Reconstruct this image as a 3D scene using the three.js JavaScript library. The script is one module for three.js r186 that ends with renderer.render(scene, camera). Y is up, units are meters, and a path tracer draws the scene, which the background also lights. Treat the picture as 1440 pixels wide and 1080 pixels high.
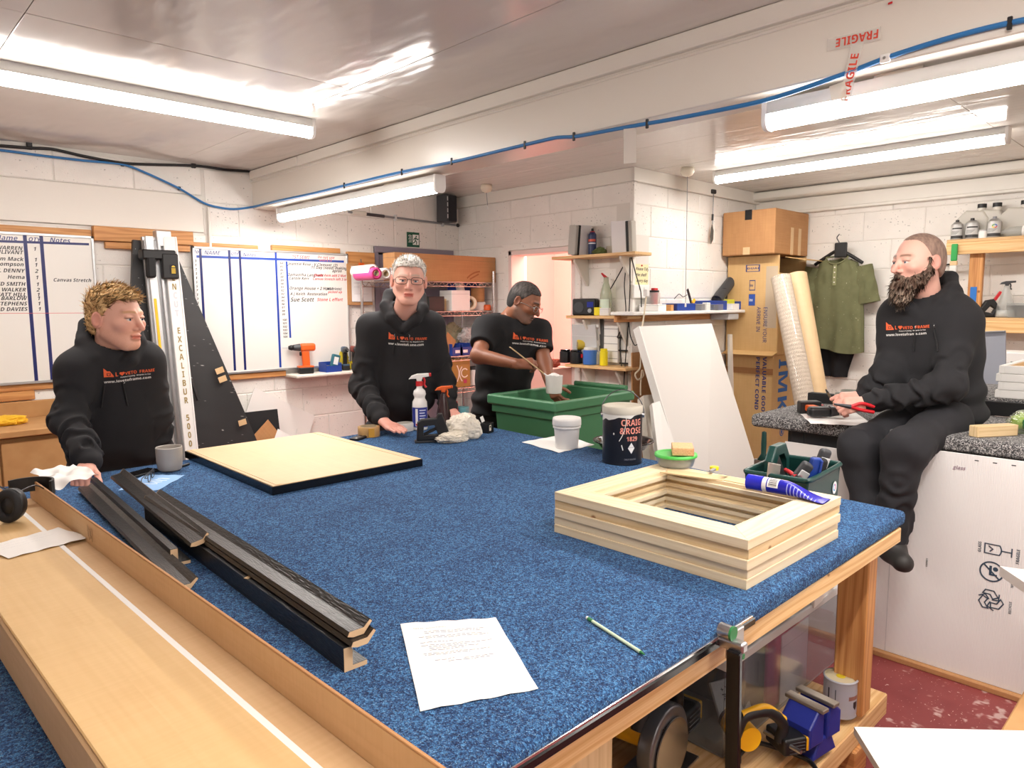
import * as THREE from 'three';
import { RoundedBoxGeometry } from 'three/addons/geometries/RoundedBoxGeometry.js';
import { ConvexGeometry } from 'three/addons/geometries/ConvexGeometry.js';
import { mergeGeometries } from 'three/addons/utils/BufferGeometryUtils.js';
import { RectAreaLightUniformsLib } from 'three/addons/lights/RectAreaLightUniformsLib.js';
RectAreaLightUniformsLib.init();

// ------------------------------------------------------------------ camera, exposure
const scene = new THREE.Scene();
scene.background = new THREE.Color(0x0b0b0c);
const CAM_H = 1.52, FOCAL = 1000, D2R = Math.PI / 180;
const YAW = 43.93 * D2R, PITCH = 6.43 * D2R, ROLL = -0.34 * D2R;
const camera = new THREE.PerspectiveCamera(2 * Math.atan(540 / FOCAL) / D2R, 4 / 3, 0.05, 60);
const vRight0 = new THREE.Vector3(Math.cos(YAW), 0, Math.sin(YAW));
const vFlat = new THREE.Vector3(Math.sin(YAW), 0, -Math.cos(YAW));
const vUp0 = new THREE.Vector3(0, Math.cos(PITCH), 0).addScaledVector(vFlat, Math.sin(PITCH));
const vFwd = vFlat.clone().multiplyScalar(Math.cos(PITCH)).add(new THREE.Vector3(0, -Math.sin(PITCH), 0));
const vRight = vRight0.clone().multiplyScalar(Math.cos(ROLL)).addScaledVector(vUp0, Math.sin(ROLL));
const vUp = vUp0.clone().multiplyScalar(Math.cos(ROLL)).addScaledVector(vRight0, -Math.sin(ROLL));
camera.position.set(0, CAM_H, 0);
camera.up.copy(vUp);
camera.lookAt(camera.position.clone().add(vFwd));
const renderer = new THREE.WebGLRenderer({ antialias: true });
renderer.toneMapping = THREE.LinearToneMapping;
renderer.toneMappingExposure = 1.12;
renderer.shadowMap.enabled = true;
const LAMP = 46, LAMP_COLOR = 0xfff8f1, LAMP_GLOW = 24;     // ceiling battens: light, colour, visible glow

// photo pixel -> direction -> point on a plane (used for placing things on what they touch)
const ray = (px, py) => vFwd.clone().addScaledVector(vRight, (px - 720) / FOCAL).addScaledVector(vUp, -(py - 540) / FOCAL);
const onY = (px, py, y) => { const d = ray(px, py); return d.multiplyScalar((y - CAM_H) / d.y).add(camera.position); };
const onX = (px, py, x) => { const d = ray(px, py); return d.multiplyScalar(x / d.x).add(camera.position); };
const onZ = (px, py, z) => { const d = ray(px, py); return d.multiplyScalar(z / d.z).add(camera.position); };
const onD = (px, py, depth) => ray(px, py).multiplyScalar(depth).add(camera.position);

// ------------------------------------------------------------------ helpers
let _s = 1234567;
const rnd = () => { _s = (_s * 1664525 + 1013904223) >>> 0; return _s / 4294967296; };
const rr = (a, b) => a + (b - a) * rnd();
const V = (x, y, z) => new THREE.Vector3(x, y, z);
const clamp = (x, a, b) => Math.min(b, Math.max(a, x));
const lerp = (a, b, t) => a + (b - a) * t;
const sst = (a, b, x) => { const t = clamp((x - a) / (b - a), 0, 1); return t * t * (3 - 2 * t); };
const hash3 = (x, y, z) => { let h = (x * 374761393 + y * 668265263 + z * 2147483647) | 0; h = Math.imul(h ^ (h >>> 13), 1274126177); return ((h ^ (h >>> 16)) >>> 0) / 4294967296; };
function vnoise(x, y, per, seed) {          // tileable value noise
  const xi = Math.floor(x), yi = Math.floor(y), fx = x - xi, fy = y - yi, w = (n) => ((n % per) + per) % per;
  const a = hash3(w(xi), w(yi), seed), b = hash3(w(xi + 1), w(yi), seed), c = hash3(w(xi), w(yi + 1), seed), d = hash3(w(xi + 1), w(yi + 1), seed);
  const u = fx * fx * (3 - 2 * fx), v = fy * fy * (3 - 2 * fy);
  return lerp(lerp(a, b, u), lerp(c, d, u), v);
}
function noise3(x, y, z, seed = 7) {
  const xi = Math.floor(x), yi = Math.floor(y), zi = Math.floor(z), fx = x - xi, fy = y - yi, fz = z - zi;
  const u = fx * fx * (3 - 2 * fx), v = fy * fy * (3 - 2 * fy), w = fz * fz * (3 - 2 * fz), h = (a, b, c) => hash3(xi + a, (yi + b) * 31 + seed, zi + c);
  return lerp(lerp(lerp(h(0, 0, 0), h(1, 0, 0), u), lerp(h(0, 1, 0), h(1, 1, 0), u), v), lerp(lerp(h(0, 0, 1), h(1, 0, 1), u), lerp(h(0, 1, 1), h(1, 1, 1), u), v), w) - 0.5;
}
function dataTex(n, metres, fn, srgb = true) {
  const a = new Uint8Array(n * n * 4);
  for (let y = 0; y < n; y++) for (let x = 0; x < n; x++) {
    const c = fn(x / n, y / n, x, y), i = (y * n + x) * 4;
    for (let k = 0; k < 3; k++) a[i + k] = clamp(Math.round(255 * (c.length ? c[k] : c)), 0, 255);
    a[i + 3] = 255;
  }
  const t = new THREE.DataTexture(a, n, n); t.wrapS = t.wrapT = THREE.RepeatWrapping; t.magFilter = THREE.LinearFilter; t.minFilter = THREE.LinearFilter;
  if (srgb) t.colorSpace = THREE.SRGBColorSpace;
  const r = metres.length ? metres : [metres, metres]; t.repeat.set(1 / r[0], 1 / r[1]); t.needsUpdate = true; return t;
}
function canvasTex(w, h, draw) {
  const c = document.createElement('canvas'); c.width = w; c.height = h; const g = c.getContext('2d'); draw(g, w, h);
  const t = new THREE.CanvasTexture(c); t.colorSpace = THREE.SRGBColorSpace; t.magFilter = THREE.LinearFilter; return t;
}
const mat = (color, rough = 0.6, o = {}) => new THREE.MeshPhysicalMaterial({ color, roughness: rough, ...o });
const mix3 = (a, b, t) => [lerp(a[0], b[0], t), lerp(a[1], b[1], t), lerp(a[2], b[2], t)];
const rgb = (r, g, b) => [r / 255, g / 255, b / 255];

// names, groups, labels
const taken = {};
const numbered = (n) => { const k = taken[n] = (taken[n] ?? -1) + 1; return k ? n + '_' + String(k).padStart(3, '0') : n; };
const tag = (o, label, category, group) => { o.userData.label = label; o.userData.category = category; if (group) o.userData.group = group; return o; };
function thing(name, label, category, pos = [0, 0, 0], ry = 0, group) {
  const o = new THREE.Group(); o.name = numbered(name); o.position.set(pos.x ?? pos[0], pos.y ?? pos[1], pos.z ?? pos[2]); o.rotation.y = ry; scene.add(o);
  return tag(o, label, category, group);
}
function part(parent, name, geo, material, pos, rot) {
  const m = new THREE.Mesh(geo, material); m.name = name; m.castShadow = m.receiveShadow = true;
  if (pos) m.position.set(pos.x ?? pos[0], pos.y ?? pos[1], pos.z ?? pos[2]);
  if (rot) m.rotation.set(rot[0], rot[1], rot[2]);
  parent.add(m); return m;
}
function solo(name, geo, material, label, category, pos, rot, group) { const m = part(scene, numbered(name), geo, material, pos, rot); return tag(m, label, category, group); }
function struct(name, geo, material, pos, rot) { const m = geo ? part(scene, name, geo, material, pos, rot) : new THREE.Group(); if (!geo) { m.name = name; scene.add(m); } m.userData.kind = 'structure'; return m; }
function copy(src, pos, ry, label, group) { const c = src.clone(); c.name = numbered(src.name.replace(/_\d+$/, '')); c.userData = { ...src.userData }; if (label) c.userData.label = label; if (group) c.userData.group = group; if (pos) c.position.set(pos.x ?? pos[0], pos.y ?? pos[1], pos.z ?? pos[2]); if (ry !== undefined) c.rotation.y = ry; scene.add(c); return c; }

// geometry
function uvBox(g, off = 0) {                        // uv in metres, u along the longest side
  if (g.index) g = g.toNonIndexed();
  g.computeBoundingBox(); const s = g.boundingBox.getSize(V(0, 0, 0)), sz = [s.x, s.y, s.z];
  const long = sz.indexOf(Math.max(...sz)), p = g.attributes.position, nn = g.attributes.normal, uv = new Float32Array(p.count * 2);
  for (let i = 0; i < p.count; i++) {
    const n = [Math.abs(nn.getX(i)), Math.abs(nn.getY(i)), Math.abs(nn.getZ(i))], k = n.indexOf(Math.max(...n)), ax = [0, 1, 2].filter((a) => a !== k), q = [p.getX(i), p.getY(i), p.getZ(i)];
    if (ax[1] === long) ax.reverse();
    uv[2 * i] = q[ax[0]] + off; uv[2 * i + 1] = q[ax[1]] + off * 0.7;
  }
  g.setAttribute('uv', new THREE.BufferAttribute(uv, 2)); return g;
}
function chamfer(w, h, d, c = 0.003) {
  const P = [], a = w / 2, b = h / 2, e = d / 2; c = Math.min(c, a * 0.6, b * 0.6, e * 0.6);
  for (const x of [-1, 1]) for (const y of [-1, 1]) for (const z of [-1, 1]) P.push(V(x * a, y * (b - c), z * (e - c)), V(x * (a - c), y * b, z * (e - c)), V(x * (a - c), y * (b - c), z * e));
  return new ConvexGeometry(P);
}
const box = (w, h, d, c = 0.003, off = 0) => uvBox(chamfer(w, h, d, c), off);
const rbox = (w, h, d, r = 0.01, s = 3) => uvBox(new RoundedBoxGeometry(w, h, d, s, Math.min(r, w / 2.01, h / 2.01, d / 2.01)));
const cyl = (r1, r2, h, n = 24) => new THREE.CylinderGeometry(r1, r2, h, n);
const lathe = (pts, n = 32) => new THREE.LatheGeometry(pts.map(([x, y]) => new THREE.Vector2(x, y)), n);
const tube = (pts, r, n = 8, seg, closed = false) => new THREE.TubeGeometry(new THREE.CatmullRomCurve3(pts.map((p) => (p.isVector3 ? p : V(...p))), closed, 'catmullrom', 0.4), seg || pts.length * 6, r, n, closed);
const capTube = (pts, r, n = 8, seg) => { const P = pts.map((p) => (p.isVector3 ? p : V(...p))); const s1 = new THREE.SphereGeometry(r, n, 6).translate(P[0].x, P[0].y, P[0].z), e = P[P.length - 1], s2 = new THREE.SphereGeometry(r, n, 6).translate(e.x, e.y, e.z); return join([tube(P, r, n, seg), s1, s2]); };
const shape = (pts) => new THREE.Shape(pts.map(([x, y]) => new THREE.Vector2(x, y)));
function extr(pts, depth, bevel = 0, holes = [], seg = 2) {       // outline in xy, thickness along z, centred on z
  const s = Array.isArray(pts) ? shape(pts) : pts; for (const h of holes) s.holes.push(!Array.isArray(h) ? h : new THREE.Path(h.map(([x, y]) => new THREE.Vector2(x, y))));
  const g = new THREE.ExtrudeGeometry(s, { depth: depth - 2 * bevel, bevelEnabled: bevel > 0, bevelThickness: bevel, bevelSize: bevel, bevelOffset: -bevel, bevelSegments: seg, curveSegments: 16 });
  return uvBox(g.translate(0, 0, bevel - depth / 2));
}
const join = (list) => mergeGeometries(list.map((g) => { const q = g.index ? g.toNonIndexed() : g; if (!q.attributes.uv) uvBox(q); for (const k of Object.keys(q.attributes)) if (!['position', 'normal', 'uv', 'color'].includes(k)) q.deleteAttribute(k); return q; }));
const at = (g, x, y, z, rx = 0, ry = 0, rz = 0) => g.applyMatrix4(new THREE.Matrix4().compose(V(x, y, z), new THREE.Quaternion().setFromEuler(new THREE.Euler(rx, ry, rz)), V(1, 1, 1)));
function bar(a, b, w, h = w, c = 0.002) {           // a box beam from a to b
  a = a.isVector3 ? a : V(...a); b = b.isVector3 ? b : V(...b); const d = b.clone().sub(a), g = box(w, h, d.length(), c);
  const m = new THREE.Matrix4().lookAt(b, a, Math.abs(d.y) > 0.95 * d.length() ? V(1, 0, 0) : V(0, 1, 0)); m.setPosition(a.clone().add(b).multiplyScalar(0.5)); return g.applyMatrix4(m);
}
const rod = (a, b, r, n = 10, r2 = r) => { a = a.isVector3 ? a : V(...a); b = b.isVector3 ? b : V(...b); const d = b.clone().sub(a), g = cyl(r2, r, d.length(), n); return g.applyMatrix4(new THREE.Matrix4().compose(a.clone().add(b).multiplyScalar(0.5), new THREE.Quaternion().setFromUnitVectors(V(0, 1, 0), d.clone().normalize()), V(1, 1, 1))); };
// a flat printed sheet: plane w x h facing +z, thin
const decal = (w, h) => new THREE.PlaneGeometry(w, h);
const printMat = (tex, rough = 0.7, o = {}) => new THREE.MeshStandardMaterial({ map: tex, roughness: rough, transparent: true, polygonOffset: true, polygonOffsetFactor: -1, ...o });
const sheetMat = (tex, rough = 0.8, o = {}) => new THREE.MeshStandardMaterial({ map: tex, roughness: rough, ...o });

// ------------------------------------------------------------------ materials
const fbm = (u, v, p, s) => 0.5 * vnoise(u * p, v * p, p, s) + 0.3 * vnoise(u * p * 2, v * p * 2, p * 2, s + 1) + 0.2 * vnoise(u * p * 4, v * p * 4, p * 4, s + 2);
const texWall = dataTex(512, 1.1, (u, v) => { const n = fbm(u, v, 8, 3), d = vnoise(u * 120, v * 120, 120, 9); let c = 0.945 + 0.05 * (n - 0.5); const pit = d > 0.93 && n > 0.5 ? 0.75 : 1; return [c * pit, c * 0.985 * pit, c * 0.96 * pit]; });
const texWallBump = dataTex(512, 0.5, (u, v) => 0.5 * fbm(u, v, 32, 5) + 0.5 * vnoise(u * 200, v * 200, 200, 6), false);
const mWall = mat(0xffffff, 0.55, { map: texWall, bumpMap: texWallBump, bumpScale: 0.0015 });
const mMortar = mat(0xe3dfd8, 0.8);
const mCeil = mat(0xdcd7d0, 0.13, { bumpMap: dataTex(256, [2.2, 0.7], (u, v) => fbm(u, v, 6, 21), false), bumpScale: 0.004 });
const mTrimWhite = mat(0xebe7de, 0.3);
const mBeam = mat(0xe9e4da, 0.28, { bumpMap: dataTex(128, 0.9, (u, v) => fbm(u, v, 4, 22), false), bumpScale: 0.002 });
const texFloor = dataTex(1024, 1.9, (u, v) => { const n = fbm(u, v, 12, 31), m = fbm(u, v, 48, 35); let c = mix3(rgb(118, 44, 46), rgb(148, 72, 70), n); const w = sst(0.62, 0.74, m * 0.6 + n * 0.45); c = mix3(c, rgb(196, 172, 165), w * 0.85); const sp = vnoise(u * 300, v * 300, 300, 40); if (sp > 0.95) c = mix3(c, rgb(230, 215, 208), 0.8); return c; });
const mFloor = mat(0xffffff, 0.55, { map: texFloor });
const texBlue = dataTex(1024, 0.62, (u, v) => {
  const a = vnoise(u * 256, v * 256, 256, 51), b = vnoise(u * 128 + a, v * 128, 128, 52), c = fbm(u, v, 6, 53), d = hash3(Math.floor(u * 512), Math.floor(v * 512), 54);
  let k = mix3(rgb(16, 44, 86), rgb(80, 138, 190), clamp(0.9 * a + 0.7 * b - 0.36 + 0.25 * (c - 0.5) + 0.35 * (d - 0.5), 0, 1));
  if (d > 0.965) k = mix3(k, rgb(170, 198, 218), 0.7); if (d < 0.06) k = mix3(k, rgb(8, 18, 45), 0.8); return k;
});
const texPile = dataTex(512, 0.31, (u, v) => 0.6 * vnoise(u * 128, v * 128, 128, 58) + 0.4 * vnoise(u * 256, v * 256, 256, 59), false);
const mBlueCarpet = mat(0xffffff, 0.95, { map: texBlue, bumpMap: texPile, bumpScale: 0.004 });
const texGrey = dataTex(512, 0.36, (u, v) => { const a = vnoise(u * 110, v * 110, 110, 61), b = vnoise(u * 200, v * 200, 200, 62); const t = clamp((0.6 * a + 0.4 * b - 0.34) * 2.6, 0, 1); return mix3(rgb(58, 58, 60), rgb(190, 188, 186), t); });
const mGreyCarpet = mat(0xffffff, 0.95, { map: texGrey, bumpMap: texPile, bumpScale: 0.004 });
function wood(c1, c2, seed, rough = 0.55, knots = 0) {
  const t = dataTex(512, [1.3, 0.26], (u, v) => { const w = 0.16 * (vnoise(u * 3, v * 6, 3, seed) - 0.5) + 0.05 * vnoise(u * 8, v * 24, 8, seed + 3); let r = 0.5 + 0.5 * Math.sin((v + w) * 6.283 * 9 + 2.5 * vnoise(u * 2, v * 3, 2, seed + 1)); const g = vnoise(u * 12, v * 160, 12 * 40, seed + 2); let c = mix3(c1, c2, clamp(0.55 * r * r + 0.45 * g - 0.1, 0, 1)); if (knots) for (const [a, b] of [[0.22, 0.3], [0.71, 0.72], [0.5, 0.1]]) { const q = Math.hypot((u - a) * 5, v - b) * 30; if (q < 1.3) c = mix3(c, rgb(120, 74, 38), sst(1.3, 0.5, q) * 0.8); } return c; });
  return mat(0xffffff, rough, { map: t });
}
const mPine = wood(rgb(236, 200, 146), rgb(205, 152, 92), 71, 0.5, 1);
const mPineOrange = wood(rgb(214, 158, 98), rgb(172, 108, 56), 75, 0.5, 1);
const mPoplar = wood(rgb(236, 219, 186), rgb(218, 195, 155), 79, 0.6, 0);
const mPoplarB = wood(rgb(226, 200, 156), rgb(204, 174, 126), 83, 0.6, 1);
const mPly = wood(rgb(222, 186, 136), rgb(196, 150, 98), 87, 0.6, 0);
const mMdf = mat(0xffffff, 0.75, { map: dataTex(256, 0.8, (u, v) => mix3(rgb(196, 152, 100), rgb(176, 128, 78), fbm(u, v, 10, 91))) });
const cardTex = (a, b, s) => dataTex(512, [0.9, 0.5], (u, v) => { const n = fbm(u, v, 6, s), l = vnoise(u * 260, v * 5, 260, s + 4), k = vnoise(u * 5, v * 90, 450, s + 6); return mix3(a, b, clamp(0.55 * n + 0.2 * l + 0.3 * k - 0.05, 0, 1)); });
const mCard = mat(0xffffff, 0.72, { map: cardTex(rgb(224, 190, 146), rgb(206, 168, 122), 101) });
const mCardDark = mat(0xffffff, 0.72, { map: cardTex(rgb(196, 148, 98), rgb(172, 122, 78), 107) });
const mCardYellow = mat(0xffffff, 0.6, { map: cardTex(rgb(226, 190, 134), rgb(210, 170, 112), 111) });
const mKraft = mat(0xffffff, 0.55, { map: cardTex(rgb(228, 200, 158), rgb(216, 186, 142), 115) });
const mWhiteGloss = mat(0xf1f0ee, 0.25), mWhite = mat(0xefeeeb, 0.6), mOffWhite = mat(0xe2ddd2, 0.6), mPaper = mat(0xf2f1ee, 0.85), mBlack = mat(0x141416, 0.45), mBlackMatt = mat(0x1b1b1d, 0.8), mBlackGloss = mat(0x0e0e10, 0.2);
const mSteel = mat(0xb8b9bb, 0.3, { metalness: 1 }), mChrome = mat(0xd8d8da, 0.15, { metalness: 1 }), mAlu = mat(0xc9cacb, 0.38, { metalness: 0.9 }), mDarkSteel = mat(0x55565a, 0.35, { metalness: 0.9 });
const mGreen = mat(0x2f7d46, 0.45), mDarkGreen = mat(0x123c38, 0.35), mOrange = mat(0xe2611f, 0.4), mYellow = mat(0xf0b416, 0.4), mYellowBright = mat(0xf5e21c, 0.45), mRed = mat(0xc9202a, 0.4), mBlue = mat(0x1d3f94, 0.4), mBlueCable = mat(0x2f78b8, 0.4), mGrey = mat(0x8c8d90, 0.5), mDarkGrey = mat(0x3d3f43, 0.5), mLightGrey = mat(0xc9cacb, 0.5);
const mClear = mat(0xffffff, 0.12, { transmission: 1, thickness: 0, ior: 1.3 });
const mClearFrost = mat(0xeef0ef, 0.3, { transmission: 0.85, thickness: 0 });
const mTape = mat(0xd9b98c, 0.45);
// ------------------------------------------------------------------ the room
const CEIL = 2.48, ZA = -5.1, XB = 4.25, ZC = -3.15, XD = 6.1, XL = -1.6, ZF = 3.0, T = 0.86;
struct('floor', box(XD - XL + 0.6, 0.2, ZF - ZA + 0.6, 0.001), mFloor, [(XD + XL) / 2, -0.1, (ZF + ZA) / 2]);
{ // ceiling: glossy sheets with open joints under a slab
  const c = struct('ceiling');
  part(c, 'slab', box(XD - XL + 0.6, 0.2, ZF - ZA + 0.6, 0.001), mMortar, [(XD + XL) / 2, CEIL + 0.112, (ZF + ZA) / 2]);
  const xs = [XL, -0.66, 0.56, 1.782, 2.32, 2.98, 3.76, 4.42, 5.64, XD], zs = [ZA, -2.88, -0.44, 2.0, ZF], zs2 = [ZA, -3.52, -1.08, 1.36, ZF];
  for (let i = 0; i < xs.length - 1; i++) { const zz = i > 4 || i < 1 ? zs2 : zs; for (let j = 0; j < zz.length - 1; j++) { const w = xs[i + 1] - xs[i], d = zz[j + 1] - zz[j]; part(c, 'ceiling_panel', box(w - 0.003, 0.01, d - 0.003, 0.001, i * 0.37 + j * 0.61), mCeil, [xs[i] + w / 2, CEIL + 0.005 + ((i + j) % 2) * 0.0006, zz[j] + d / 2]); } }
}
// block walls: painted blocks stand 4 mm proud of the joints
const COURSE = 0.2265, Y8 = 2.007 - 8 * COURSE, BL = 0.447, blockGeo = new Map();
function subtract(r, o) { // rectangles [u0,u1,y0,y1]
  if (o[0] >= r[1] || o[1] <= r[0] || o[2] >= r[3] || o[3] <= r[2]) return [r];
  const out = []; if (o[0] > r[0]) out.push([r[0], o[0], r[2], r[3]]); if (o[1] < r[1]) out.push([o[1], r[1], r[2], r[3]]);
  const a = Math.max(r[0], o[0]), b = Math.min(r[1], o[1]); if (o[2] > r[2]) out.push([a, b, r[2], o[2]]); if (o[3] < r[3]) out.push([a, b, o[3], r[3]]); return out;
}
// u runs along x (alongX) or along z; face is the plane the blocks end at; dir = which way the room lies
function blockWall(name, alongX, face, dir, u0, u1, top, openings, see) {
  const w = struct(name), th = 0.2; let solid = [[u0, u1, -0.05, CEIL + 0.02]];
  for (const o of openings) solid = solid.flatMap((r) => subtract(r, o));
  for (const [a, b, y0, y1] of solid) { const m = part(w, 'joint_bed', alongX ? box(b - a, y1 - y0, th, 0.0005) : box(th, y1 - y0, b - a, 0.0005), mMortar); const k = face - dir * (th / 2 + 0.004); m.position.set(alongX ? (a + b) / 2 : k, (y0 + y1) / 2, alongX ? k : (a + b) / 2); }
  let row = 0;
  for (let y = Y8 - COURSE; y < top; y += COURSE, row++) for (let u = u0 - (row % 2 ? 0.5 : 0.02) * BL; u < u1; u += BL) {
    let rs = [[Math.max(u, u0), Math.min(u + BL, u1), Math.max(0, y), Math.min(y + COURSE, top)]]; if (rs[0][1] - rs[0][0] < 0.03 || rs[0][3] - rs[0][2] < 0.02) continue;
    if (see && (rs[0][1] < see[0] || rs[0][0] > see[1])) continue;
    for (const o of openings) rs = rs.flatMap((r) => subtract(r, o));
    for (const [a, b, y0, y1] of rs) {
      const W = b - a - 0.006, Hh = y1 - y0 - 0.006; if (W < 0.02 || Hh < 0.015) continue; const key = [W.toFixed(3), Hh.toFixed(3), alongX, row % 3].join();
      if (!blockGeo.has(key)) blockGeo.set(key, alongX ? box(W, Hh, 0.03, 0.004, (row % 3) * 0.33) : box(0.03, Hh, W, 0.004, (row % 3) * 0.33));
      const m = part(w, 'block', blockGeo.get(key), mWall), k = face - dir * (0.015 - 0.0008 * (hash3(row, Math.round(u * 100), 3) - 0.3)); m.position.set(alongX ? (a + b) / 2 : k, (y0 + y1) / 2, alongX ? k : (a + b) / 2);
    }
  }
  return w;
}
blockWall('wall_back', true, ZA, 1, XL, XB, CEIL, [[3.33, 4.17, -0.1, 2.0], [XL, 1.95, 2.02, 2.275]], [0.4, 9]);
struct('trim_1', box(1.95 - XL, 0.25, 0.05, 0.004), mat(0xece8e0, 0.5, { bumpMap: texWallBump, bumpScale: 0.0008 }), [(1.95 + XL) / 2, 2.148, ZA - 0.02]);   // smooth lintel over the boards
const DZ0 = -4.43, DZ1 = -3.68, DTOP = 1.965;
blockWall('wall_side', false, XB, -1, ZA - 0.2, ZC, 2.385, [[DZ0, DZ1, -0.1, DTOP]], [-5.2, 0]);
blockWall('wall_recess', true, ZC, 1, XB, XD + 0.2, 2.385, []);
blockWall('wall_right', false, XD, -1, ZC - 0.2, ZF, 2.3, [], [-3.3, -0.2]);
struct('wall_left', box(0.2, CEIL, ZF - ZA + 0.4, 0.001), mWall, [XL - 0.1, CEIL / 2, (ZF + ZA) / 2]);
struct('wall_front', box(XD - XL + 0.4, CEIL, 0.2, 0.001), mWall, [(XD + XL) / 2, CEIL / 2, ZF + 0.1]);
struct('trim_2', box(0.03, 0.095, ZC - ZA + 0.03, 0.002), mTrimWhite, [XB - 0.015, 2.4325, (ZC + ZA) / 2 + 0.015]);
struct('trim_3', box(XD - XB + 0.03, 0.095, 0.03, 0.002), mTrimWhite, [(XD + XB) / 2 - 0.015, 2.4325, ZC + 0.016]);
struct('trim_4', box(0.14, 0.07, ZF - ZC, 0.012), mTrimWhite, [XD - 0.07, 2.44, (ZF + ZC) / 2]);
struct('trim_5', box(0.03, 0.11, ZF - ZC, 0.003), mTrimWhite, [XD - 0.012, 2.345, (ZF + ZC) / 2]);
struct('trim_6', box(0.05, 0.025, ZF - ZC, 0.006), mTrimWhite, [XD - 0.025, 2.287, (ZF + ZC) / 2]);
struct('trim_7', box(0.035, 2.385, 0.035, 0.004), mWall, [XB - 0.012, 1.19, ZC + 0.012]);        // corner bead
struct('trim_8', rod([1.985, 0, ZA + 0.012], [1.985, 2.2, ZA + 0.012], 0.011), mTrimWhite);     // vertical conduit
// beam: a boxed girder with a boarded upper flange
{
  const b = struct('ceiling_beam'), L = ZF - ZA, zc = (ZF + ZA) / 2;
  part(b, 'box_section', box(0.19, 0.265, L, 0.004), mBeam, [2.405, 2.3475, zc]);
  part(b, 'fascia_board', box(0.03, 0.062, L - 2.62, 0.003), mTrimWhite, [2.3, 2.447, ZA + 0.02 + (L - 2.62) / 2 + 0.72]);
  part(b, 'fascia_board', box(0.034, 0.066, 1.9, 0.003), mTrimWhite, [2.298, 2.445, 0.14 + 0.95]);
  part(b, 'fascia_board', box(0.03, 0.058, 0.71, 0.003), mTrimWhite, [2.3, 2.448, ZA + 0.375]);
  part(b, 'flange', box(0.012, 0.012, L, 0.004), mBeam, [2.307, 2.402, zc]);
}
// lilac fire door behind the wire shelves
{
  const d = struct('door_1');
  part(d, 'door_leaf', box(0.76, 1.94, 0.045, 0.003), mat(0x8d8593, 0.5), [3.75, 0.97, ZA - 0.05]);
  for (const x of [3.35, 4.15]) part(d, 'door_jamb', box(0.04, 2.0, 0.12, 0.003), mat(0x8b8390, 0.5), [x, 1.0, ZA - 0.05]);
  part(d, 'door_head', box(0.84, 0.05, 0.13, 0.003), mat(0x8b8390, 0.5), [3.75, 1.978, ZA - 0.045]);
  part(d, 'door_backing', box(0.84, 2.0, 0.02, 0.001), mDarkGrey, [3.75, 1.0, ZA - 0.16]);
}
// open doorway with a pink room behind
{
  const d = struct('door_2'), m = mat(0xf0dcd6, 0.4);
  for (const z of [DZ0 + 0.02, DZ1 - 0.02]) part(d, 'door_jamb', box(0.16, DTOP, 0.04, 0.004), m, [XB + 0.06, DTOP / 2, z]);
  part(d, 'door_head', box(0.16, 0.04, DZ1 - DZ0, 0.004), m, [XB + 0.06, DTOP - 0.02, (DZ0 + DZ1) / 2]);
  for (const z of [DZ0 - 0.025, DZ1 + 0.025]) part(d, 'architrave', box(0.018, DTOP + 0.05, 0.06, 0.004), mWall, [XB - 0.009, (DTOP + 0.05) / 2, z]);
  part(d, 'architrave', box(0.02, 0.055, DZ1 - DZ0 + 0.16, 0.004), mWall, [XB - 0.01, DTOP + 0.03, (DZ0 + DZ1) / 2]);
  const pink = mat(0xf6cfc6, 0.7), pinkDeep = mat(0xf5c6c0, 0.7), w = struct('wall_pink_room');
  part(w, 'end_wall', box(0.1, 2.6, 3.2, 0.002), pink, [6.45, 1.3, -4.6]); part(w, 'side_wall', box(2.1, 2.6, 0.1, 0.002), pinkDeep, [5.4, 1.3, -5.95]);
  part(w, 'partition', box(0.12, 2.6, 0.7, 0.002), pinkDeep, [5.6, 1.3, -3.72]); part(w, 'near_wall', box(2.1, 2.6, 0.1, 0.002), pinkDeep, [5.4, 1.3, -3.42]); part(w, 'lower_panel', box(0.03, 0.95, 0.74, 0.004), mat(0xf1b4a2, 0.6), [5.53, 0.475, -3.72]);
  part(w, 'room_ceiling', box(2.3, 0.1, 3.2, 0.002), pink, [5.35, 2.65, -4.6]); part(w, 'room_back', box(0.1, 2.6, 0.85, 0.002), pink, [XB + 0.25, 1.3, -5.5]);
  const arch = new THREE.Shape(); arch.moveTo(0, 0); arch.lineTo(0.3, 0); arch.lineTo(0.3, 1.35); arch.quadraticCurveTo(0.28, 1.68, 0, 1.78); arch.lineTo(0, 0);
  part(w, 'arched_panel', extr(arch, 0.03, 0.004), mat(0xeeb0a8, 0.6), [6.38, 0, -5.08], [0, Math.PI / 2, 0]);
  const t = thing('pendant_lamp', 'warm globe lamp on the ceiling of the pink room', 'lamp', [5.0, 2.5, -4.3]);
  part(t, 'globe', new THREE.SphereGeometry(0.09, 20, 14), mat(0xffffff, 0.4, { emissive: 0xffd9c4, emissiveIntensity: 3 })); part(t, 'ceiling_rose', cyl(0.05, 0.05, 0.03), mWhite, [0, 0.095, 0]);
  const p = new THREE.PointLight(0xffe2d6, 10); p.castShadow = true; p.shadow.radius = 4; p.position.set(5.0, 2.36, -4.3); scene.add(p);
}
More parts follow.
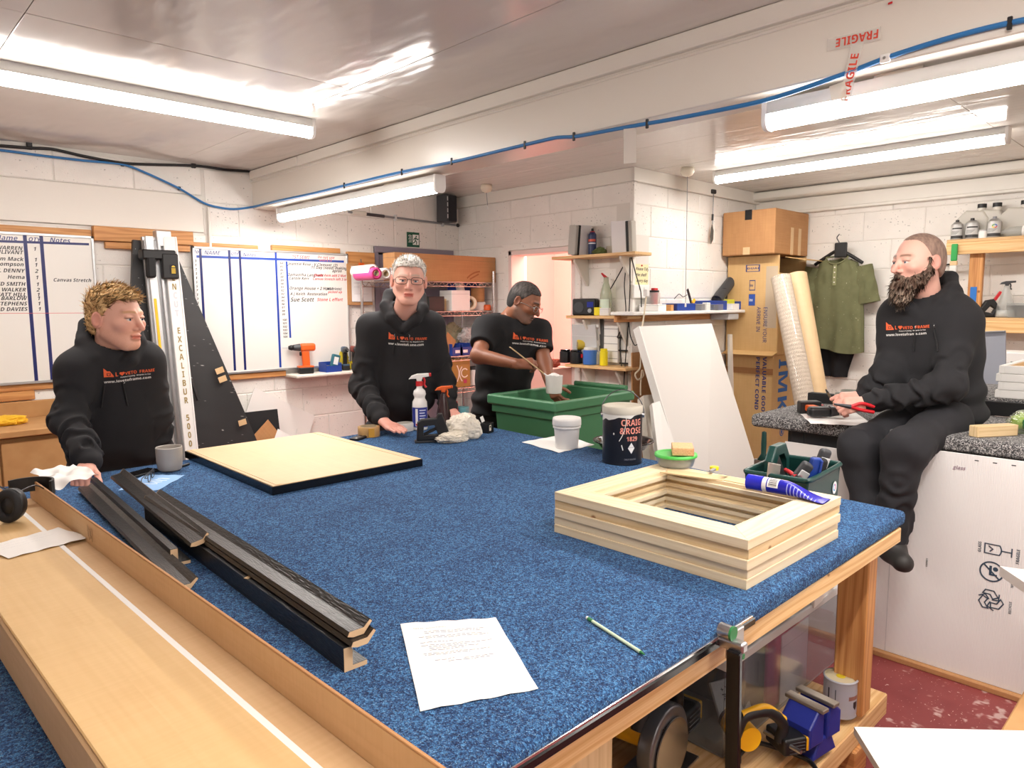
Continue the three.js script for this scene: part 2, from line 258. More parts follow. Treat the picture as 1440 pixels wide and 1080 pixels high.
// ------------------------------------------------------------------ battens
const mDiffuser = mat(0xffffff, 0.5, { emissive: LAMP_COLOR, emissiveIntensity: LAMP_GLOW });
function batten(label, x, y, z, alongX, L, standoff = 0) {       // y = mounting face
  const t = thing('batten_light', label, 'light', [x, y - standoff, z], alongX ? Math.PI / 2 : 0);
  part(t, 'housing', extr([[-0.032, 0], [0.032, 0], [0.036, -0.042], [-0.036, -0.042]], L, 0.002), mat(0xd4d4d2, 0.45));
  const s = new THREE.Shape(); s.moveTo(-0.036, -0.042); s.bezierCurveTo(-0.036, -0.085, -0.02, -0.09, 0, -0.09); s.bezierCurveTo(0.02, -0.09, 0.036, -0.085, 0.036, -0.042);
  part(t, 'diffuser', extr(s, L - 0.03), mDiffuser);
  const e = new THREE.Shape(); e.moveTo(-0.037, 0.002); e.lineTo(0.037, 0.002); e.lineTo(0.038, -0.05); e.bezierCurveTo(0.038, -0.09, 0.022, -0.094, 0, -0.094); e.bezierCurveTo(-0.022, -0.094, -0.038, -0.09, -0.038, -0.05);
  for (const k of [-1, 1]) { part(t, 'end_cap', extr(e, 0.018, 0.003), mWhiteGloss, [0, 0, k * (L / 2)]); if (standoff) part(t, 'fixing_block', box(0.045, standoff, 0.14, 0.002), mOffWhite, [0, standoff / 2, k * (L / 2 - 0.42)]); }
  const l = new THREE.RectAreaLight(LAMP_COLOR, LAMP, 0.07, L - 0.05); l.castShadow = true; l.position.set(x, y - standoff - 0.096, z); l.lookAt(x, y - 3, z); l.rotation.z = 0;
  l.quaternion.setFromRotationMatrix(new THREE.Matrix4().makeBasis(alongX ? V(0, 0, 1) : V(1, 0, 0), alongX ? V(1, 0, 0) : V(0, 0, -1), V(0, 1, 0)));
  scene.add(l); return t;
}
batten('long white LED batten on the glossy ceiling above the whiteboards', 1.02, CEIL, -3.5, true, 1.8);
batten('LED batten under the beam ending near the black wall speaker', 2.42, 2.215, -3.97, false, 1.82, 0.012);
batten('LED batten under the beam hung beside the red FRAGILE tape', 2.42, 2.215, -0.31, false, 1.82, 0.012);
batten('LED batten on the ceiling above the stacked cardboard boxes', 4.82, CEIL, -1.92, false, 1.8);
batten('LED batten on the ceiling above the near side of the table', 0.9, CEIL, -0.15, true, 1.8);
batten('LED batten on the ceiling at the near end of the workshop', 0.6, CEIL, 1.7, true, 1.8);
batten('LED batten on the ceiling beyond the carpeted bench, at its near end', 4.82, CEIL, 1.2, false, 1.8);
// ------------------------------------------------------------------ work table
{
  const t = thing('work_table', 'big pine work table topped with heathered blue carpet', 'table', [1.25, 0, -1.93]);
  const X = (x) => x - 1.25, Z = (z) => z + 1.93;
  const top = extr([[-0.06, 0.70], [2.43, 0.72], [2.58, 3.15], [-0.06, 3.17]], 0.052, 0.017, [], 4); top.rotateX(-Math.PI / 2); uvBox(top);
  part(t, 'carpet_top', top, mBlueCarpet, [X(0), T - 0.026, Z(0)]);
  part(t, 'apron', box(2.42, 0.048, 0.045, 0.003), mPine, [X(1.2), T - 0.077, Z(-0.745)]);
  part(t, 'apron', box(0.045, 0.09, 2.36, 0.003), mPine, [X(2.43), T - 0.1, Z(-1.95)], [0, 0.055, 0]);
  part(t, 'apron', box(2.5, 0.09, 0.045, 0.003), mPine, [X(1.2), T - 0.1, Z(-3.1)]);
  part(t, 'apron', box(0.045, 0.09, 2.3, 0.003), mPine, [X(0), T - 0.1, Z(-1.93)]);
  for (const [x, z] of [[2.33, -0.82], [2.43, -3.0], [0.06, -0.85], [0.06, -3.0], [2.38, -1.9]]) part(t, 'leg', box(0.072, T - 0.055 - 0.19, 0.095, 0.004, x), mPineOrange, [X(x), 0.19 + (T - 0.055 - 0.19) / 2, Z(z)]);
  part(t, 'leg_panel', box(0.022, 0.6, 0.4, 0.002), mPoplarB, [X(1.0), 0.48, Z(-0.98)]); part(t, 'leg_panel', box(0.3, 0.6, 0.02, 0.002), mPoplarB, [X(0.85), 0.48, Z(-0.785)]);
  part(t, 'lower_shelf', box(2.38, 0.022, 2.2, 0.003), mPly, [X(1.22), 0.179, Z(-1.95)]);
  for (const z of [-0.83, -1.9, -3.0]) part(t, 'lower_rail', box(2.55, 0.075, 0.1, 0.004), mPine, [X(1.28), 0.13, Z(z)]);
  for (const [x, z] of [[2.3, -0.83], [2.3, -3.0], [0.1, -0.83], [0.1, -3.0]]) part(t, 'foot', box(0.1, 0.092, 0.12, 0.004), mPineOrange, [X(x), 0.046, Z(z)]);
}
{ // black and silver cutting rail along the front edge
  const t = thing('edge_rail', 'black and silver metal rail along the table front edge', 'rail', [0.95, T - 0.03, -0.712]);
  part(t, 'rail_bar', box(0.92, 0.018, 0.022, 0.003), mBlackGloss); part(t, 'silver_strip', box(0.9, 0.006, 0.012, 0.001), mChrome, [0, 0.0115, 0.003]);
  part(t, 'end_bracket', box(0.06, 0.05, 0.01, 0.002), mSteel, [-0.42, -0.004, 0.016]); part(t, 'end_bracket', box(0.06, 0.055, 0.01, 0.002), mSteel, [0.36, -0.012, 0.016]);
}
{ // bar clamp
  const t = thing('bar_clamp', 'black bar clamp with steel jaw gripping the table edge', 'clamp', [1.265, 0, -0.69]);
  part(t, 'bar', box(0.012, 0.62, 0.03, 0.002), mBlackGloss, [-0.005, 0.52, 0.025], [0, 0, 0.03]); part(t, 'jaw', rbox(0.024, 0.022, 0.06, 0.006), mSteel, [0.003, 0.835, 0.01]);
  part(t, 'swivel_foot', cyl(0.014, 0.015, 0.026), mSteel, [0.0, 0.858, -0.002], [Math.PI / 2, 0, 0]); part(t, 'green_ring', cyl(0.0148, 0.0148, 0.005), mGreen, [0, 0.858, 0.013], [Math.PI / 2, 0, 0]); part(t, 'green_ring', cyl(0.013, 0.013, 0.006), mGreen, [0.004, 0.815, 0.024]);
}
// canvas frame lying face down
{
  const t = thing('picture_frame', 'black frame lying face down with kraft paper backing', 'frame', [1.405, T, -2.755], -0.012), w = 0.645, d = 0.865;
  for (const [a, b, cx, cz] of [[w, 0.022, 0, d / 2 - 0.011], [w, 0.022, 0, -d / 2 + 0.011], [0.022, d - 0.044, w / 2 - 0.011, 0], [0.022, d - 0.044, -w / 2 + 0.011, 0]]) part(t, 'black_rail', box(a, 0.03, b, 0.001), mBlackGloss, [cx, 0.015, cz]);
  part(t, 'kraft_backing', box(w - 0.01, 0.004, d - 0.01, 0.001), mKraft, [0, 0.0305, 0]); part(t, 'back_board', box(w - 0.05, 0.006, d - 0.05, 0.001), mKraft, [0, 0.024, 0]);
  for (const s of [-1, 1]) part(t, 'tape_edge', box(0.022, 0.0015, d - 0.02, 0.0003), mKraft, [s * (w / 2 - 0.03), 0.0332, 0]);
}
// mouldings
const mMould = mat(0x1d1b1a, 0.35, { bumpMap: dataTex(256, [0.8, 0.1], (u, v) => vnoise(u * 60, v * 60, 60, 131), false), bumpScale: 0.0006 }), mEndGrain = mat(0xd0b08a, 0.8);
function moulding(label, a, b, prof, roll, group) {       // prof: cross-section (right, up), a/b: base points at both ends
  const A = V(...a), B = V(...b), L = A.distanceTo(B), t = thing('frame_moulding', label, 'moulding', A, Math.atan2(B.x - A.x, B.z - A.z), group); t.rotation.order = 'YXZ'; t.rotation.x = -Math.asin((B.y - A.y) / L); t.rotation.z = roll;
  part(t, 'black_face', extr(prof.map(([x, y]) => [-x, y]).reverse(), L, 0.0012).translate(0, 0, L / 2), mMould);
  for (const z of [-0.0004, L + 0.0004]) part(t, 'raw_end', extr(prof.map(([x, y]) => [-x * 0.97, y * 0.97]).reverse(), 0.0012).translate(0, 0, z), mEndGrain);
  return t;
}
const prL = [[0, 0], [0.048, 0], [0.048, 0.008], [0.018, 0.008], [0.018, 0.046], [0, 0.046]];
const prV = [[0, 0.004], [0.012, 0], [0.034, 0], [0.052, 0.02], [0.048, 0.024], [0.034, 0.012], [0.004, 0.012]];
const G = 'black frame mouldings on the blue table';
moulding('tall black L moulding with raw end under the tray mouldings', [0.625, T, -1.09], [0.665, T, -2.33], prL, 0, G);
moulding('black tray moulding on the tall L moulding, lower of two', [0.632, T + 0.047, -1.075], [0.672, T + 0.047, -2.3], prV, 0, G);
moulding('black tray moulding with pale edge, upper of two by the L moulding', [0.634, T + 0.06, -1.09], [0.675, T + 0.06, -2.36], prV, 0, G);
moulding('black tray moulding leaning against the cardboard carton lip', [0.528, T + 0.01, -1.66], [0.6, T + 0.01, -2.85], prV, 0, G);
moulding('black L moulding lying between the carton and the flat moulding', [0.585, T, -1.86], [0.645, T, -2.86], prL, 0, G);
moulding('dark grey moulding lifted on the short end beside the L moulding', [0.625, T + 0.047, -1.83], [0.69, T + 0.047, -2.78], prV, -0.2, G);
part(scene.getObjectByName('frame_moulding'), 'masking_tape_tab', box(0.03, 0.0015, 0.012, 0.0004), mTape, [-0.012, 0.047, 0.45], [0, 0.5, 0]);
{ // long carton
  const t = thing('long_carton', 'long brown cardboard carton with open lip and white strip', 'carton', [0.312, T, -1.46], 0.024), W = 0.245, L = 2.1;
  const y = 0.088;
  part(t, 'carton_body', box(W, y, L, 0.004), mCard, [0, y / 2, 0]);
  part(t, 'inner_board', box(W * 0.73, 0.006, L - 0.28, 0.002), mCardYellow, [-W * 0.12, y + 0.003, 0.05]);
  part(t, 'side_lip', box(0.005, 0.06, L, 0.001), mCard, [W / 2 - 0.0025, y + 0.03, 0]); part(t, 'lip_edge', box(0.0056, 0.003, L, 0.001), mCardDark, [W / 2 - 0.0025, y + 0.0612, 0]);
  part(t, 'white_strip', box(0.013, 0.003, L - 0.1, 0.001), mWhite, [W * 0.255, y + 0.0045, 0.02]);
  part(t, 'end_flap', box(0.11, 0.2, 0.005, 0.001), mCard, [-0.02, y + 0.07, -L / 2 - 0.05], [-0.5, 0, 0]); part(t, 'end_flap', extr([[-0.06, 0], [0.07, 0], [-0.04, 0.1]], 0.005), mCard, [0.03, y, -L / 2 + 0.06], [-0.2, 0.5, 0]);
  const torn = part(t, 'torn_patch', decal(0.05, 0.045), printMat(canvasTex(128, 128, (g) => { g.strokeStyle = '#8a6238'; g.lineWidth = 5; for (let i = 0; i < 7; i++) { g.beginPath(); g.moveTo(15 + i * 15, 10 + (i * 37) % 30); g.quadraticCurveTo(5 + i * 16, 60, 22 + i * 14, 90 + (i * 23) % 30); g.stroke(); } g.fillStyle = '#e8c898'; g.fillRect(40, 40, 12, 50); g.fillRect(80, 30, 10, 40); })), [W / 2 - 0.0055, y + 0.03, -0.43], [0, -Math.PI / 2, 0]);
}
const sketch = (lines, col = '#9a9a9c', bg = '#f4f3f0', head) => canvasTex(512, 720, (g, w, h) => { g.fillStyle = bg; g.fillRect(0, 0, w, h); g.fillStyle = col; g.font = '15px sans-serif'; if (head) g.fillText(head, 60, 70); lines.forEach(([y, x0, x1]) => { for (let x = x0; x < x1;) { const l = 8 + hash3(x, y, 5) * 26; g.fillRect(x, y, Math.min(l, x1 - x), 5); x += l + 7; } }); });
function sheet(name, label, cat, corners, y, m, th = 0.0012) {   // thin sheet from four photo pixels lying at height y
  const P = corners.map(([a, b]) => onY(a, b, y)), c = P.reduce((s, p) => s.add(p), V(0, 0, 0)).multiplyScalar(0.25), o = thing(name, label, cat, [c.x, y, c.z]);
  const n = 12, pos = [], uv = [], idx = []; const pt = (u, v) => P[0].clone().lerp(P[1], u).lerp(P[3].clone().lerp(P[2], u), v).sub(c);
  for (const top of [1, 0]) for (let j = 0; j <= n; j++) for (let i = 0; i <= n; i++) { const p = pt(i / n, j / n); const w = 0.0025 * Math.sin(i * 0.9 + j * 0.5) ** 2 * (1 - 0.2 * top); pos.push(p.x, (top ? th : 0) + w, p.z); uv.push(i / n, 1 - j / n); }
  const m1 = n + 1, q = (a, b, c2, d) => idx.push(a, b, c2, a, c2, d), k = m1 * m1;
  for (let j = 0; j < n; j++) for (let i = 0; i < n; i++) { const a = j * m1 + i; q(a, a + m1, a + m1 + 1, a + 1); q(k + a, k + a + 1, k + a + m1 + 1, k + a + m1); }
  for (let i = 0; i < n; i++) { q(i, i + 1, k + i + 1, k + i); const b = n * m1 + i; q(b, k + b, k + b + 1, b + 1); const l = i * m1; q(l, k + l, k + l + m1, l + m1); const r = l + n; q(r, r + m1, k + r + m1, k + r); }
  const g = new THREE.BufferGeometry(); g.setAttribute('position', new THREE.Float32BufferAttribute(pos, 3)); g.setAttribute('uv', new THREE.Float32BufferAttribute(uv, 2)); g.setIndex(idx); g.computeVertexNormals();
  part(o, 'leaf', g, m); return o;
}
sheet('printed_page', 'white printed page lying flat on the open blue carpet', 'paper', [[563, 878], [697, 870], [757, 970], [591, 1001]], T + 0.0005, sheetMat(sketch([[100, 110, 420], [115, 110, 400], [150, 75, 400], [165, 110, 430], [205, 75, 240], [235, 75, 430], [250, 110, 300], [265, 110, 360], [280, 110, 280], [310, 75, 400], [322, 80, 300], [370, 120, 220], [376, 260, 400], [390, 180, 380]], '#7e7e84', '#ecebe8', 'Care Kit : Picture Framers')));
sheet('paper_tag', 'white paper slip lying across the long carton', 'paper', [[-30, 772], [82, 743], [127, 756], [12, 786]], T + 0.0955, sheetMat(sketch([[120, 60, 400], [220, 80, 420], [320, 60, 300]], '#cfcfd2', '#f0eeea')));
sheet('blue_leaflet', 'light blue leaflet lying beside the grey mug', 'leaflet', [[205, 668], [260, 669], [222, 690], [166, 690]], T + 0.0005, sheetMat(canvasTex(256, 256, (g) => { g.fillStyle = '#8fb8e6'; g.fillRect(0, 0, 256, 256); g.fillStyle = '#e8eef6'; g.beginPath(); g.ellipse(75, 200, 26, 20, 0, 0, 7); g.fill(); for (const [x, y, w] of [[90, 90, 110], [100, 120, 90], [60, 150, 120], [120, 60, 80]]) g.fillRect(x, y, w, 8); })));
sheet('white_card', 'white card under the lidded pot near the table corner', 'paper', [[734, 622], [792, 612], [836, 626], [786, 637]], T + 0.0005, mPaper);
{ // white packing film bunched behind the carton
  const g = new THREE.PlaneGeometry(0.13, 0.14, 24, 20).rotateX(-Math.PI / 2), p = g.attributes.position; for (let i = 0; i < p.count; i++) p.setY(i, 0.035 + 0.05 * noise3(p.getX(i) * 14, 3, p.getZ(i) * 14) + 0.02 * noise3(p.getX(i) * 40, 1, p.getZ(i) * 40) - 0.5 * Math.max(0, p.getX(i) - 0.08) ** 1.4); g.computeVertexNormals();
  const t = thing('packing_film', 'crumpled white packing sheet at the far end of the carton', 'sheet', [0.5, T + 0.1, -2.52], 0.3); part(t, 'film', g, mat(0xeceae6, 0.5, { side: THREE.DoubleSide }));
}
{ // ear defenders
  const c = onY(55, 715, T + 0.095), t = thing('ear_defenders', 'black ear defenders lying on the far end of the carton', 'ear defenders', [c.x - 0.02, T + 0.094, c.z + 0.02], 0.75);
  const cup = lathe([[0, 0], [0.03, 0.001], [0.042, 0.008], [0.046, 0.025], [0.044, 0.034], [0, 0.036]], 28);
  const c1 = part(t, 'ear_cup', cup, mBlack, [-0.075, 0.048, 0.02], [0.2, 0, Math.PI / 2]); c1.scale.set(1, 1, 0.8); part(c1, 'cushion', new THREE.TorusGeometry(0.034, 0.012, 10, 24).rotateX(Math.PI / 2), mBlackMatt, [0, 0.034, 0]);
  const c2 = part(t, 'ear_cup', cup, mBlack, [-0.075, 0.048, -0.13], [0.2, 0, Math.PI / 2]); c2.scale.set(1, 1, 0.8); part(c2, 'green_pad', cyl(0.02, 0.02, 0.006), mat(0x79c043, 0.5), [0, 0.037, 0]);
  const arc = []; for (let i = 0; i <= 10; i++) { const a = -1.45 + i * 0.29; arc.push(V(0.055 + 0.062 * Math.cos(a), 0.05, -0.05 + 0.062 * Math.sin(a))); }
  const band = new THREE.CatmullRomCurve3(arc), sh = shape([[-0.021, -0.003], [0.021, -0.003], [0.021, 0.003], [-0.021, 0.003]]);
  const hb = new THREE.ExtrudeGeometry(sh, { steps: 28, bevelEnabled: false, extrudePath: band }); part(t, 'headband', uvBox(hb), mBlack);
  for (const z of [0.012, -0.112]) part(t, 'wire_arm', tube([[0.05, 0.05, z * 0.9 - 0.004], [0.0, 0.075, z], [-0.06, 0.07, z], [-0.085, 0.05, z]], 0.0018, 6), mDarkSteel);
}
{ const t = thing('mug', 'plain grey ceramic mug standing on blue carpet', 'mug', [0.957, T, -2.985], 1.35); part(t, 'cup', lathe([[0, 0], [0.034, 0], [0.044, 0.008], [0.0485, 0.04], [0.05, 0.095], [0.048, 0.098], [0.046, 0.095], [0.044, 0.03], [0, 0.012]], 36), mat(0xa8a29b, 0.4)); part(t, 'handle', tube([[0.04, 0.075, 0.02], [0.07, 0.075, 0.035], [0.075, 0.045, 0.038], [0.042, 0.025, 0.02]], 0.006, 8), mat(0xa8a29b, 0.4)); }
{ const c = onY(197, 667, T), t = thing('phone', 'black smartphone lying beside the folded glasses', 'phone', [c.x, T, c.z], 0.45); part(t, 'case', rbox(0.14, 0.009, 0.07, 0.004), mBlack, [0, 0.0045, 0]); part(t, 'screen', box(0.134, 0.001, 0.064, 0.0004), mBlackGloss, [0, 0.0093, 0]); }
function spectacles(t, w, m, lensM, folded) { // frame around origin, facing +z; lenses either side of the bridge
  const ring = (s) => tube([...Array(16)].map((_, i) => { const a = i / 16 * 6.283; const q = (v) => Math.sign(v) * Math.abs(v) ** 0.6; return [s * (w * 0.27) + q(Math.cos(a)) * w * 0.2, q(Math.sin(a)) * w * 0.12, 0]; }), 0.0016, 6, 48, true);
  part(t, 'rim', ring(-1), m); part(t, 'rim', ring(1), m); part(t, 'bridge', tube([[-w * 0.07, 0.004, 0], [0, 0.008, 0.002], [w * 0.07, 0.004, 0]], 0.0016, 6), m);
  for (const s of [-1, 1]) { const lg = new THREE.CircleGeometry(1, 20); lg.scale(w * 0.195, w * 0.14, 1); if (lensM) part(t, 'lens', lg, lensM, [s * w * 0.27, 0, 0]); part(t, 'temple', tube(folded ? [[s * w * 0.5, 0.004, 0], [s * w * 0.5, 0.004, -0.01], [-s * w * 0.4, 0, -0.018 - 0.004 * s], [-s * w * 0.52, -0.015, -0.02]] : [[s * w * 0.47, 0.004, 0], [s * w * 0.53, 0.005, -0.02], [s * w * 0.55, 0.004, -0.085], [s * w * 0.54, -0.016, -0.112]], 0.0018, 6), m); }
}
{ const c = onY(213, 676, T), t = thing('folded_glasses', 'folded thin framed glasses standing on the blue leaflet', 'glasses', [c.x, T + 0.022, c.z], 1.1); spectacles(t, 0.13, mDarkSteel, mClear, true); }
{ const c = onY(257, 657, T), t = thing('marker_pen', 'small red and black pen lying beside the grey mug', 'pen', [c.x, T + 0.006, c.z], 0.5); part(t, 'barrel', cyl(0.005, 0.005, 0.07).rotateZ(Math.PI / 2), mBlack); part(t, 'cap', cyl(0.006, 0.006, 0.03).rotateZ(Math.PI / 2), mRed, [-0.03, 0, 0]); }
{ const a = onY(826, 869, T + 0.004), b = onY(907, 921, T + 0.004), L = a.distanceTo(b), t = thing('pencil', 'pale green pencil with white eraser lying on the carpet', 'pencil', [(a.x + b.x) / 2, T + 0.004, (a.z + b.z) / 2], Math.atan2(b.x - a.x, b.z - a.z));
  const rz = (g) => g.rotateX(Math.PI / 2); part(t, 'barrel', rz(cyl(0.0037, 0.0037, L * 0.86, 6)), mat(0xcfe3c4, 0.5)); part(t, 'ferrule', rz(cyl(0.004, 0.004, 0.014, 12)), mGreen, [0, 0, -L * 0.44]); part(t, 'eraser', rz(cyl(0.0036, 0.0036, 0.009, 12)), mWhite, [0, 0, -L * 0.485]); part(t, 'tip', rz(cyl(0.0006, 0.0037, L * 0.07, 6)), mGreen, [0, 0, L * 0.465]); }
// back edge of the table
const ringGeo = (R, r, h) => lathe([[r, 0], [R, 0], [R, h], [r, h], [r, 0]], 36);
{ const c = onY(519, 613, T), t = thing('brown_tape_roll', 'brown packing tape roll standing flat near the table edge', 'tape roll', [c.x, T, c.z]); part(t, 'tape', ringGeo(0.055, 0.039, 0.05), mat(0xc99f68, 0.3)); part(t, 'core', ringGeo(0.039, 0.0365, 0.052), mat(0xb7a789, 0.7)); part(t, 'loose_end', box(0.03, 0.045, 0.002, 0.001), mat(0xd8a23e, 0.25), [-0.02, 0.024, 0.055], [0, -0.35, 0]); }
{ const c = onY(503, 616, T), t = thing('pencil_tin', 'flat black pouch with silver edge beside the tape roll', 'pouch', [c.x, T, c.z + 0.02], 0.5); part(t, 'pouch_body', rbox(0.12, 0.012, 0.05, 0.005), mBlack, [0, 0.006, 0]); part(t, 'zip', box(0.11, 0.003, 0.005, 0.001), mSteel, [0, 0.012, 0.01]); }
{ const c = onY(570, 605, T), t = thing('white_tape_roll', 'white masking tape roll beside the white spray bottle', 'tape roll', [c.x, T, c.z]); part(t, 'tape', ringGeo(0.046, 0.036, 0.04), mat(0xe6e3dd, 0.45)); part(t, 'core', ringGeo(0.036, 0.034, 0.042), mat(0xc8c4ba, 0.7)); }
function sprayHead(t, y, m, mNozzle, s = 1) {
  part(t, 'trigger_head', extr([[-0.055 * s, 0.012 * s], [-0.04 * s, 0.03 * s], [-0.01 * s, 0.04 * s], [0.05 * s, 0.042 * s], [0.052 * s, 0.025 * s], [0.018 * s, 0.02 * s], [0.012 * s, 0], [-0.012 * s, 0], [-0.016 * s, 0.014 * s]], 0.026 * s, 0.004), m, [0, y, 0]);
  part(t, 'trigger', tube([[0.02 * s, y + 0.022 * s, 0], [0.028 * s, y + 0.004 * s, 0], [0.026 * s, y - 0.018 * s, 0], [0.036 * s, y - 0.034 * s, 0]], 0.0055 * s, 8), mNozzle); part(t, 'nozzle', box(0.012 * s, 0.018 * s, 0.02 * s, 0.003), mNozzle, [0.057 * s, y + 0.034 * s, 0]);
}
{ const c = onY(591, 604, T), t = thing('white_spray_bottle', 'white spray bottle with red collar and blue label', 'spray bottle', [c.x, T, c.z], YAW * -1 + 0.1);
  part(t, 'bottle', lathe([[0, 0], [0.036, 0], [0.04, 0.006], [0.04, 0.12], [0.038, 0.15], [0.028, 0.168], [0.029, 0.178], [0.034, 0.19], [0.03, 0.208], [0.016, 0.222], [0.015, 0.235], [0, 0.235]], 32), mWhiteGloss); part(t, 'collar', cyl(0.018, 0.019, 0.024), mRed, [0, 0.246, 0]); sprayHead(t, 0.258, mWhiteGloss, mRed);
  const lb = new THREE.CylinderGeometry(0.0405, 0.0405, 0.105, 24, 1, true, -1.3, 2.6); part(t, 'label', lb, sheetMat(canvasTex(256, 160, (g) => { g.fillStyle = '#2a3a96'; g.fillRect(0, 0, 256, 160); g.fillStyle = '#f0f0f0'; g.fillRect(70, 10, 34, 140); g.font = 'bold 20px sans-serif'; g.fillStyle = '#dfe4f5'; for (let i = 0; i < 6; i++) { g.fillRect(125, 18 + i * 22, 90 - (i * 17) % 30, 9); } g.fillStyle = '#c62a34'; g.fillRect(74, 130, 24, 16); }), 0.4), [0, 0.07, 0]); }
{ const c = onY(613, 604, T), t = thing('brown_spray_bottle', 'clear brown conical bottle with orange trigger behind the staple gun', 'spray bottle', [c.x + 0.03, T, c.z + 0.03], -0.6); part(t, 'bottle', lathe([[0, 0], [0.046, 0], [0.048, 0.01], [0.034, 0.1], [0.016, 0.19], [0.014, 0.2], [0, 0.2]], 28), mat(0x4a3034, 0.15, { transmission: 0.5, thickness: 0 })); sprayHead(t, 0.2, mOrange, mOrange, 0.8); }
{ const c = onY(608, 622, T), t = thing('staple_gun', 'black staple gun standing upright on the blue carpet', 'staple gun', [c.x, T, c.z], -0.55);
  part(t, 'body', extr([[-0.075, 0.012], [-0.07, 0.1], [-0.05, 0.115], [0.02, 0.12], [0.03, 0.14], [0.048, 0.142], [0.085, 0.035], [0.085, 0.012]], 0.034, 0.006, [[[-0.05, 0.03], [-0.046, 0.088], [0.016, 0.092], [0.035, 0.034]]]), mBlack); part(t, 'magazine', box(0.18, 0.014, 0.024, 0.003), mDarkGrey, [0.005, 0.008, 0]); part(t, 'lever', bar([-0.04, 0.04, 0], [0.03, 0.072, 0], 0.02, 0.012), mBlackMatt); part(t, 'foot_plate', box(0.012, 0.006, 0.03, 0.001), mSteel, [0.085, 0.004, 0]); part(t, 'rivet', cyl(0.005, 0.005, 0.036, 12).rotateX(Math.PI / 2), mSteel, [0.055, 0.03, 0]); }
function crumple(r, sx, sy, sz, seed, amp = 0.35, det = 5) { const g = new THREE.IcosahedronGeometry(1, 40), p = g.attributes.position; for (let i = 0; i < p.count; i++) { const x = p.getX(i), y = p.getY(i), z = p.getZ(i); const n = noise3(x * 1.6 + seed, y * 1.6, z * 1.6) * 1.1 + Math.abs(noise3(x * 3.4, y * 3.4 + seed, z * 3.4)) * 0.8 + Math.abs(noise3(x * det * 1.6, y * det * 1.6, z * det * 1.6 + seed)) * 0.35, k = r * (1 + amp * (n - 0.3)); p.setXYZ(i, x * k * sx, Math.max(-r * sy * 0.62, y * k * sy), z * k * sz); } const q = g; q.computeVertexNormals(); q.computeBoundingBox(); return q.translate(0, -q.boundingBox.min.y, 0); }
const merged = (g) => { const pos = g.attributes.position, map = new Map(), idx = [], out = []; for (let i = 0; i < pos.count; i++) { const k = [pos.getX(i), pos.getY(i), pos.getZ(i)].map((v) => v.toFixed(5)).join(); if (!map.has(k)) { map.set(k, out.length / 3); out.push(pos.getX(i), pos.getY(i), pos.getZ(i)); } idx.push(map.get(k)); } const r = new THREE.BufferGeometry(); r.setAttribute('position', new THREE.Float32BufferAttribute(out, 3)); r.setIndex(idx); r.computeVertexNormals(); return r; };
{ const c = onY(651, 615, T), t = thing('cloth_rag', 'crumpled off-white cotton rag behind the staple gun', 'rag', [c.x, T, c.z]); part(t, 'cloth', merged(crumple(0.092, 1.05, 0.8, 0.9, 3.3, 0.4, 4)), mat(0xddd6c8, 0.95)); part(t, 'trailing_fold', merged(crumple(0.06, 1.5, 0.55, 0.8, 8.1, 0.5, 5)), mat(0xdad2c2, 0.95), [-0.11, 0, 0.05]); }
{ const c = onY(684, 608, T), t = thing('small_box', 'small black and white open box beside the rag', 'box', [c.x, T, c.z], 0.3); for (const s of [-1, 1]) { part(t, 'side', box(0.003, 0.05, 0.055, 0.0005), mBlack, [s * 0.026, 0.025, 0]); part(t, 'side', box(0.055, 0.05, 0.003, 0.0005), mBlack, [0, 0.025, s * 0.026]); } part(t, 'base', box(0.05, 0.003, 0.05, 0.0005), mBlack, [0, 0.002, 0]); part(t, 'flap', box(0.03, 0.03, 0.002, 0.0005), mWhite, [0.01, 0.065, -0.03], [-0.3, 0, 0.15]); part(t, 'print', decal(0.02, 0.03), sheetMat(canvasTex(32, 48, (g) => { g.fillStyle = '#d8d0bc'; g.fillRect(0, 0, 32, 48); g.fillStyle = '#222'; g.fillRect(6, 8, 20, 14); })), [-0.008, 0.027, 0.0282]); }
{ const c = onY(797, 630, T), t = thing('plastic_pot', 'small white lidded plastic pot on the white card', 'pot', [c.x, T + 0.002, c.z]); part(t, 'pot_body', lathe([[0, 0], [0.05, 0], [0.052, 0.004], [0.06, 0.115], [0.057, 0.115], [0, 0.11]], 32), mat(0xdcd9d6, 0.4)); part(t, 'lid', lathe([[0, 0.138], [0.05, 0.138], [0.056, 0.142], [0.064, 0.14], [0.066, 0.13], [0.066, 0.108], [0.061, 0.107]], 32), mat(0xe9e7e3, 0.4)); part(t, 'tear_band', ringGeo(0.0635, 0.06, 0.01), mat(0xe9e7e3, 0.4), [0, 0.094, 0]); }
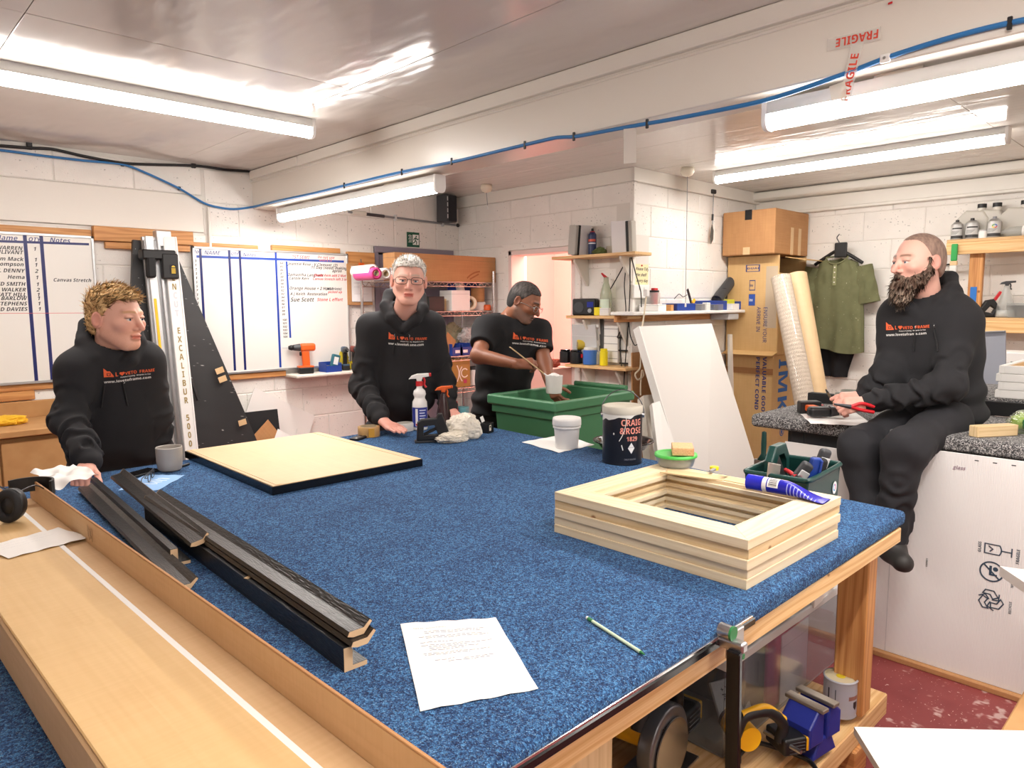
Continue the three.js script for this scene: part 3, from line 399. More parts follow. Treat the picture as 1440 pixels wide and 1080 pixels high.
{ const c = onY(880, 650, T), t = thing('black_paint_can', 'black paint can with pink lettering and paint drips', 'paint can', [c.x, T, c.z - 0.02], YAW * -1 - 0.12), R = 0.083, h = 0.235;
  part(t, 'can_body', lathe([[0, 0.003], [R - 0.004, 0.003], [R, 0], [R, 0.006], [R - 0.002, 0.01], [R - 0.002, h - 0.004], [R, h], [R - 0.004, h + 0.003], [R - 0.012, h], [R - 0.014, h - 0.02], [0, h - 0.02]], 48), mat(0x191a20, 0.28));
  part(t, 'paint_rim', lathe([[R - 0.0012, h - 0.028], [R + 0.0012, h - 0.02], [R + 0.001, h + 0.003], [R - 0.006, h + 0.006], [R - 0.02, h + 0.001], [0.03, h - 0.008], [0, h - 0.01]], 48), mat(0xcdc7b8, 0.35));
  for (const s of [-1, 1]) part(t, 'lug', cyl(0.012, 0.012, 0.008).rotateZ(Math.PI / 2), mSteel, [s * (R + 0.002), h - 0.035, 0]);
  part(t, 'wire_handle', tube([...Array(13)].map((_, i) => { const a = Math.PI * i / 12; return [Math.cos(a) * (R + 0.006), h - 0.035 + Math.sin(a) * 0.1, -Math.sin(a) * 0.03]; }), 0.0022, 8, 40), mDarkSteel);
  const lt = canvasTex(1024, 512, (g) => { g.fillStyle = '#17181f'; g.fillRect(0, 0, 1024, 512); g.fillStyle = '#f09a88'; g.textAlign = 'center'; g.save(); g.translate(670, 0); g.scale(1.4, 1); g.font = 'bold 92px sans-serif'; g.fillText('CRAIG', 0, 128); g.fillText('&ROSE', -6, 214); g.font = 'bold 66px sans-serif'; g.fillText('1829', 0, 290); g.restore(); g.fillStyle = '#e8e6e2'; g.save(); g.translate(655, 365); g.rotate(Math.PI / 4); g.fillRect(-42, -42, 84, 84); g.restore(); g.fillStyle = '#8a8a90'; g.font = '14px sans-serif'; g.fillText('1829 VINTAGE', 655, 362); g.fillStyle = '#9b9ba3'; g.font = '24px sans-serif'; g.fillText('CHALKY EMULSION', 640, 492); g.fillStyle = '#e5e2da'; g.beginPath(); g.ellipse(360, 215, 12, 12, 0, 0, 7); g.fill(); g.strokeStyle = '#e5e2da'; g.lineWidth = 11; g.beginPath(); g.moveTo(560, 20); g.quadraticCurveTo(580, 160, 450, 290); g.stroke(); g.lineWidth = 16; g.beginPath(); g.moveTo(490, 330); g.lineTo(515, 385); g.stroke(); g.beginPath(); g.moveTo(0, 0); for (let x = 0; x <= 1024; x += 32) g.lineTo(x, 18 + 50 * Math.max(0, vnoise(x / 90, 2, 64, 9) - 0.25) + (x < 430 ? 55 * Math.max(0, 1 - x / 430) : 0)); g.lineTo(1024, 0); g.fill(); });
  const lb = new THREE.CylinderGeometry(R - 0.0012, R - 0.0012, h - 0.035, 48, 1, true, -1.57, 3.14); part(t, 'label', lb, sheetMat(lt, 0.3), [0, h / 2 - 0.003, 0]); }
{ const c = onY(876, 632, T), t = thing('black_tray', 'shallow round black tray behind the black paint can', 'tray', [c.x + 0.03, T, c.z - 0.02]); part(t, 'dish', lathe([[0, 0.006], [0.105, 0.006], [0.12, 0.03], [0.14, 0.034], [0.14, 0.039], [0.117, 0.036], [0.1, 0], [0, 0]], 40), mBlackGloss); }
// stacked raw frames
{
  const W = 0.525, Dp = 0.6, h = 0.0238, r = 0.078, mats = [mPoplar, mPoplarB];
  const labels = ['raw pale wood frame, bottom of the stack of five', 'raw pale wood frame, second from the bottom of the stack', 'raw pale wood frame in the middle of the stack of five', 'tanned raw wood frame, second from the top of the stack', 'raw pale wood frame on top of the stack of five'];
  const prof = (L) => { const s = [[-L / 2, 0], [L / 2, 0], [L / 2 - r, r], [-L / 2 + r, r]]; return s; };
  const step = (L) => [[-L / 2 + r - 0.001, r - 0.001], [L / 2 - r + 0.001, r - 0.001], [L / 2 - r - 0.012, r + 0.012], [-L / 2 + r + 0.012, r + 0.012]];
  const gx = extr(prof(W), h, 0.0015).rotateX(Math.PI / 2), gz = extr(prof(Dp), h, 0.0015).rotateX(Math.PI / 2), sx = extr(step(W), h * 0.5, 0.001).rotateX(Math.PI / 2), sz = extr(step(Dp), h * 0.5, 0.001).rotateX(Math.PI / 2);
  [gx, gz, sx, sz].forEach((g) => uvBox(g, 0.13));
  for (let i = 0; i < 5; i++) {
    const t = thing('raw_wood_frame', labels[i], 'frame', [1.742 + [0, 0.004, -0.003, 0.003, -0.002][i], T + i * (h + 0.0004), -1.062 + [0, -0.003, 0.004, 0, 0.003][i]], [0, 0.006, -0.005, 0.004, -0.003][i], 'raw wooden frames stacked on the table'), m = i === 3 ? mPoplarB : mPoplar;
    const rail = (g, s, x, z, ry) => { const a = part(t, 'rail', g, m, [x, h / 2, z], [0, ry, 0]); part(a, 'rebate_step', s, m, [0, -h * 0.22, 0]); };
    rail(gx, sx, 0, -Dp / 2, 0); rail(gx, sx, 0, Dp / 2, Math.PI); rail(gz, sz, -W / 2, 0, Math.PI / 2); rail(gz, sz, W / 2, 0, -Math.PI / 2);
  }
}
const FT = T + 5 * 0.0242;
{ const c = onY(950, 655, FT), t = thing('plastic_tub', 'clear round tub with green lid on the frame stack', 'tub', [c.x, FT, c.z]); part(t, 'tub_body', lathe([[0, 0.002], [0.055, 0.002], [0.058, 0.006], [0.066, 0.036], [0.064, 0.036], [0.055, 0.006], [0, 0.005]], 36), mClearFrost); part(t, 'contents', lathe([[0, 0.006], [0.052, 0.006], [0.056, 0.022], [0, 0.024]], 24), mat(0xdad6d8, 0.8)); part(t, 'lid', lathe([[0, 0.04], [0.058, 0.04], [0.06, 0.043], [0.069, 0.043], [0.07, 0.034], [0.066, 0.033]], 36), mat(0x4fbf52, 0.4)); }
{ const c = onY(957, 637, FT + 0.045), t = thing('sanding_sponge', 'pink and buff sanding sponge on the green tub lid', 'sponge', [c.x + 0.01, FT + 0.0435, c.z], 0.62); part(t, 'foam_block', rbox(0.1, 0.026, 0.068, 0.003), mat(0xffffff, 0.95, { map: dataTex(128, 0.05, (u, v) => mix3(rgb(238, 200, 150), rgb(205, 150, 110), vnoise(u * 40, v * 40, 40, 141))) }), [0, 0.013, 0]); part(t, 'abrasive_side', box(0.101, 0.025, 0.002, 0.0005), mat(0xe0a58c, 0.95), [0, 0.013, 0.034]); }
{ // loose veneer pieces
  const G2 = 'veneer offcuts on the frame stack', put = (px, py, ry, w, d, lab, dy = 0) => { const c = onY(px, py, FT), t = thing('veneer_offcut', lab, 'offcut', [c.x, FT + dy, c.z], ry, G2), g = extr([[-w / 2, -d / 2], [w / 2, -d * 0.45], [w * 0.42, d * 0.1], [w / 2, d / 2], [-w * 0.3, d * 0.42], [-w / 2, d * 0.3]], 0.004, 0.0008).rotateX(-Math.PI / 2); part(t, 'slip', uvBox(g), mPoplarB); };
  put(975, 668, 1.75, 0.2, 0.06, 'torn veneer offcut next to the green lidded tub', 0.0002); put(1035, 676, 1.5, 0.16, 0.055, 'veneer offcut between the tub and the blue tube', 0.0002);
}
{ const c = onY(1003, 661, FT + 0.005), t = thing('tape_cutter', 'small yellow and grey cutter lying on the veneer', 'cutter', [c.x, FT + 0.0045, c.z], 0.2); part(t, 'wheel', cyl(0.014, 0.014, 0.01), mYellowBright, [0.01, 0.005, 0]); part(t, 'handle', rbox(0.05, 0.008, 0.01, 0.002), mGrey, [-0.015, 0.004, 0.004]); }
{ const a = onY(1057, 678, FT + 0.022), b = onY(1163, 702, FT + 0.01), L = a.distanceTo(b), t = thing('glue_tube', 'fat blue foil glue tube lying on the frame stack', 'tube', [a.x, FT + 0.0225, a.z], Math.atan2(b.x - a.x, b.z - a.z)); const R = 0.021;
  const g = new THREE.BufferGeometry(), pos = [], idx = [], uv = [], N = 24, S = 20; for (let j = 0; j <= S; j++) for (let i = 0; i <= N; i++) { const s = j / S, q = sst(0.35, 1, s), w = lerp(R, R * 1.5, q), h = lerp(R, 0.0015, q), an = i / N * 6.2832, wr = 1 + 0.06 * noise3(s * 14, i, 2) * q; pos.push(Math.cos(an) * w * wr, Math.sin(an) * h - q * (R - 0.002), 0.03 + s * (L - 0.03)); uv.push(i / N, s); if (i < N && j < S) { const k = j * (N + 1) + i; idx.push(k, k + 1, k + N + 2, k, k + N + 2, k + N + 1); } } g.setAttribute('position', new THREE.Float32BufferAttribute(pos, 3)); g.setAttribute('uv', new THREE.Float32BufferAttribute(uv, 2)); g.setIndex(idx); g.computeVertexNormals();
  part(t, 'foil_body', g, sheetMat(canvasTex(256, 256, (g) => { g.fillStyle = '#2424a8'; g.fillRect(0, 0, 256, 256); g.fillStyle = '#e9e9ec'; g.fillRect(0, 228, 256, 18); g.fillStyle = '#e8c98a'; g.fillRect(0, 150, 60, 60); g.fillStyle = '#f4f4f4'; g.fillRect(60, 180, 70, 44); g.fillStyle = '#222'; for (let i = 0; i < 14; i++) g.fillRect(68 + i * 4, 186, 1 + (i * 7) % 3, 32); g.fillStyle = '#9aa0e0'; for (let i = 0; i < 9; i++) g.fillRect(90, 30 + i * 14, 90, 4); }), 0.25, { side: THREE.DoubleSide })); part(t, 'cap', cyl(0.022, 0.022, 0.045).rotateX(Math.PI / 2), mat(0x2a2ec0, 0.25), [0, 0, 0.012]); }
// green tool basket
{
  const c = onY(1160, 728, T), t = thing('tool_basket', 'dark green plastic tool caddy with arched handle', 'caddy', [2.235, T, -1.0], 0.08), w = 0.31, d = 0.2, h = 0.125;
  const wall = (L, x, z, ry) => part(t, 'caddy_wall', extr([[-L / 2 * 0.9, 0], [L / 2 * 0.9, 0], [L / 2, h], [-L / 2, h]], 0.004), mDarkGreen, [x, 0, z], [0, ry, 0]);
  wall(w, 0, d / 2 * 0.95, 0); wall(w, 0, -d / 2 * 0.95, 0); wall(d, w / 2 * 0.95, 0, Math.PI / 2); wall(d, -w / 2 * 0.95, 0, Math.PI / 2); part(t, 'caddy_floor', box(w * 0.92, 0.004, d * 0.92, 0.001), mDarkGreen, [0, 0.003, 0]);
  part(t, 'rim', tube([[-w / 2, h, -d / 2 + 0.02], [-w / 2 + 0.02, h, -d / 2], [w / 2 - 0.02, h, -d / 2], [w / 2, h, -d / 2 + 0.02], [w / 2, h, d / 2 - 0.02], [w / 2 - 0.02, h, d / 2], [-w / 2 + 0.02, h, d / 2], [-w / 2, h, d / 2 - 0.02]], 0.008, 8, 64, true), mDarkGreen);
  part(t, 'arch_handle', extr([[-0.08, 0], [-0.075, 0.09], [-0.04, 0.135], [0.04, 0.135], [0.075, 0.09], [0.08, 0]], 0.03, 0.006, [[[-0.055, 0.02], [-0.05, 0.08], [-0.025, 0.11], [0.025, 0.11], [0.05, 0.08], [0.055, 0.02]]]), mDarkGreen, [0, 0.06, -0.055]);
  part(t, 'recycle_sticker', new THREE.CircleGeometry(0.022, 24), sheetMat(canvasTex(128, 128, (g) => { g.fillStyle = '#f1f1f1'; g.fillRect(0, 0, 128, 128); g.lineWidth = 15; g.strokeStyle = '#3fa7d6'; g.beginPath(); g.arc(60, 62, 30, 1.2, 4.6); g.stroke(); g.strokeStyle = '#d6499a'; g.beginPath(); g.arc(60, 62, 30, 4.9, 7.2); g.stroke(); })), [w / 2 - 0.004, 0.06, 0.03], [0, Math.PI / 2, 0]);
  part(t, 'recycle_sticker', new THREE.CircleGeometry(0.021, 24), t.children[t.children.length - 1].material, [0.1, 0.055, d / 2 * 0.95 + 0.0045]);
  // tools standing in it, each a thing of its own
  const inB = (x, y, z) => V(2.235 + x * Math.cos(0.08) + z * Math.sin(0.08), T + y, -1.0 - x * Math.sin(0.08) + z * Math.cos(0.08));
  const knife = (lab, x, z, rx, rz, ry) => { const k = thing('utility_knife', lab, 'knife', inB(x, 0.02, z)); k.rotation.set(rx, ry, rz); part(k, 'handle_shell', rbox(0.042, 0.16, 0.026, 0.012, 4), mDarkGrey, [0, 0.09, 0]); part(k, 'metal_face', rbox(0.034, 0.085, 0.006, 0.003), mLightGrey, [0, 0.1, 0.0125]); part(k, 'slider', rbox(0.012, 0.02, 0.008, 0.002), mBlack, [0, 0.09, 0.016]); return k; };
  knife('dark grey utility knife with a pale face leaning out of the caddy', -0.11, -0.01, 0.3, -0.35, -0.6); knife('grey and silver utility knife at the sticker end of the caddy', 0.06, 0.03, 0.15, -0.2, -0.5);
  { const k = thing('rubber_mallet', 'black rounded tool head standing in the green caddy', 'tool', inB(0.0, 0.02, 0.05)); k.rotation.set(0.1, -0.6, -0.12); part(k, 'grip', rbox(0.06, 0.14, 0.032, 0.015, 5), mBlackMatt, [0, 0.08, 0]); part(k, 'toe', rbox(0.05, 0.03, 0.026, 0.01), mDarkGrey, [0, 0.012, 0]); }
  { const k = thing('blue_scraper', 'blue plastic scraper handle upright in the green caddy', 'scraper', inB(-0.055, 0.01, 0.06)); k.rotation.set(0.12, -0.5, -0.06); part(k, 'handle', rbox(0.036, 0.16, 0.02, 0.007), mBlue, [0, 0.09, 0]); part(k, 'spine', box(0.008, 0.15, 0.008, 0.002), mBlue, [0.012, 0.09, 0.013]); }
  { const k = thing('steel_scraper', 'flat steel blade with hole standing in the caddy', 'scraper', inB(0.06, 0.02, -0.03)); k.rotation.set(-0.1, -0.5, 0.35); part(k, 'blade', extr([[-0.01, 0], [0.01, 0], [0.014, 0.15], [0.006, 0.165], [-0.006, 0.165], [-0.014, 0.15]], 0.002), mSteel); part(k, 'hole_rim', ringGeo(0.005, 0.003, 0.003).rotateX(Math.PI / 2), mDarkSteel, [0, 0.152, 0.0015]); }
  { const k = thing('sandpaper_piece', 'folded tan sandpaper piece in the green caddy', 'sandpaper', inB(-0.005, 0.03, 0.03)); k.rotation.set(0.2, -0.4, 0.2); part(k, 'sheet', extr([[-0.03, 0], [0.03, 0], [0.026, 0.12], [-0.01, 0.1]], 0.002), mat(0xd0a784, 0.95)); }
  { const k = thing('red_pliers', 'pliers with red handles lying in the green caddy', 'pliers', inB(-0.1, 0.11, 0.05)); k.rotation.y = 0.6; for (const s of [-1, 1]) part(k, 'handle', tube([[0, 0.01, 0.004 * s], [0.05, 0.014, 0.018 * s], [0.1, 0.008, 0.02 * s]], 0.007, 8), mRed); part(k, 'jaw', bar([-0.05, 0.008, 0], [0.004, 0.01, 0], 0.016, 0.012), mDarkSteel); }
  { const k = thing('foil_strip', 'crinkled clear packet standing in the caddy corner', 'packet', inB(-0.14, 0.02, -0.02)); k.rotation.set(0.15, -0.6, 0.1); part(k, 'packet', extr([[-0.022, 0], [0.02, 0], [0.024, 0.14], [-0.018, 0.15]], 0.006, 0.002), mat(0xb9b4ae, 0.2, { metalness: 0.5 })); }
}
// ------------------------------------------------------------------ back wall
function whiteboard(label, x0, y1, draw) {
  const w = 1.21, h = 0.895, t = thing('whiteboard', label, 'whiteboard', [x0 + w / 2, y1 - h, ZA + 0.03]);
  part(t, 'panel', box(w, h, 0.014, 0.001), mWhiteGloss, [0, h / 2, 0]); part(t, 'writing_face', decal(w - 0.02, h - 0.02), sheetMat(canvasTex(1400, 1036, (g, W, H) => { g.fillStyle = '#e9e7e2'; g.fillRect(0, 0, W, H); draw(g, W, H); }), 0.22), [0, h / 2, 0.0075]);
  for (const [a, b, x, y] of [[w, 0.016, 0, 0.008], [w, 0.016, 0, h - 0.008], [0.016, h, -w / 2 + 0.008, h / 2], [0.016, h, w / 2 - 0.008, h / 2]]) part(t, 'frame_edge', box(a, b, 0.022, 0.002), mAlu, [x, y, 0.003]);
  for (const s of [-1, 1]) part(t, 'corner_cap', rbox(0.03, 0.03, 0.025, 0.006), mLightGrey, [s * (w / 2 - 0.012), 0.012, 0.004]);
}
const hand = (g, s, x, y, px, c = '#26262c') => { g.fillStyle = c; g.font = 'bold italic ' + px * 1.12 + 'px sans-serif'; g.fillText(s, x, y); };
const tapeLine = (g, x0, y0, x1, y1, w, c = '#232a66') => { g.strokeStyle = c; g.lineWidth = w; g.beginPath(); g.moveTo(x0, y0); g.lineTo(x1, y1); g.stroke(); };
const U1 = (px) => (onZ(px, 430, ZA + 0.04).x - 0.045) / 1.21 * 1400, V1 = (py) => (py - 326) / 214 * 1036;
whiteboard('whiteboard order list with a red line, behind the fair haired man', 0.045, 1.955, (g) => {
  tapeLine(g, 0, V1(340), 1380, V1(336), 16); tapeLine(g, U1(44), 6, U1(44), 1030, 22); tapeLine(g, U1(67), 6, U1(67), 1030, 22);
  hand(g, 'Name', U1(1), V1(335.5), 40, '#4a5080'); hand(g, 'QTY', U1(48), V1(335.5), 34, '#4a5080'); hand(g, 'Notes', U1(78), V1(335.5), 40, '#4a5080');
  ['LARA WARREN', 'TED SULIVANT', 'Jim Mack', 'W Thompson', 'PAUL DENNY', 'Hema', 'DAVID SMITH', 'M WALKER', 'MATT HILL', 'S BARLOW', 'SUE STEPHENS', 'RICHARD DAVIES'].forEach((s, i) => { const y = V1([349, 355, 364.5, 372, 381, 390, 400, 408, 415, 420.5, 428, 436][i]); g.textAlign = 'right'; hand(g, s, U1(39), y, 32); g.textAlign = 'left'; if (i !== 1) hand(g, i === 4 || i === 7 ? '2' : '1', U1(54), y, 32); });
  hand(g, 'Canvas Stretch', U1(79), V1(393), 30); tapeLine(g, 0, V1(438), 1400, V1(440), 3, '#d2555a');
});
const U2 = (px) => (onZ(px, 430, ZA + 0.04).x - 1.85) / 1.21 * 1400;
whiteboard('whiteboard with blue tape columns and red notes, beside the black cutter', 1.85, 1.925, (g) => {
  tapeLine(g, 20, 70, 1370, 62, 20, '#2749a8'); for (const [px, c, w] of [[284, '#232a66', 20], [325, '#232a66', 20], [340, '#232a66', 20], [391, '#2443a0', 20]]) tapeLine(g, U2(px), 4, U2(px), 1020, w, c); tapeLine(g, U2(406), 80, U2(407), 760, 18, '#2749a8');
  hand(g, 'No', U2(271), 46, 38, '#4a5080'); hand(g, 'NAME', U2(289), 50, 40, '#4a5080'); hand(g, 'QTY', U2(327), 46, 30, '#4a5080'); hand(g, 'Notes', U2(344), 52, 36, '#4a5080'); hand(g, '1ST SEMI', U2(413), 52, 36, '#d26a6e'); hand(g, 'Do not use', U2(450), 42, 30, '#d26a6e'); hand(g, 'until 8.15', U2(452), 66, 26, '#d26a6e');
  for (let i = 0; i < 12; i++) hand(g, String(50 + i), U2(271), 118 + i * 34, 28); for (let i = 0; i < 22; i++) hand(g, String(84 + i), U2(396), 108 + i * 30 + (i > 15 ? 20 : 0), 24);
  [['Jeannie Rose - V.Clemont  (2)', 407.5, 112], ['11 Day (need) making', 440, 138], ['apron', 470, 164]].forEach(([s, x, y]) => hand(g, s, U2(x), y, 32));
  hand(g, 'Samantha Langham -', U2(407), 208, 32); hand(g, 'Don&t hem add 2 Mat', U2(444), 206, 28, '#c8343a'); hand(g, 'Carole Kerr', U2(408), 240, 32); hand(g, 'Canvas Stretch left 3 inch', U2(442), 240, 28, '#c8343a'); hand(g, 'Orange House + 2 Horse', U2(408), 330, 34); hand(g, '(16 Prints)', U2(460), 330, 30); hand(g, 'picked up', U2(463), 358, 28, '#c8343a'); hand(g, 'A J Keith  Restoration', U2(409), 380, 32); hand(g, 'Sue Scott', U2(409), 436, 46); hand(g, 'Stone L effort', U2(447), 432, 36, '#c8343a');
});
{ // timber battens the boards hang on
  const b = (lab, x0, x1, y0, y1, d = 0.022) => solo('wall_batten', box(x1 - x0, y1 - y0, d, 0.003, x0), mPineOrange, lab, 'batten', [(x0 + x1) / 2, (y0 + y1) / 2, ZA + d / 2], null, 'pine battens behind the whiteboards');
  b('thin pine batten above the order list whiteboard', 0.3, 1.25, 1.945, 1.995); b('thick pine batten above the black vertical cutter', 1.255, 1.86, 1.93, 2.02, 0.05); b('narrow pine batten under the thick batten by the cutter', 1.32, 1.84, 1.885, 1.927, 0.035); b('thin pine batten above the taped whiteboard columns', 1.865, 2.33, 1.915, 1.955, 0.018); b('long pine batten above the red notes', 2.43, 3.0, 1.925, 1.965, 0.03); b('thick pine batten that carries the clipboard', 3.062, 3.32, 1.83, 1.945, 0.03);
  b('pine batten under the order list whiteboard', 0.3, 1.0, 1.02, 1.058); b('short orange batten under the order list whiteboard', 0.3, 0.88, 0.965, 1.018, 0.045); b('pine batten under the taped whiteboard', 2.0, 2.5, 0.985, 1.026, 0.03);
}
function slab(parent, name, P, th, m) { // board from four corner points (TL, TR, BR, BL), thickness behind
  const n = P[1].clone().sub(P[0]).cross(P[3].clone().sub(P[0])).normalize(); const Q = [...P, ...P.map((p) => p.clone().addScaledVector(n, th))], pos = [], uv = [];
  const L = P[0].distanceTo(P[1]), H = P[0].distanceTo(P[3]); const f = (a, b, c, d, w, h) => { for (const [i, u, v] of [[a, 0, h], [d, 0, 0], [c, w, 0], [a, 0, h], [c, w, 0], [b, w, h]]) { pos.push(Q[i].x, Q[i].y, Q[i].z); uv.push(u, v); } };
  f(1, 0, 3, 2, L, H); f(4, 5, 6, 7, L, H); f(0, 1, 5, 4, L, th); f(2, 3, 7, 6, L, th); f(3, 0, 4, 7, H, th); f(1, 2, 6, 5, H, th);
  const g = new THREE.BufferGeometry(); g.setAttribute('position', new THREE.Float32BufferAttribute(pos, 3)); g.setAttribute('uv', new THREE.Float32BufferAttribute(uv, 2)); g.computeVertexNormals(); return part(parent, name, g, m);
}
const gp = (o, p) => p.clone().sub(o.position);
{ // wall standing cutter
  const t = thing('vertical_cutter', 'tall black wall cutter with aluminium rail lettered EXCALIBUR 5000', 'cutter', [1.75, 0, ZA + 0.2]), L = (px, py, dz = 0) => gp(t, onZ(px, py, ZA + 0.16 + dz));
  slab(t, 'base_board', [L(187, 337), L(241, 341), L(392, 690, 0.14), L(176, 700, 0.14)], 0.03, mat(0xffffff, 0.5, { map: dataTex(512, 1.2, (u, v) => { const d = vnoise(u * 180, v * 180, 180, 151), c = 0.14 + 0.05 * fbm(u, v, 8, 152); return d > 0.965 ? [0.75, 0.75, 0.73] : [c, c, c * 1.03]; }) }));
  const A = L(222, 334, 0.05), B = L(259, 690, 0.2), dir = B.clone().sub(A), len = dir.length(), q = new THREE.Object3D(); q.position.copy(A.clone().add(B).multiplyScalar(0.5)); q.quaternion.setFromRotationMatrix(new THREE.Matrix4().makeBasis(V(0, 0, 1).cross(dir).normalize(), dir.clone().negate().normalize(), V(0, 0, 1).cross(dir).normalize().cross(dir.clone().negate().normalize())));
  if (q.matrix.determinant() < 0) console.log('flip'); const put = (name, w, d, x, z, m, l = len) => { const g = box(w, l, d, 0.003); const o = part(t, name, g, m); o.position.copy(q.position).add(V(x, 0, z).applyQuaternion(q.quaternion)); o.quaternion.copy(q.quaternion); return o; };
  const sx = V(1, 0, 0).applyQuaternion(q.quaternion).x > 0 ? 1 : -1;
  put('rail_back', 0.2, 0.03, 0, 0.0, mAlu); put('rail_channel', 0.05, 0.05, sx * -0.065, 0.02, mAlu); put('rail_channel', 0.02, 0.06, sx * -0.015, 0.025, mSteel); const face = put('lettered_strip', 0.075, 0.05, sx * 0.05, 0.03, mat(0xe7e7e4, 0.35)); put('edge_bead', 0.012, 0.058, sx * 0.09, 0.03, mWhiteGloss); put('scale_tape', 0.016, 0.004, sx * -0.07, 0.047, mYellow, len * 0.72).position.add(dir.clone().multiplyScalar(0.1));
  const lt = part(face, 'lettering', decal(0.06, len * 0.8), printMat(canvasTex(96, 1536, (g) => { g.textAlign = 'center'; g.font = 'bold 64px sans-serif'; [...'KEENCUT EXCALIBUR 5000'].forEach((c, i) => { g.fillStyle = i > 3 && i < 7 ? '#c9cbd2' : '#9a8446'; if (c === ' ') return; g.fillText(c, 48, 66 + i * 66); }); }), 0.4), [0, 0.05, 0.0258]); if (sx < 0) lt.rotation.y = 0;
  const hd = L(222, 372, 0.11); part(t, 'carriage', box(0.2, 0.06, 0.09, 0.008), mBlack, hd.clone().add(V(0, 0.06, 0))); part(t, 'carriage_block', box(0.1, 0.16, 0.08, 0.008), mBlack, hd.clone().add(V(0.06, -0.01, 0.01))); part(t, 'carriage_handle', box(0.05, 0.13, 0.06, 0.01), mBlackMatt, hd.clone().add(V(-0.05, -0.02, 0.02))); part(t, 'gold_badge', decal(0.04, 0.06), printMat(canvasTex(64, 96, (g) => { g.fillStyle = '#15161a'; g.fillRect(0, 0, 64, 96); g.fillStyle = '#d6b238'; g.beginPath(); g.arc(32, 28, 18, 3.14, 6.28); g.fill(); for (let i = 0; i < 4; i++) g.fillRect(12, 38 + i * 14, 40, 9); })), hd.clone().add(V(0.075, -0.03, 0.0515)));
  part(t, 'floor_stand', box(0.7, 0.32, 0.06, 0.004), mBlack, [0.22, 0.16, 0.07]); part(t, 'top_cap', box(0.09, 0.1, 0.07, 0.004), mAlu, L(228, 336, 0.07)); part(t, 'top_cap', box(0.08, 0.07, 0.05, 0.004), mSteel, L(210, 346, 0.06)); part(t, 'peg', rod(L(268, 532, 0.1), L(279, 563, 0.13), 0.011), mBlack); part(t, 'peg_bracket', rbox(0.025, 0.02, 0.03, 0.004), mLightGrey, L(267, 533, 0.09));
  for (const [px, py, r] of [[309, 521, 0.3], [313, 533, 0.3], [341, 594, 0.2]]) part(t, 'tape_tab', box(0.055, 0.04, 0.002, 0.0005), mTape, L(px, py, py > 580 ? 0.135 : 0.11), [0, 0, r]);
}
{ // offcut boards leaning behind the canvas
  const lean = (name, lab, pts, z0, z1, m, th = 0.004) => { const P = pts.map(([a, b], i) => onZ(a, b, i < 2 ? z0 : z1)), t = thing(name, lab, 'board', [P[3].x, 0, P[3].z]); slab(t, 'board', P.map((p) => gp(t, p)), th, m); };
  const mBoard = mat(0xe9e6e2, 0.7);
  lean('mount_board', 'white mount board tilted against the wall under the whiteboard', [[358, 545], [443, 585], [410, 690], [318, 660]], ZA + 0.03, ZA + 0.1, mBoard);
  lean('mount_board', 'black mount board leaning in front of the white board', [[345, 580], [390, 575], [400, 660], [352, 665]], ZA + 0.13, ZA + 0.18, mBlackMatt);
  lean('mount_board', 'brown board corner leaning in front of the black board', [[377, 590], [394, 611], [370, 660], [350, 620]], ZA + 0.2, ZA + 0.24, mCardDark);
  lean('mount_board', 'small white board corner poking above the canvas', [[391, 603], [411, 614], [411, 660], [378, 640]], ZA + 0.26, ZA + 0.3, mPaper); lean('mount_board', 'white board offcut standing by the wall beside the boards', [[418, 603], [434, 614], [456, 730], [392, 730]], ZA + 0.13, ZA + 0.2, mBoard);
}
// cordless drill: grip down -y, chuck towards +x
function drill(name, label, pos, ry, body, accent, s = 1, flat = false) {
  const t = thing(name, label, 'drill', pos, ry); const o = new THREE.Group(); const P = (n, g, m, p, r) => part(t, n, g.scale(s, s, s), m, p && p.map((v) => v * s), r);
  P('motor_housing', rbox(0.12, 0.062, 0.056, 0.02, 4), body, [-0.02, 0.205, 0]); P('gear_case', cyl(0.022, 0.03, 0.05, 20).rotateZ(-Math.PI / 2), mDarkGrey, [0.062, 0.205, 0]); P('chuck', lathe([[0, 0], [0.02, 0], [0.021, 0.02], [0.013, 0.04], [0, 0.042]], 18).rotateZ(-Math.PI / 2), mBlack, [0.085, 0.205, 0]); P('drill_bit', rod([0.12, 0.205, 0], [0.17, 0.205, 0], 0.003), mSteel);
  P('grip', extr([[-0.035, 0.05], [0.02, 0.05], [0.03, 0.18], [-0.03, 0.18]], 0.036, 0.009, [], 3), accent); P('trigger', rbox(0.02, 0.03, 0.02, 0.006), mBlack, [0.033, 0.155, 0]); P('battery', rbox(0.115, 0.052, 0.072, 0.01), mBlack, [0.0, 0.027, 0]); P('battery_clip', rbox(0.118, 0.014, 0.066, 0.004), body, [0, 0.055, 0]);
  if (flat) { t.rotation.order = 'YXZ'; t.rotation.x = Math.PI / 2; }
  return t;
}
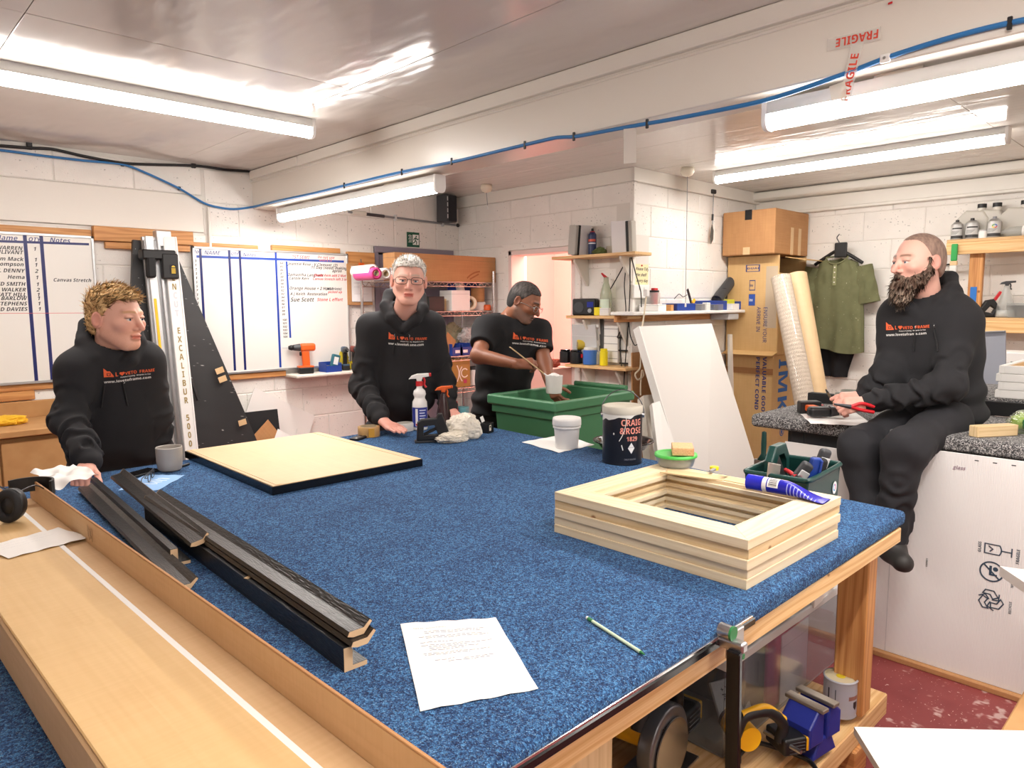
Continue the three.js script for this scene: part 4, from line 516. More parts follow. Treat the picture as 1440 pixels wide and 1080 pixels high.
{ // small shelf with drills
  const y = 1.0, x0 = 2.5, x1 = 3.2, zf = ZA + 0.2; solo('drill_shelf', rbox(x1 - x0, 0.025, 0.2, 0.01), mOffWhite, 'white shelf board under the taped whiteboard holding drills', 'shelf', [(x0 + x1) / 2, y - 0.0125, ZA + 0.1]);
  drill('orange_drill', 'orange cordless drill standing on the small white shelf', [2.62, y, ZA + 0.11], Math.PI - 0.25, mOrange, mOrange, 0.98); drill('grey_drill', 'dark grey cordless driver between the blue tray and red drill', [2.98, y, ZA + 0.08], -1.9, mat(0x36516a, 0.4), mBlack, 0.8); drill('red_drill', 'black and red cordless driver at the shelf end', [3.07, y, ZA + 0.08], -1.7, mat(0x8a3a2c, 0.4), mBlack, 0.8);
  const b = thing('blue_tray', 'small open blue plastic bin on the drill shelf', 'bin', [2.835, y, ZA + 0.1]); for (const s of [-1, 1]) { part(b, 'bin_wall', box(0.004, 0.07, 0.12, 0.001), mBlue, [s * 0.065, 0.035, 0]); part(b, 'bin_wall', box(0.13, s > 0 ? 0.05 : 0.075, 0.004, 0.001), mBlue, [0, s > 0 ? 0.025 : 0.0375, s * 0.06]); } part(b, 'bin_base', box(0.13, 0.004, 0.12, 0.001), mBlue, [0, 0.002, 0]);
  const c = thing('teal_case', 'teal plastic case with white label in the blue bin', 'case', [2.86, y + 0.005, ZA + 0.1]); c.rotation.z = -0.25; part(c, 'shell', rbox(0.07, 0.13, 0.03, 0.01), mat(0x2c6a78, 0.4), [0, 0.065, 0]); part(c, 'label', decal(0.04, 0.06), mPaper, [0, 0.08, 0.0156]);
  const gl = thing('yellow_gloves', 'crumpled yellow work gloves behind the two drivers', 'gloves', [3.1, y, ZA + 0.045]); part(gl, 'glove', merged(crumple(0.05, 1.3, 1.0, 0.7, 5.5, 0.5)), mat(0xc9b32e, 0.9)); part(gl, 'glove', merged(crumple(0.042, 1.3, 2.3, 0.6, 9.5, 0.4)), mat(0xb9a42c, 0.9), [-0.11, 0, -0.005]);
}
{ const c = onZ(507, 395, ZA + 0.04), t = thing('clipboard', 'brown clipboard with white sheets hung beside the whiteboard', 'clipboard', [c.x, c.y, ZA + 0.045]); part(t, 'board', box(0.235, 0.33, 0.005, 0.002), mCardDark, [-0.012, -0.03, 0]); part(t, 'sheet', decal(0.19, 0.285), sheetMat(sketch([[60, 60, 300], [120, 60, 200], [170, 90, 140], [330, 60, 420], [345, 60, 420], [420, 60, 300], [560, 60, 420]], '#a9a9ae', '#efeeee')), [0.005, -0.025, 0.0035]); part(t, 'sheet', box(0.19, 0.29, 0.004, 0.0005), mPaper, [0.012, -0.028, 0.0005]); part(t, 'clip', rbox(0.05, 0.03, 0.014, 0.004), mOrange, [0.005, 0.13, 0.008]); part(t, 'hook', rod([0.005, 0.14, 0.006], [0.005, 0.175, 0.0], 0.004), mDarkSteel); }
{ const a = onZ(572, 326, ZA + 0.005), b = onZ(590, 348, ZA + 0.005), t = thing('exit_sign', 'green and white fire exit running man sign', 'sign', [(a.x + b.x) / 2, (a.y + b.y) / 2, ZA + 0.004]); const w = b.x - a.x, h = a.y - b.y; part(t, 'plate', box(w, h, 0.004, 0.0008), mat(0x1d5a44, 0.4)); part(t, 'pictogram', decal(w * 0.92, h * 0.9), printMat(canvasTex(256, 256, (g) => { g.fillStyle = '#1d5a44'; g.fillRect(0, 0, 256, 256); g.fillStyle = '#eef2ee'; g.fillRect(112, 30, 136, 196); g.strokeStyle = '#eef2ee'; g.lineWidth = 12; for (let i = 0; i < 5; i++) { g.beginPath(); g.moveTo(20 + (i % 2) * 12, 60 + i * 30); g.quadraticCurveTo(50, 30 + i * 34, 95, 64 + i * 28); g.stroke(); } g.strokeStyle = '#1d5a44'; g.fillStyle = '#1d5a44'; g.beginPath(); g.arc(192, 62, 15, 0, 7); g.fill(); g.lineWidth = 18; g.lineCap = 'round'; for (const p of [[185, 85, 172, 140], [172, 140, 200, 170, 196, 210], [172, 140, 150, 180, 122, 196], [185, 90, 150, 105, 136, 130], [188, 92, 212, 122, 234, 112]]) { g.beginPath(); g.moveTo(p[0], p[1]); for (let i = 2; i < p.length; i += 2) g.lineTo(p[i], p[i + 1]); g.stroke(); } })), [0, 0, 0.0026]); }
{ const c = onZ(628, 294, ZA + 0.1), t = thing('wall_speaker', 'small black loudspeaker in the corner under the ceiling', 'speaker', [c.x, c.y, ZA + 0.1], 0.15); part(t, 'cabinet', rbox(0.13, 0.235, 0.13, 0.012), mDarkGrey); part(t, 'grille', rbox(0.105, 0.22, 0.012, 0.005), mat(0x2a2b2f, 0.9), [0.008, 0, 0.063]); part(t, 'bracket', box(0.03, 0.05, 0.06, 0.004), mBlack, [0, 0, -0.08]); for (let i = 0; i < 4; i++) part(t, 'slot', box(0.008, 0.035, 0.004, 0.001), mLightGrey, [-0.056, 0.08 - i * 0.05, 0.065]); }
{ const a = onZ(490, 298, ZA + 0.015), b = onZ(643, 317, ZA + 0.015), t = thing('conduit_pipe', 'thin grey conduit pipe along the wall to the speaker', 'pipe', [a.x, a.y, ZA + 0.014]); const d = b.clone().sub(a); part(t, 'pipe', rod([0, 0, 0], [d.x, d.y, 0], 0.009), mGrey); part(t, 'coupling', rod([d.x * 0.03, d.y * 0.03, 0], [d.x * 0.14, d.y * 0.14, 0], 0.02), mOffWhite); part(t, 'gland', rod([d.x * 0.14, d.y * 0.14, 0], [d.x * 0.3, d.y * 0.3, 0], 0.013), mDarkSteel); part(t, 'end_elbow', new THREE.SphereGeometry(0.017, 12, 8), mBlack, [d.x, d.y, 0.01]); for (const k of [0.4, 0.85]) part(t, 'saddle', box(0.02, 0.05, 0.026, 0.003), mLightGrey, [d.x * k, d.y * k, 0]); }
// cables
{ const t = thing('black_cable', 'black cable clipped along the top of the whiteboard wall', 'cable', [0, 0, 0]); const pts = [[-60, 202], [0, 205], [40, 208], [75, 210], [120, 220], [180, 230], [272, 233], [320, 239], [370, 242]].map(([a, b]) => onZ(a, b, ZA + 0.025)); part(t, 'sheath', tube(pts, 0.009, 8, 90), mBlack); for (const [a, b] of [[41, 203], [272, 230]]) part(t, 'clip', box(0.03, 0.06, 0.02, 0.004), mBlack, onZ(a, b, ZA + 0.015)); const pt = [[-60, 192], [0, 196], [60, 200], [160, 214], [250, 222], [368, 233]].map(([a, b]) => onZ(a, b, ZA + 0.02)); part(t, 'grey_flex', tube(pt, 0.006, 6, 60), mGrey); }
{ const t = thing('blue_cable', 'blue cable looping along the wall and along the beam', 'cable', [0, 0, 0]); const A = [[-60, 206], [0, 211], [60, 219], [120, 226], [172, 231], [205, 243], [252, 265], [290, 287], [325, 294], [355, 291]].map(([a, b]) => onZ(a, b, ZA + 0.025)), B = [[388, 283], [440, 272], [480, 262], [560, 243], [640, 227], [720, 208], [780, 194], [810, 192], [880, 179], [960, 165], [1080, 140], [1190, 103], [1250, 80], [1340, 52], [1440, 28]].map(([a, b]) => onX(a, b, 2.302)); part(t, 'sheath', tube([...A, ...B, V(2.3, 2.22, -0.1), V(2.3, 2.23, 0.6)], 0.0075, 8, 200), mBlueCable); for (const [a, b] of [[484, 261], [565, 242], [635, 227], [738, 204], [807, 192], [910, 174], [1420, 33]]) part(t, 'clip', box(0.008, 0.035, 0.012, 0.002), mBlack, onX(a, b, 2.298)); for (const [a, b] of [[172, 231], [252, 265]]) part(t, 'clip', box(0.02, 0.025, 0.012, 0.002), mBlack, onZ(a, b, ZA + 0.018)); }
{ // fragile tape on the beam
  const t = thing('fragile_tape', 'torn clear tape printed FRAGILE in red on the beam', 'tape', onX(1200, 62, 2.306)); const fr = canvasTex(512, 128, (g) => { g.fillStyle = 'rgba(235,232,226,0.5)'; g.fillRect(0, 8, 512, 112); g.fillStyle = '#dd4632'; g.font = 'bold 104px sans-serif'; g.fillText('FRAGILE', 12, 102); });
  const a = part(t, 'tape_strip', decal(0.155, 0.042), printMat(fr, 0.35), [-0.002, 0.013, 0.0]); a.rotation.order = 'YXZ'; a.rotation.set(0, -Math.PI / 2, Math.PI - 0.03); const b = part(t, 'tape_strip', decal(0.17, 0.04), printMat(fr, 0.35), [-0.01, -0.088, 0.0]); b.rotation.order = 'YXZ'; b.rotation.set(0, -Math.PI / 2, 1.38);
  part(t, 'red_dash', decal(0.012, 0.006), mRed, [-0.002, 0.105, 0.1], [0, -Math.PI / 2, 0.1]); part(t, 'red_dash', decal(0.012, 0.006), mRed, [-0.002, 0.088, 0.1], [0, -Math.PI / 2, 0.1]); part(t, 'loose_end', decal(0.045, 0.07), mat(0xd9d4c8, 0.25, { side: THREE.DoubleSide, transparent: true, opacity: 0.75 }), [-0.015, -0.145, -0.03], [0.1, -Math.PI / 2 + 0.2, 0.3]);
  const h = thing('hanging_tape', 'short strip of clear tape hanging from the beam', 'tape', onX(886, 190, 2.3)); part(h, 'strip', new THREE.PlaneGeometry(0.05, 0.13, 2, 6), mat(0xdedad2, 0.3, { side: THREE.DoubleSide, transparent: true, opacity: 0.8 }), [0, -0.04, 0], [0.12, -1.2, 0.12]); const h2 = thing('cable_saddle', 'small white saddle block holding the blue cable', 'clip', onX(1245, 82, 2.3)); part(h2, 'saddle', rbox(0.012, 0.025, 0.028, 0.003), mWhite); part(h2, 'screw', cyl(0.004, 0.004, 0.004, 10).rotateZ(Math.PI / 2), mSteel, [-0.008, 0, 0]);
}
{ // cabinet at the left of the back wall
  const t = thing('low_cabinet', 'low brown MDF cabinet along the wall behind the carton', 'cabinet', [0.05, 0, ZA + 0.3]); part(t, 'worktop', box(2.1, 0.035, 0.56, 0.004), mMdf, [0, 0.845, 0]); part(t, 'upstand', box(2.1, 0.1, 0.03, 0.004), mMdf, [0, 0.91, -0.25]); part(t, 'carcass', box(2.06, 0.8, 0.5, 0.003), mMdf, [0, 0.42, -0.02]); for (const x of [-0.3, 0.33, 0.8]) part(t, 'door', box(0.46, 0.72, 0.02, 0.004, x), mMdf, [x, 0.44, 0.245]);
  const y = 0.863; solo('yellow_rag', merged(crumple(0.07, 1.6, 0.5, 0.9, 2.2, 0.5)), mat(0xe2b12a, 0.9), 'yellow cloth lying on the low brown cabinet', 'rag', [0.68, y, ZA + 0.3]); solo('blue_rag', merged(crumple(0.085, 1.2, 0.8, 0.8, 6.2, 0.55)), mat(0x1f2f8c, 0.9), 'dark blue cloth heap behind the fair haired man', 'rag', [1.06, y, ZA + 0.2]);
}
// ------------------------------------------------------------------ wire shelving in the corner
const jar = (name, label, cat, pos, R, h, body, lid, group) => { const t = thing(name, label, cat, pos, 0, group); part(t, 'body', lathe([[0, 0], [R * 0.94, 0], [R, R * 0.1], [R, h * 0.8], [R * 0.85, h * 0.86], [0, h * 0.86]], 24), body); part(t, 'lid', lathe([[0, h], [R * 0.82, h], [R * 0.88, h * 0.97], [R * 0.88, h * 0.84], [R * 0.8, h * 0.84]], 24), lid); return t; };
const carton = (name, label, cat, pos, w, h, d, m, ry = 0, group) => { const t = thing(name, label, cat, pos, ry, group); part(t, 'carton', box(w, h, d, 0.003), m, [0, h / 2, 0]); part(t, 'lid_seam', box(w * 1.002, 0.0015, d * 1.002, 0.0004), mDarkGrey, [0, h * 0.82, 0]); return t; };
const roll = (name, label, pos, R, r, h, m, rot, group) => { const t = thing(name, label, 'roll', pos, 0, group); part(t, 'wound_sheet', ringGeo(R, r, h), m); part(t, 'core', ringGeo(r, r * 0.85, h * 1.01), mat(0xb9a17c, 0.8)); if (rot) t.rotation.set(...rot); return t; };
{
  const zf = -4.58, X0 = 3.14, X1 = onZ(694, 440, zf).x, w = X1 - X0, d = 0.42, zc = zf - d / 2, ys = [397, 438, 501, 546].map((p) => onZ(650, p, zf).y), t = thing('wire_shelving', 'chrome wire shelving unit in front of the lilac door', 'shelving', [(X0 + X1) / 2, 0, zc]);
  ys.push(0.3); for (const [x, z] of [[-1, -1], [1, -1], [-1, 1], [1, 1]]) part(t, 'post', cyl(0.0125, 0.0125, ys[0] + 0.1, 12), mChrome, [x * w / 2, (ys[0] + 0.1) / 2, z * d / 2]);
  for (const y of ys) { const s = []; for (const z of [-1, 1]) { s.push(rod([-w / 2, y, z * d / 2], [w / 2, y, z * d / 2], 0.004, 6), rod([-w / 2, y - 0.035, z * d / 2], [w / 2, y - 0.035, z * d / 2], 0.004, 6)); const n = Math.round(w / 0.035); for (let i = 0; i < n; i++) s.push(rod([-w / 2 + i * w / n, y - (i % 2 ? 0.035 : 0), z * d / 2], [-w / 2 + (i + 1) * w / n, y - (i % 2 ? 0 : 0.035), z * d / 2], 0.0025, 5)); } for (let i = 0; i <= 14; i++) s.push(rod([-w / 2 + i * w / 14, y, -d / 2], [-w / 2 + i * w / 14, y, d / 2], 0.0025, 5)); part(t, 'wire_shelf', join(s), mat(0xc9bdb4, 0.25, { metalness: 0.9 })); }
  const at_ = (px, k, dz = 0.12) => { const p = onZ(px, 440, zf - dz); return [p.x, ys[k] + 0.005, zf - dz]; };
  { const p = at_(630, 0, 0.1), t = carton('flat_carton', 'long flat brown carton on top of the wire shelving', 'carton', [onZ(622, 380, zf - 0.1).x, ys[0] + 0.005, zf - 0.1], onZ(693, 380, zf - 0.1).x - onZ(553, 380, zf - 0.1).x, 0.215, 0.16, mCardDark); part(t, 'brown_print', decal(0.16, 0.09), printMat(canvasTex(128, 72, (g) => { g.strokeStyle = '#9a5f30'; g.lineWidth = 9; g.beginPath(); g.moveTo(6, 60); g.quadraticCurveTo(50, 20, 120, 12); g.moveTo(30, 66); g.lineTo(110, 30); g.stroke(); })), [0.27, 0.06, 0.0815]); }
  const R1 = 'material rolls on top of the wire shelves';
  roll('white_roll', 'white material roll lying on top of the wire shelves', [onZ(535, 392, zf).x - 0.03, ys[0] + 0.075, zf - 0.3], 0.045, 0.02, 0.3, mWhite, [Math.PI / 2, 0, 0.1], R1); roll('pink_roll', 'bright pink roll lying on the wire shelving corner', [onZ(530, 384, zf).x, ys[0] + 0.05, zf - 0.26], 0.045, 0.02, 0.3, mat(0xe0458f, 0.4), [Math.PI / 2, 0, 0.1], R1); roll('white_roll', 'white roll lying between the pink roll and the carton', [onZ(543, 384, zf).x, ys[0] + 0.05, zf - 0.24], 0.045, 0.02, 0.28, mWhite, [Math.PI / 2, 0, 0.1], R1);
  const S1 = 'tape rolls on the second wire shelf';
  carton('black_case', 'black toolbox on the second wire shelf', 'case', at_(604, 1), 0.16, 0.12, 0.2, mBlack); [[613, 0.07, 0.11], [623, 0.06, 0.1]].forEach(([px, R, h], i) => { roll('kraft_roll', i ? 'kraft tape roll stack beside the white carton' : 'kraft tape roll stack beside the black toolbox', at_(px, 1, 0.15), R, R * 0.6, h, mTape, null, S1); });
  carton('white_carton', 'plain white carton on the second wire shelf', 'carton', at_(640, 1, 0.1), 0.2, 0.17, 0.16, mWhite); roll('masking_roll', 'cream masking tape roll standing on edge on the shelf', at_(659, 1, 0.08).map((v, i) => v + [0, 0.062, 0][i]), 0.062, 0.035, 0.045, mat(0xe9dfc6, 0.5), [Math.PI / 2, 0, 0.4], S1); roll('kraft_roll', 'tall kraft roll on a white roll at the shelf end', at_(672, 1, 0.13).map((v, i) => v + [0, 0.075, 0][i]), 0.06, 0.03, 0.12, mCardDark, null, S1); roll('white_roll', 'white tape roll under the tall kraft roll', at_(672, 1, 0.13), 0.068, 0.03, 0.072, mWhite, null, S1); roll('white_roll', 'white paper tube leaning behind the masking tape roll', at_(655, 1, 0.2), 0.035, 0.025, 0.26, mPaper, [0, 0, 0.3], S1);
  jar('orange_pot', 'small orange pot at the end of the second shelf', 'pot', at_(685, 1, 0.06), 0.035, 0.05, mOrange, mOrange); carton('blue_carton', 'blue carton at the back of the second shelf', 'carton', at_(648, 1, 0.32), 0.2, 0.25, 0.12, mBlue); carton('blue_carton', 'blue carton behind the tall kraft roll', 'carton', at_(672, 1, 0.32), 0.2, 0.26, 0.12, mBlue);
  const S2 = 'blue bins on the third wire shelf'; for (const [px, lab] of [[634, 'blue plastic bin below the brown triangle of card'], [645, 'blue plastic bin in the middle of the third shelf'], [658, 'blue plastic bin under the clear bag']]) { const b = thing('parts_bin', lab, 'bin', at_(px, 2, 0.1), 0, S2); for (const s of [-1, 1]) part(b, 'bin_wall', box(0.004, 0.1, 0.16, 0.001), mBlue, [s * 0.055, 0.05, 0]); part(b, 'bin_wall', box(0.11, 0.07, 0.004, 0.001), mBlue, [0, 0.035, 0.08]); part(b, 'bin_base', box(0.11, 0.004, 0.16, 0.001), mBlue, [0, 0.002, 0]); part(b, 'label', decal(0.05, 0.025), mPaper, [0, 0.035, 0.0825]); }
  { const c = thing('card_offcut', 'brown card offcut standing in the blue bin', 'offcut', at_(629, 2, 0.06)); part(c, 'card', extr([[-0.07, 0.06], [0.02, 0.02], [0.09, 0.12], [0, 0.2]], 0.004), mCardDark); }
  solo('work_gloves', merged(crumple(0.1, 1.2, 1, 0.7, 4.4, 0.6)), mat(0x8d8a70, 0.9), 'heap of grey work gloves on the third wire shelf', 'gloves', at_(637, 2, 0.22).map((v, i) => v + [0, 0.1, 0][i])); solo('clear_bag', merged(crumple(0.09, 1.1, 0.9, 0.7, 7.7, 0.5)), mat(0xf0f0f0, 0.2, { transmission: 0.6, thickness: 0 }), 'clear plastic bag heaped on a blue bin', 'bag', at_(658, 2, 0.12).map((v, i) => v + [0, 0.1, 0][i]));
  { const c = carton('gold_carton', 'gold printed carton with white swirl on the lower shelf', 'carton', at_(640, 3, 0.1), 0.2, 0.24, 0.14, mat(0xa8863f, 0.4)); part(c, 'swirl_print', decal(0.18, 0.22), printMat(canvasTex(128, 160, (g) => { g.strokeStyle = '#efe9dc'; g.lineWidth = 8; g.beginPath(); g.moveTo(30, 30); g.quadraticCurveTo(60, 80, 30, 130); g.moveTo(70, 40); g.quadraticCurveTo(30, 80, 70, 130); g.stroke(); g.beginPath(); g.arc(90, 80, 26, 0.6, 5.6); g.stroke(); g.fillStyle = '#b8456a'; g.fillRect(80, 120, 26, 24); })), [0, 0.12, 0.0715]); }
  jar('white_tub', 'white plastic tub on the lower wire shelf', 'tub', at_(664, 3, 0.1), 0.07, 0.16, mWhite, mDarkGrey); carton('grey_box', 'small grey box on the lower wire shelf', 'box', at_(628, 3, 0.06), 0.09, 0.09, 0.08, mGrey); jar('red_bottle', 'red plastic bottle low behind the table', 'bottle', [onZ(648, 590, zf).x, 0.308, zf - 0.1], 0.045, onZ(648, 566, zf).y - 0.308, mRed, mRed); jar('teal_jar', 'white jar with teal lid low behind the table', 'jar', [onZ(660, 590, zf).x, 0.308, zf - 0.08], 0.06, onZ(660, 573, zf).y - 0.308, mWhite, mat(0x5fa9b4, 0.4));
}
// ------------------------------------------------------------------ side wall shelves by the doorway
function shelfB(lab, y, z0, z1, d) { const t = thing('side_shelf', lab, 'shelf', [XB - d / 2, y, (z0 + z1) / 2]); part(t, 'shelf_board', box(d, 0.022, z1 - z0, 0.003), mPine, [0, -0.011, 0]); for (const k of [0.25, 0.8]) part(t, 'bracket', extr([[0, 0], [d * 0.8, 0], [d * 0.8, -0.02], [0.02, -0.2], [0, -0.2]], 0.02, 0.002).rotateY(Math.PI), mOffWhite, [d / 2, -0.022, z0 + (z1 - z0) * k - (z0 + z1) / 2]); return t; }
shelfB('upper pine shelf beside the doorway with two small speakers', 1.875, -3.76, -2.98, 0.2); shelfB('middle pine shelf beside the doorway holding the radio', 1.43, -3.64, -3.06, 0.17); shelfB('lower pine shelf beside the doorway with tubs and yellow bottle', 1.06, -3.64, -3.06, 0.18);
for (const [px, lab, ry] of [[817, 'pale grey bookshelf speaker nearest the doorway', -1.73], [874, 'pale grey bookshelf speaker at the outer corner', 0.25]]) { const p = onX(px, 360, XB - 0.1), t = thing('bookshelf_speaker', lab, 'speaker', [XB - 0.1, 1.876, p.z], ry, 'bookshelf speakers on the upper shelf'); t.rotation.z = px < 830 ? -0.1 : 0.12; part(t, 'cabinet', rbox(0.09, 0.225, 0.11, 0.004), mat(0xe9e8ea, 0.4), [0, 0.113, 0]); part(t, 'front_band', box(0.088, 0.22, 0.02, 0.003), mBlack, [0, 0.113, 0.064]); part(t, 'grille', rbox(0.086, 0.218, 0.03, 0.01), mat(0xb5b3ac, 0.5), [0, 0.113, 0.085]); }
const can = (name, label, pos, R, h, body, ring, cap, group, art) => { const t = thing(name, label, 'spray can', pos, 0, group); part(t, 'cylinder', lathe([[0, 0], [R, 0], [R, h * 0.72], [R * 0.97, h * 0.76], [R * 0.6, h * 0.85], [0, h * 0.86]], 24), body); part(t, 'collar', ringGeo(R * 0.62, R * 0.3, h * 0.03), ring, [0, h * 0.84, 0]); part(t, 'nozzle', cyl(R * 0.3, R * 0.34, h * 0.1, 14), cap, [0, h * 0.93, 0]); if (art) part(t, 'label', new THREE.CylinderGeometry(R * 1.01, R * 1.01, h * 0.6, 24, 1, true, -2.6, 2.6), sheetMat(art, 0.4), [0, h * 0.36, 0]); return t; };
can('blue_spray_can', 'dark blue spray can with red band between the speakers', [XB - 0.09, 1.876, onX(833, 350, XB - 0.09).z], 0.03, 0.2, mat(0x1c2a58, 0.35), mRed, mBlack, null, canvasTex(64, 64, (g) => { g.fillStyle = '#1c2a58'; g.fillRect(0, 0, 64, 64); g.fillStyle = '#d8573f'; g.fillRect(0, 8, 64, 10); g.fillStyle = '#dfe3ee'; g.fillRect(0, 22, 64, 5); }));
roll('grey_tape_roll', 'grey tape roll standing on edge on the upper shelf', [XB - 0.08, 1.905, onX(853, 352, XB - 0.08).z], 0.032, 0.02, 0.06, mat(0xb9b3a3, 0.6), [Math.PI / 2, 0, -0.8]); solo('green_gloves', merged(crumple(0.045, 1, 0.7, 1.3, 3.9, 0.6)), mat(0x5f6a3c, 0.9), 'green work gloves heaped on the upper shelf', 'gloves', [XB - 0.1, 1.876, onX(844, 352, XB - 0.1).z]);
{ const p = onX(823, 442, XB - 0.09), t = thing('radio', 'small black digital radio on the middle shelf', 'radio', [XB - 0.085, 1.431, p.z], -1.2); part(t, 'case', rbox(0.185, 0.125, 0.09, 0.012), mBlack, [0, 0.0625, 0]); part(t, 'speaker_grille', cyl(0.04, 0.04, 0.004, 28).rotateX(Math.PI / 2), mDarkGrey, [-0.04, 0.06, 0.046]); part(t, 'display', box(0.05, 0.04, 0.003, 0.001), mat(0x1c2f9a, 0.3), [0.05, 0.08, 0.046]); part(t, 'dial', cyl(0.016, 0.016, 0.012, 20).rotateX(Math.PI / 2), mSteel, [0.05, 0.035, 0.05]); }
{ const t = thing('glue_bottle', 'clear glue bottle with red spout behind the radio', 'bottle', [XB - 0.07, 1.431, onX(852, 440, XB - 0.07).z]); part(t, 'bottle', lathe([[0, 0], [0.042, 0], [0.044, 0.01], [0.044, 0.15], [0.036, 0.19], [0.02, 0.24], [0.018, 0.28], [0, 0.28]], 24), mat(0xdfe5d6, 0.15, { transmission: 0.7, thickness: 0 })); part(t, 'liquid', lathe([[0, 0.004], [0.04, 0.004], [0.041, 0.12], [0, 0.12]], 20), mat(0xe6e4d4, 0.4)); part(t, 'spout', rod([0, 0.275, 0], [-0.03, 0.31, -0.02], 0.012, 10, 0.006), mRed); part(t, 'label', new THREE.CylinderGeometry(0.0446, 0.0446, 0.08, 20, 1, true, -2.6, 2.2), mat(0xdcecd8, 0.5), [0, 0.08, 0]); }
carton('yellow_box', 'yellow carton on the middle shelf beside the radio', 'box', [XB - 0.12, 1.431, onX(841, 440, XB - 0.12).z], 0.04, 0.06, 0.05, mYellowBright, 0.3); carton('white_box', 'small white carton stack beside the yellow carton', 'box', [XB - 0.12, 1.431, onX(851, 440, XB - 0.12).z], 0.05, 0.055, 0.07, mWhite, 0.3);
{ const t = thing('paper_rack', 'wall rack stuffed with paper pads under the radio shelf', 'rack', [XB - 0.02, 1.1, onX(828, 480, XB - 0.03).z]); for (let i = 0; i < 3; i++) { part(t, 'pocket', box(0.008, 0.12, 0.24, 0.002), mLightGrey, [-0.05 - i * 0.008, 0.03 + i * 0.085, 0], [0, 0, 0.14]); part(t, 'papers', box(0.02, 0.13, 0.22, 0.003), mPaper, [-0.03, 0.08 + i * 0.085, 0.004], [0, 0.04 * i, 0.12]); } part(t, 'backplate', box(0.006, 0.34, 0.25, 0.002), mGrey, [0.008, 0.14, 0]); part(t, 'red_clip', rbox(0.02, 0.03, 0.05, 0.004), mRed, [-0.07, 0.02, -0.03]);
  const s = thing('perforated_strip', 'hanging stack of white perforated card strips', 'card strips', [XB - 0.03, 1.08, onX(860, 480, XB - 0.03).z]); part(s, 'card_stack', box(0.02, 0.33, 0.13, 0.002), mPaper, [0, 0.165, 0]); for (let i = 0; i < 6; i++) part(s, 'perforation', box(0.002, 0.004, 0.13, 0.0004), mGrey, [-0.0104, 0.03 + i * 0.055, 0]); }
const Bz = (px, dx = 0.1) => [XB - dx, 1.061, onX(px, 515, XB - dx).z];
jar('black_tub', 'black tub nearest the doorway on the lower shelf', 'tub', Bz(795), 0.045, 0.105, mBlack, mBlackGloss); jar('black_tub', 'black tub beside the yellow tape on the lower shelf', 'tub', Bz(810), 0.048, 0.105, mBlack, mBlackGloss); roll('yellow_tape_roll', 'black and yellow tape roll lying on the black tub', [XB - 0.1, 1.167 + 0.038, onX(812, 495, XB - 0.1).z], 0.038, 0.026, 0.05, mat(0xd0b53e, 0.5), [Math.PI / 2, 0, -0.9]); jar('blue_tub', 'blue and white tub of wipes on the lower shelf', 'tub', Bz(830), 0.055, 0.13, mat(0x3f74c8, 0.4), mWhite); jar('grey_tub', 'grey plastic tub in front of the wipes', 'tub', Bz(838, 0.06), 0.045, 0.1, mLightGrey, mWhite); jar('yellow_bottle', 'bright yellow bottle on the lower shelf', 'bottle', Bz(849), 0.03, 0.125, mYellowBright, mYellowBright); carton('pink_cabinet', 'low pink unit beside the doorway with red cloth', 'cabinet', [XB - 0.12, 0, -3.86], 0.22, 1.02, 0.3, mat(0xf0b6a8, 0.6)); solo('red_cloth', merged(crumple(0.06, 1, 0.7, 1.2, 1.9, 0.6)), mat(0x9a4a36, 0.9), 'reddish cloth heaped on the low pink unit', 'rag', [XB - 0.12, 1.022, -3.84]);
{ // cables down the corner
  const t = thing('hanging_cables', 'tangle of black cables hanging down the outer corner', 'cable', [0, 0, 0]); const C = (a, b, d = 0.06) => onX(a, b, XB - d); const L = [[[882, 362], [878, 400], [880, 440], [872, 480], [874, 520], [869, 560]], [[886, 362], [886, 400], [884, 450], [880, 500], [876, 560]], [[888, 362], [894, 385], [901, 410], [902, 432]], [[870, 440], [880, 444], [890, 441], [897, 443]], [[866, 446], [874, 460], [868, 475], [877, 470], [870, 455]], [[881, 366], [868, 390], [858, 407]], [[884, 445], [886, 470], [892, 485], [897, 484]]]; L.forEach((p) => part(t, 'cable', tube(p.map(([a, b]) => C(a, b)), 0.004, 6, 40), mBlack)); for (const [a, b] of [[874, 475], [876, 493], [878, 511]]) part(t, 'cable_clip', box(0.02, 0.01, 0.08, 0.002), mBlack, C(a, b, 0.02));
  const w = thing('looped_flex', 'white cord hanging in a loop beside the leaning panel', 'cord', [0, 0, 0]); const W = (a, b) => onZ(a, b, ZC + 0.22); part(w, 'cord', tube([[909, 415], [906, 440], [902, 470], [901, 500], [900, 518], [893, 526], [897, 534], [905, 528], [903, 520], [901, 540], [901, 556]].map((p) => W(...p)), 0.006, 6, 80), mat(0xe9dcc3, 0.5)); part(w, 'plug', rbox(0.04, 0.05, 0.03, 0.006), mWhite, W(909, 412));
}
for (const [px, py, lab, L] of [[684, 268, 'round cream pull switch on the ceiling above the doorway', 0.1], [967, 244, 'white pull switch with a long cord by the recess wall', 0.9]]) { const p = onY(px, py - 8, CEIL), t = thing('pull_switch', lab, 'switch', [p.x, CEIL, p.z]); part(t, 'rose', lathe([[0, 0], [0.045, 0], [0.048, -0.03], [0.036, -0.052], [0.012, -0.062], [0, -0.062]], 24).scale(1, 1, 1), mat(0xe8e0cd, 0.5)); part(t, 'cord', rod([0, -0.06, 0], [0.01, -0.06 - L, 0], 0.0025, 6), mGrey); part(t, 'tassel', lathe([[0, 0], [0.006, -0.01], [0.007, -0.03], [0, -0.032]], 10), mWhite, [0.01, -0.06 - L, 0]); }
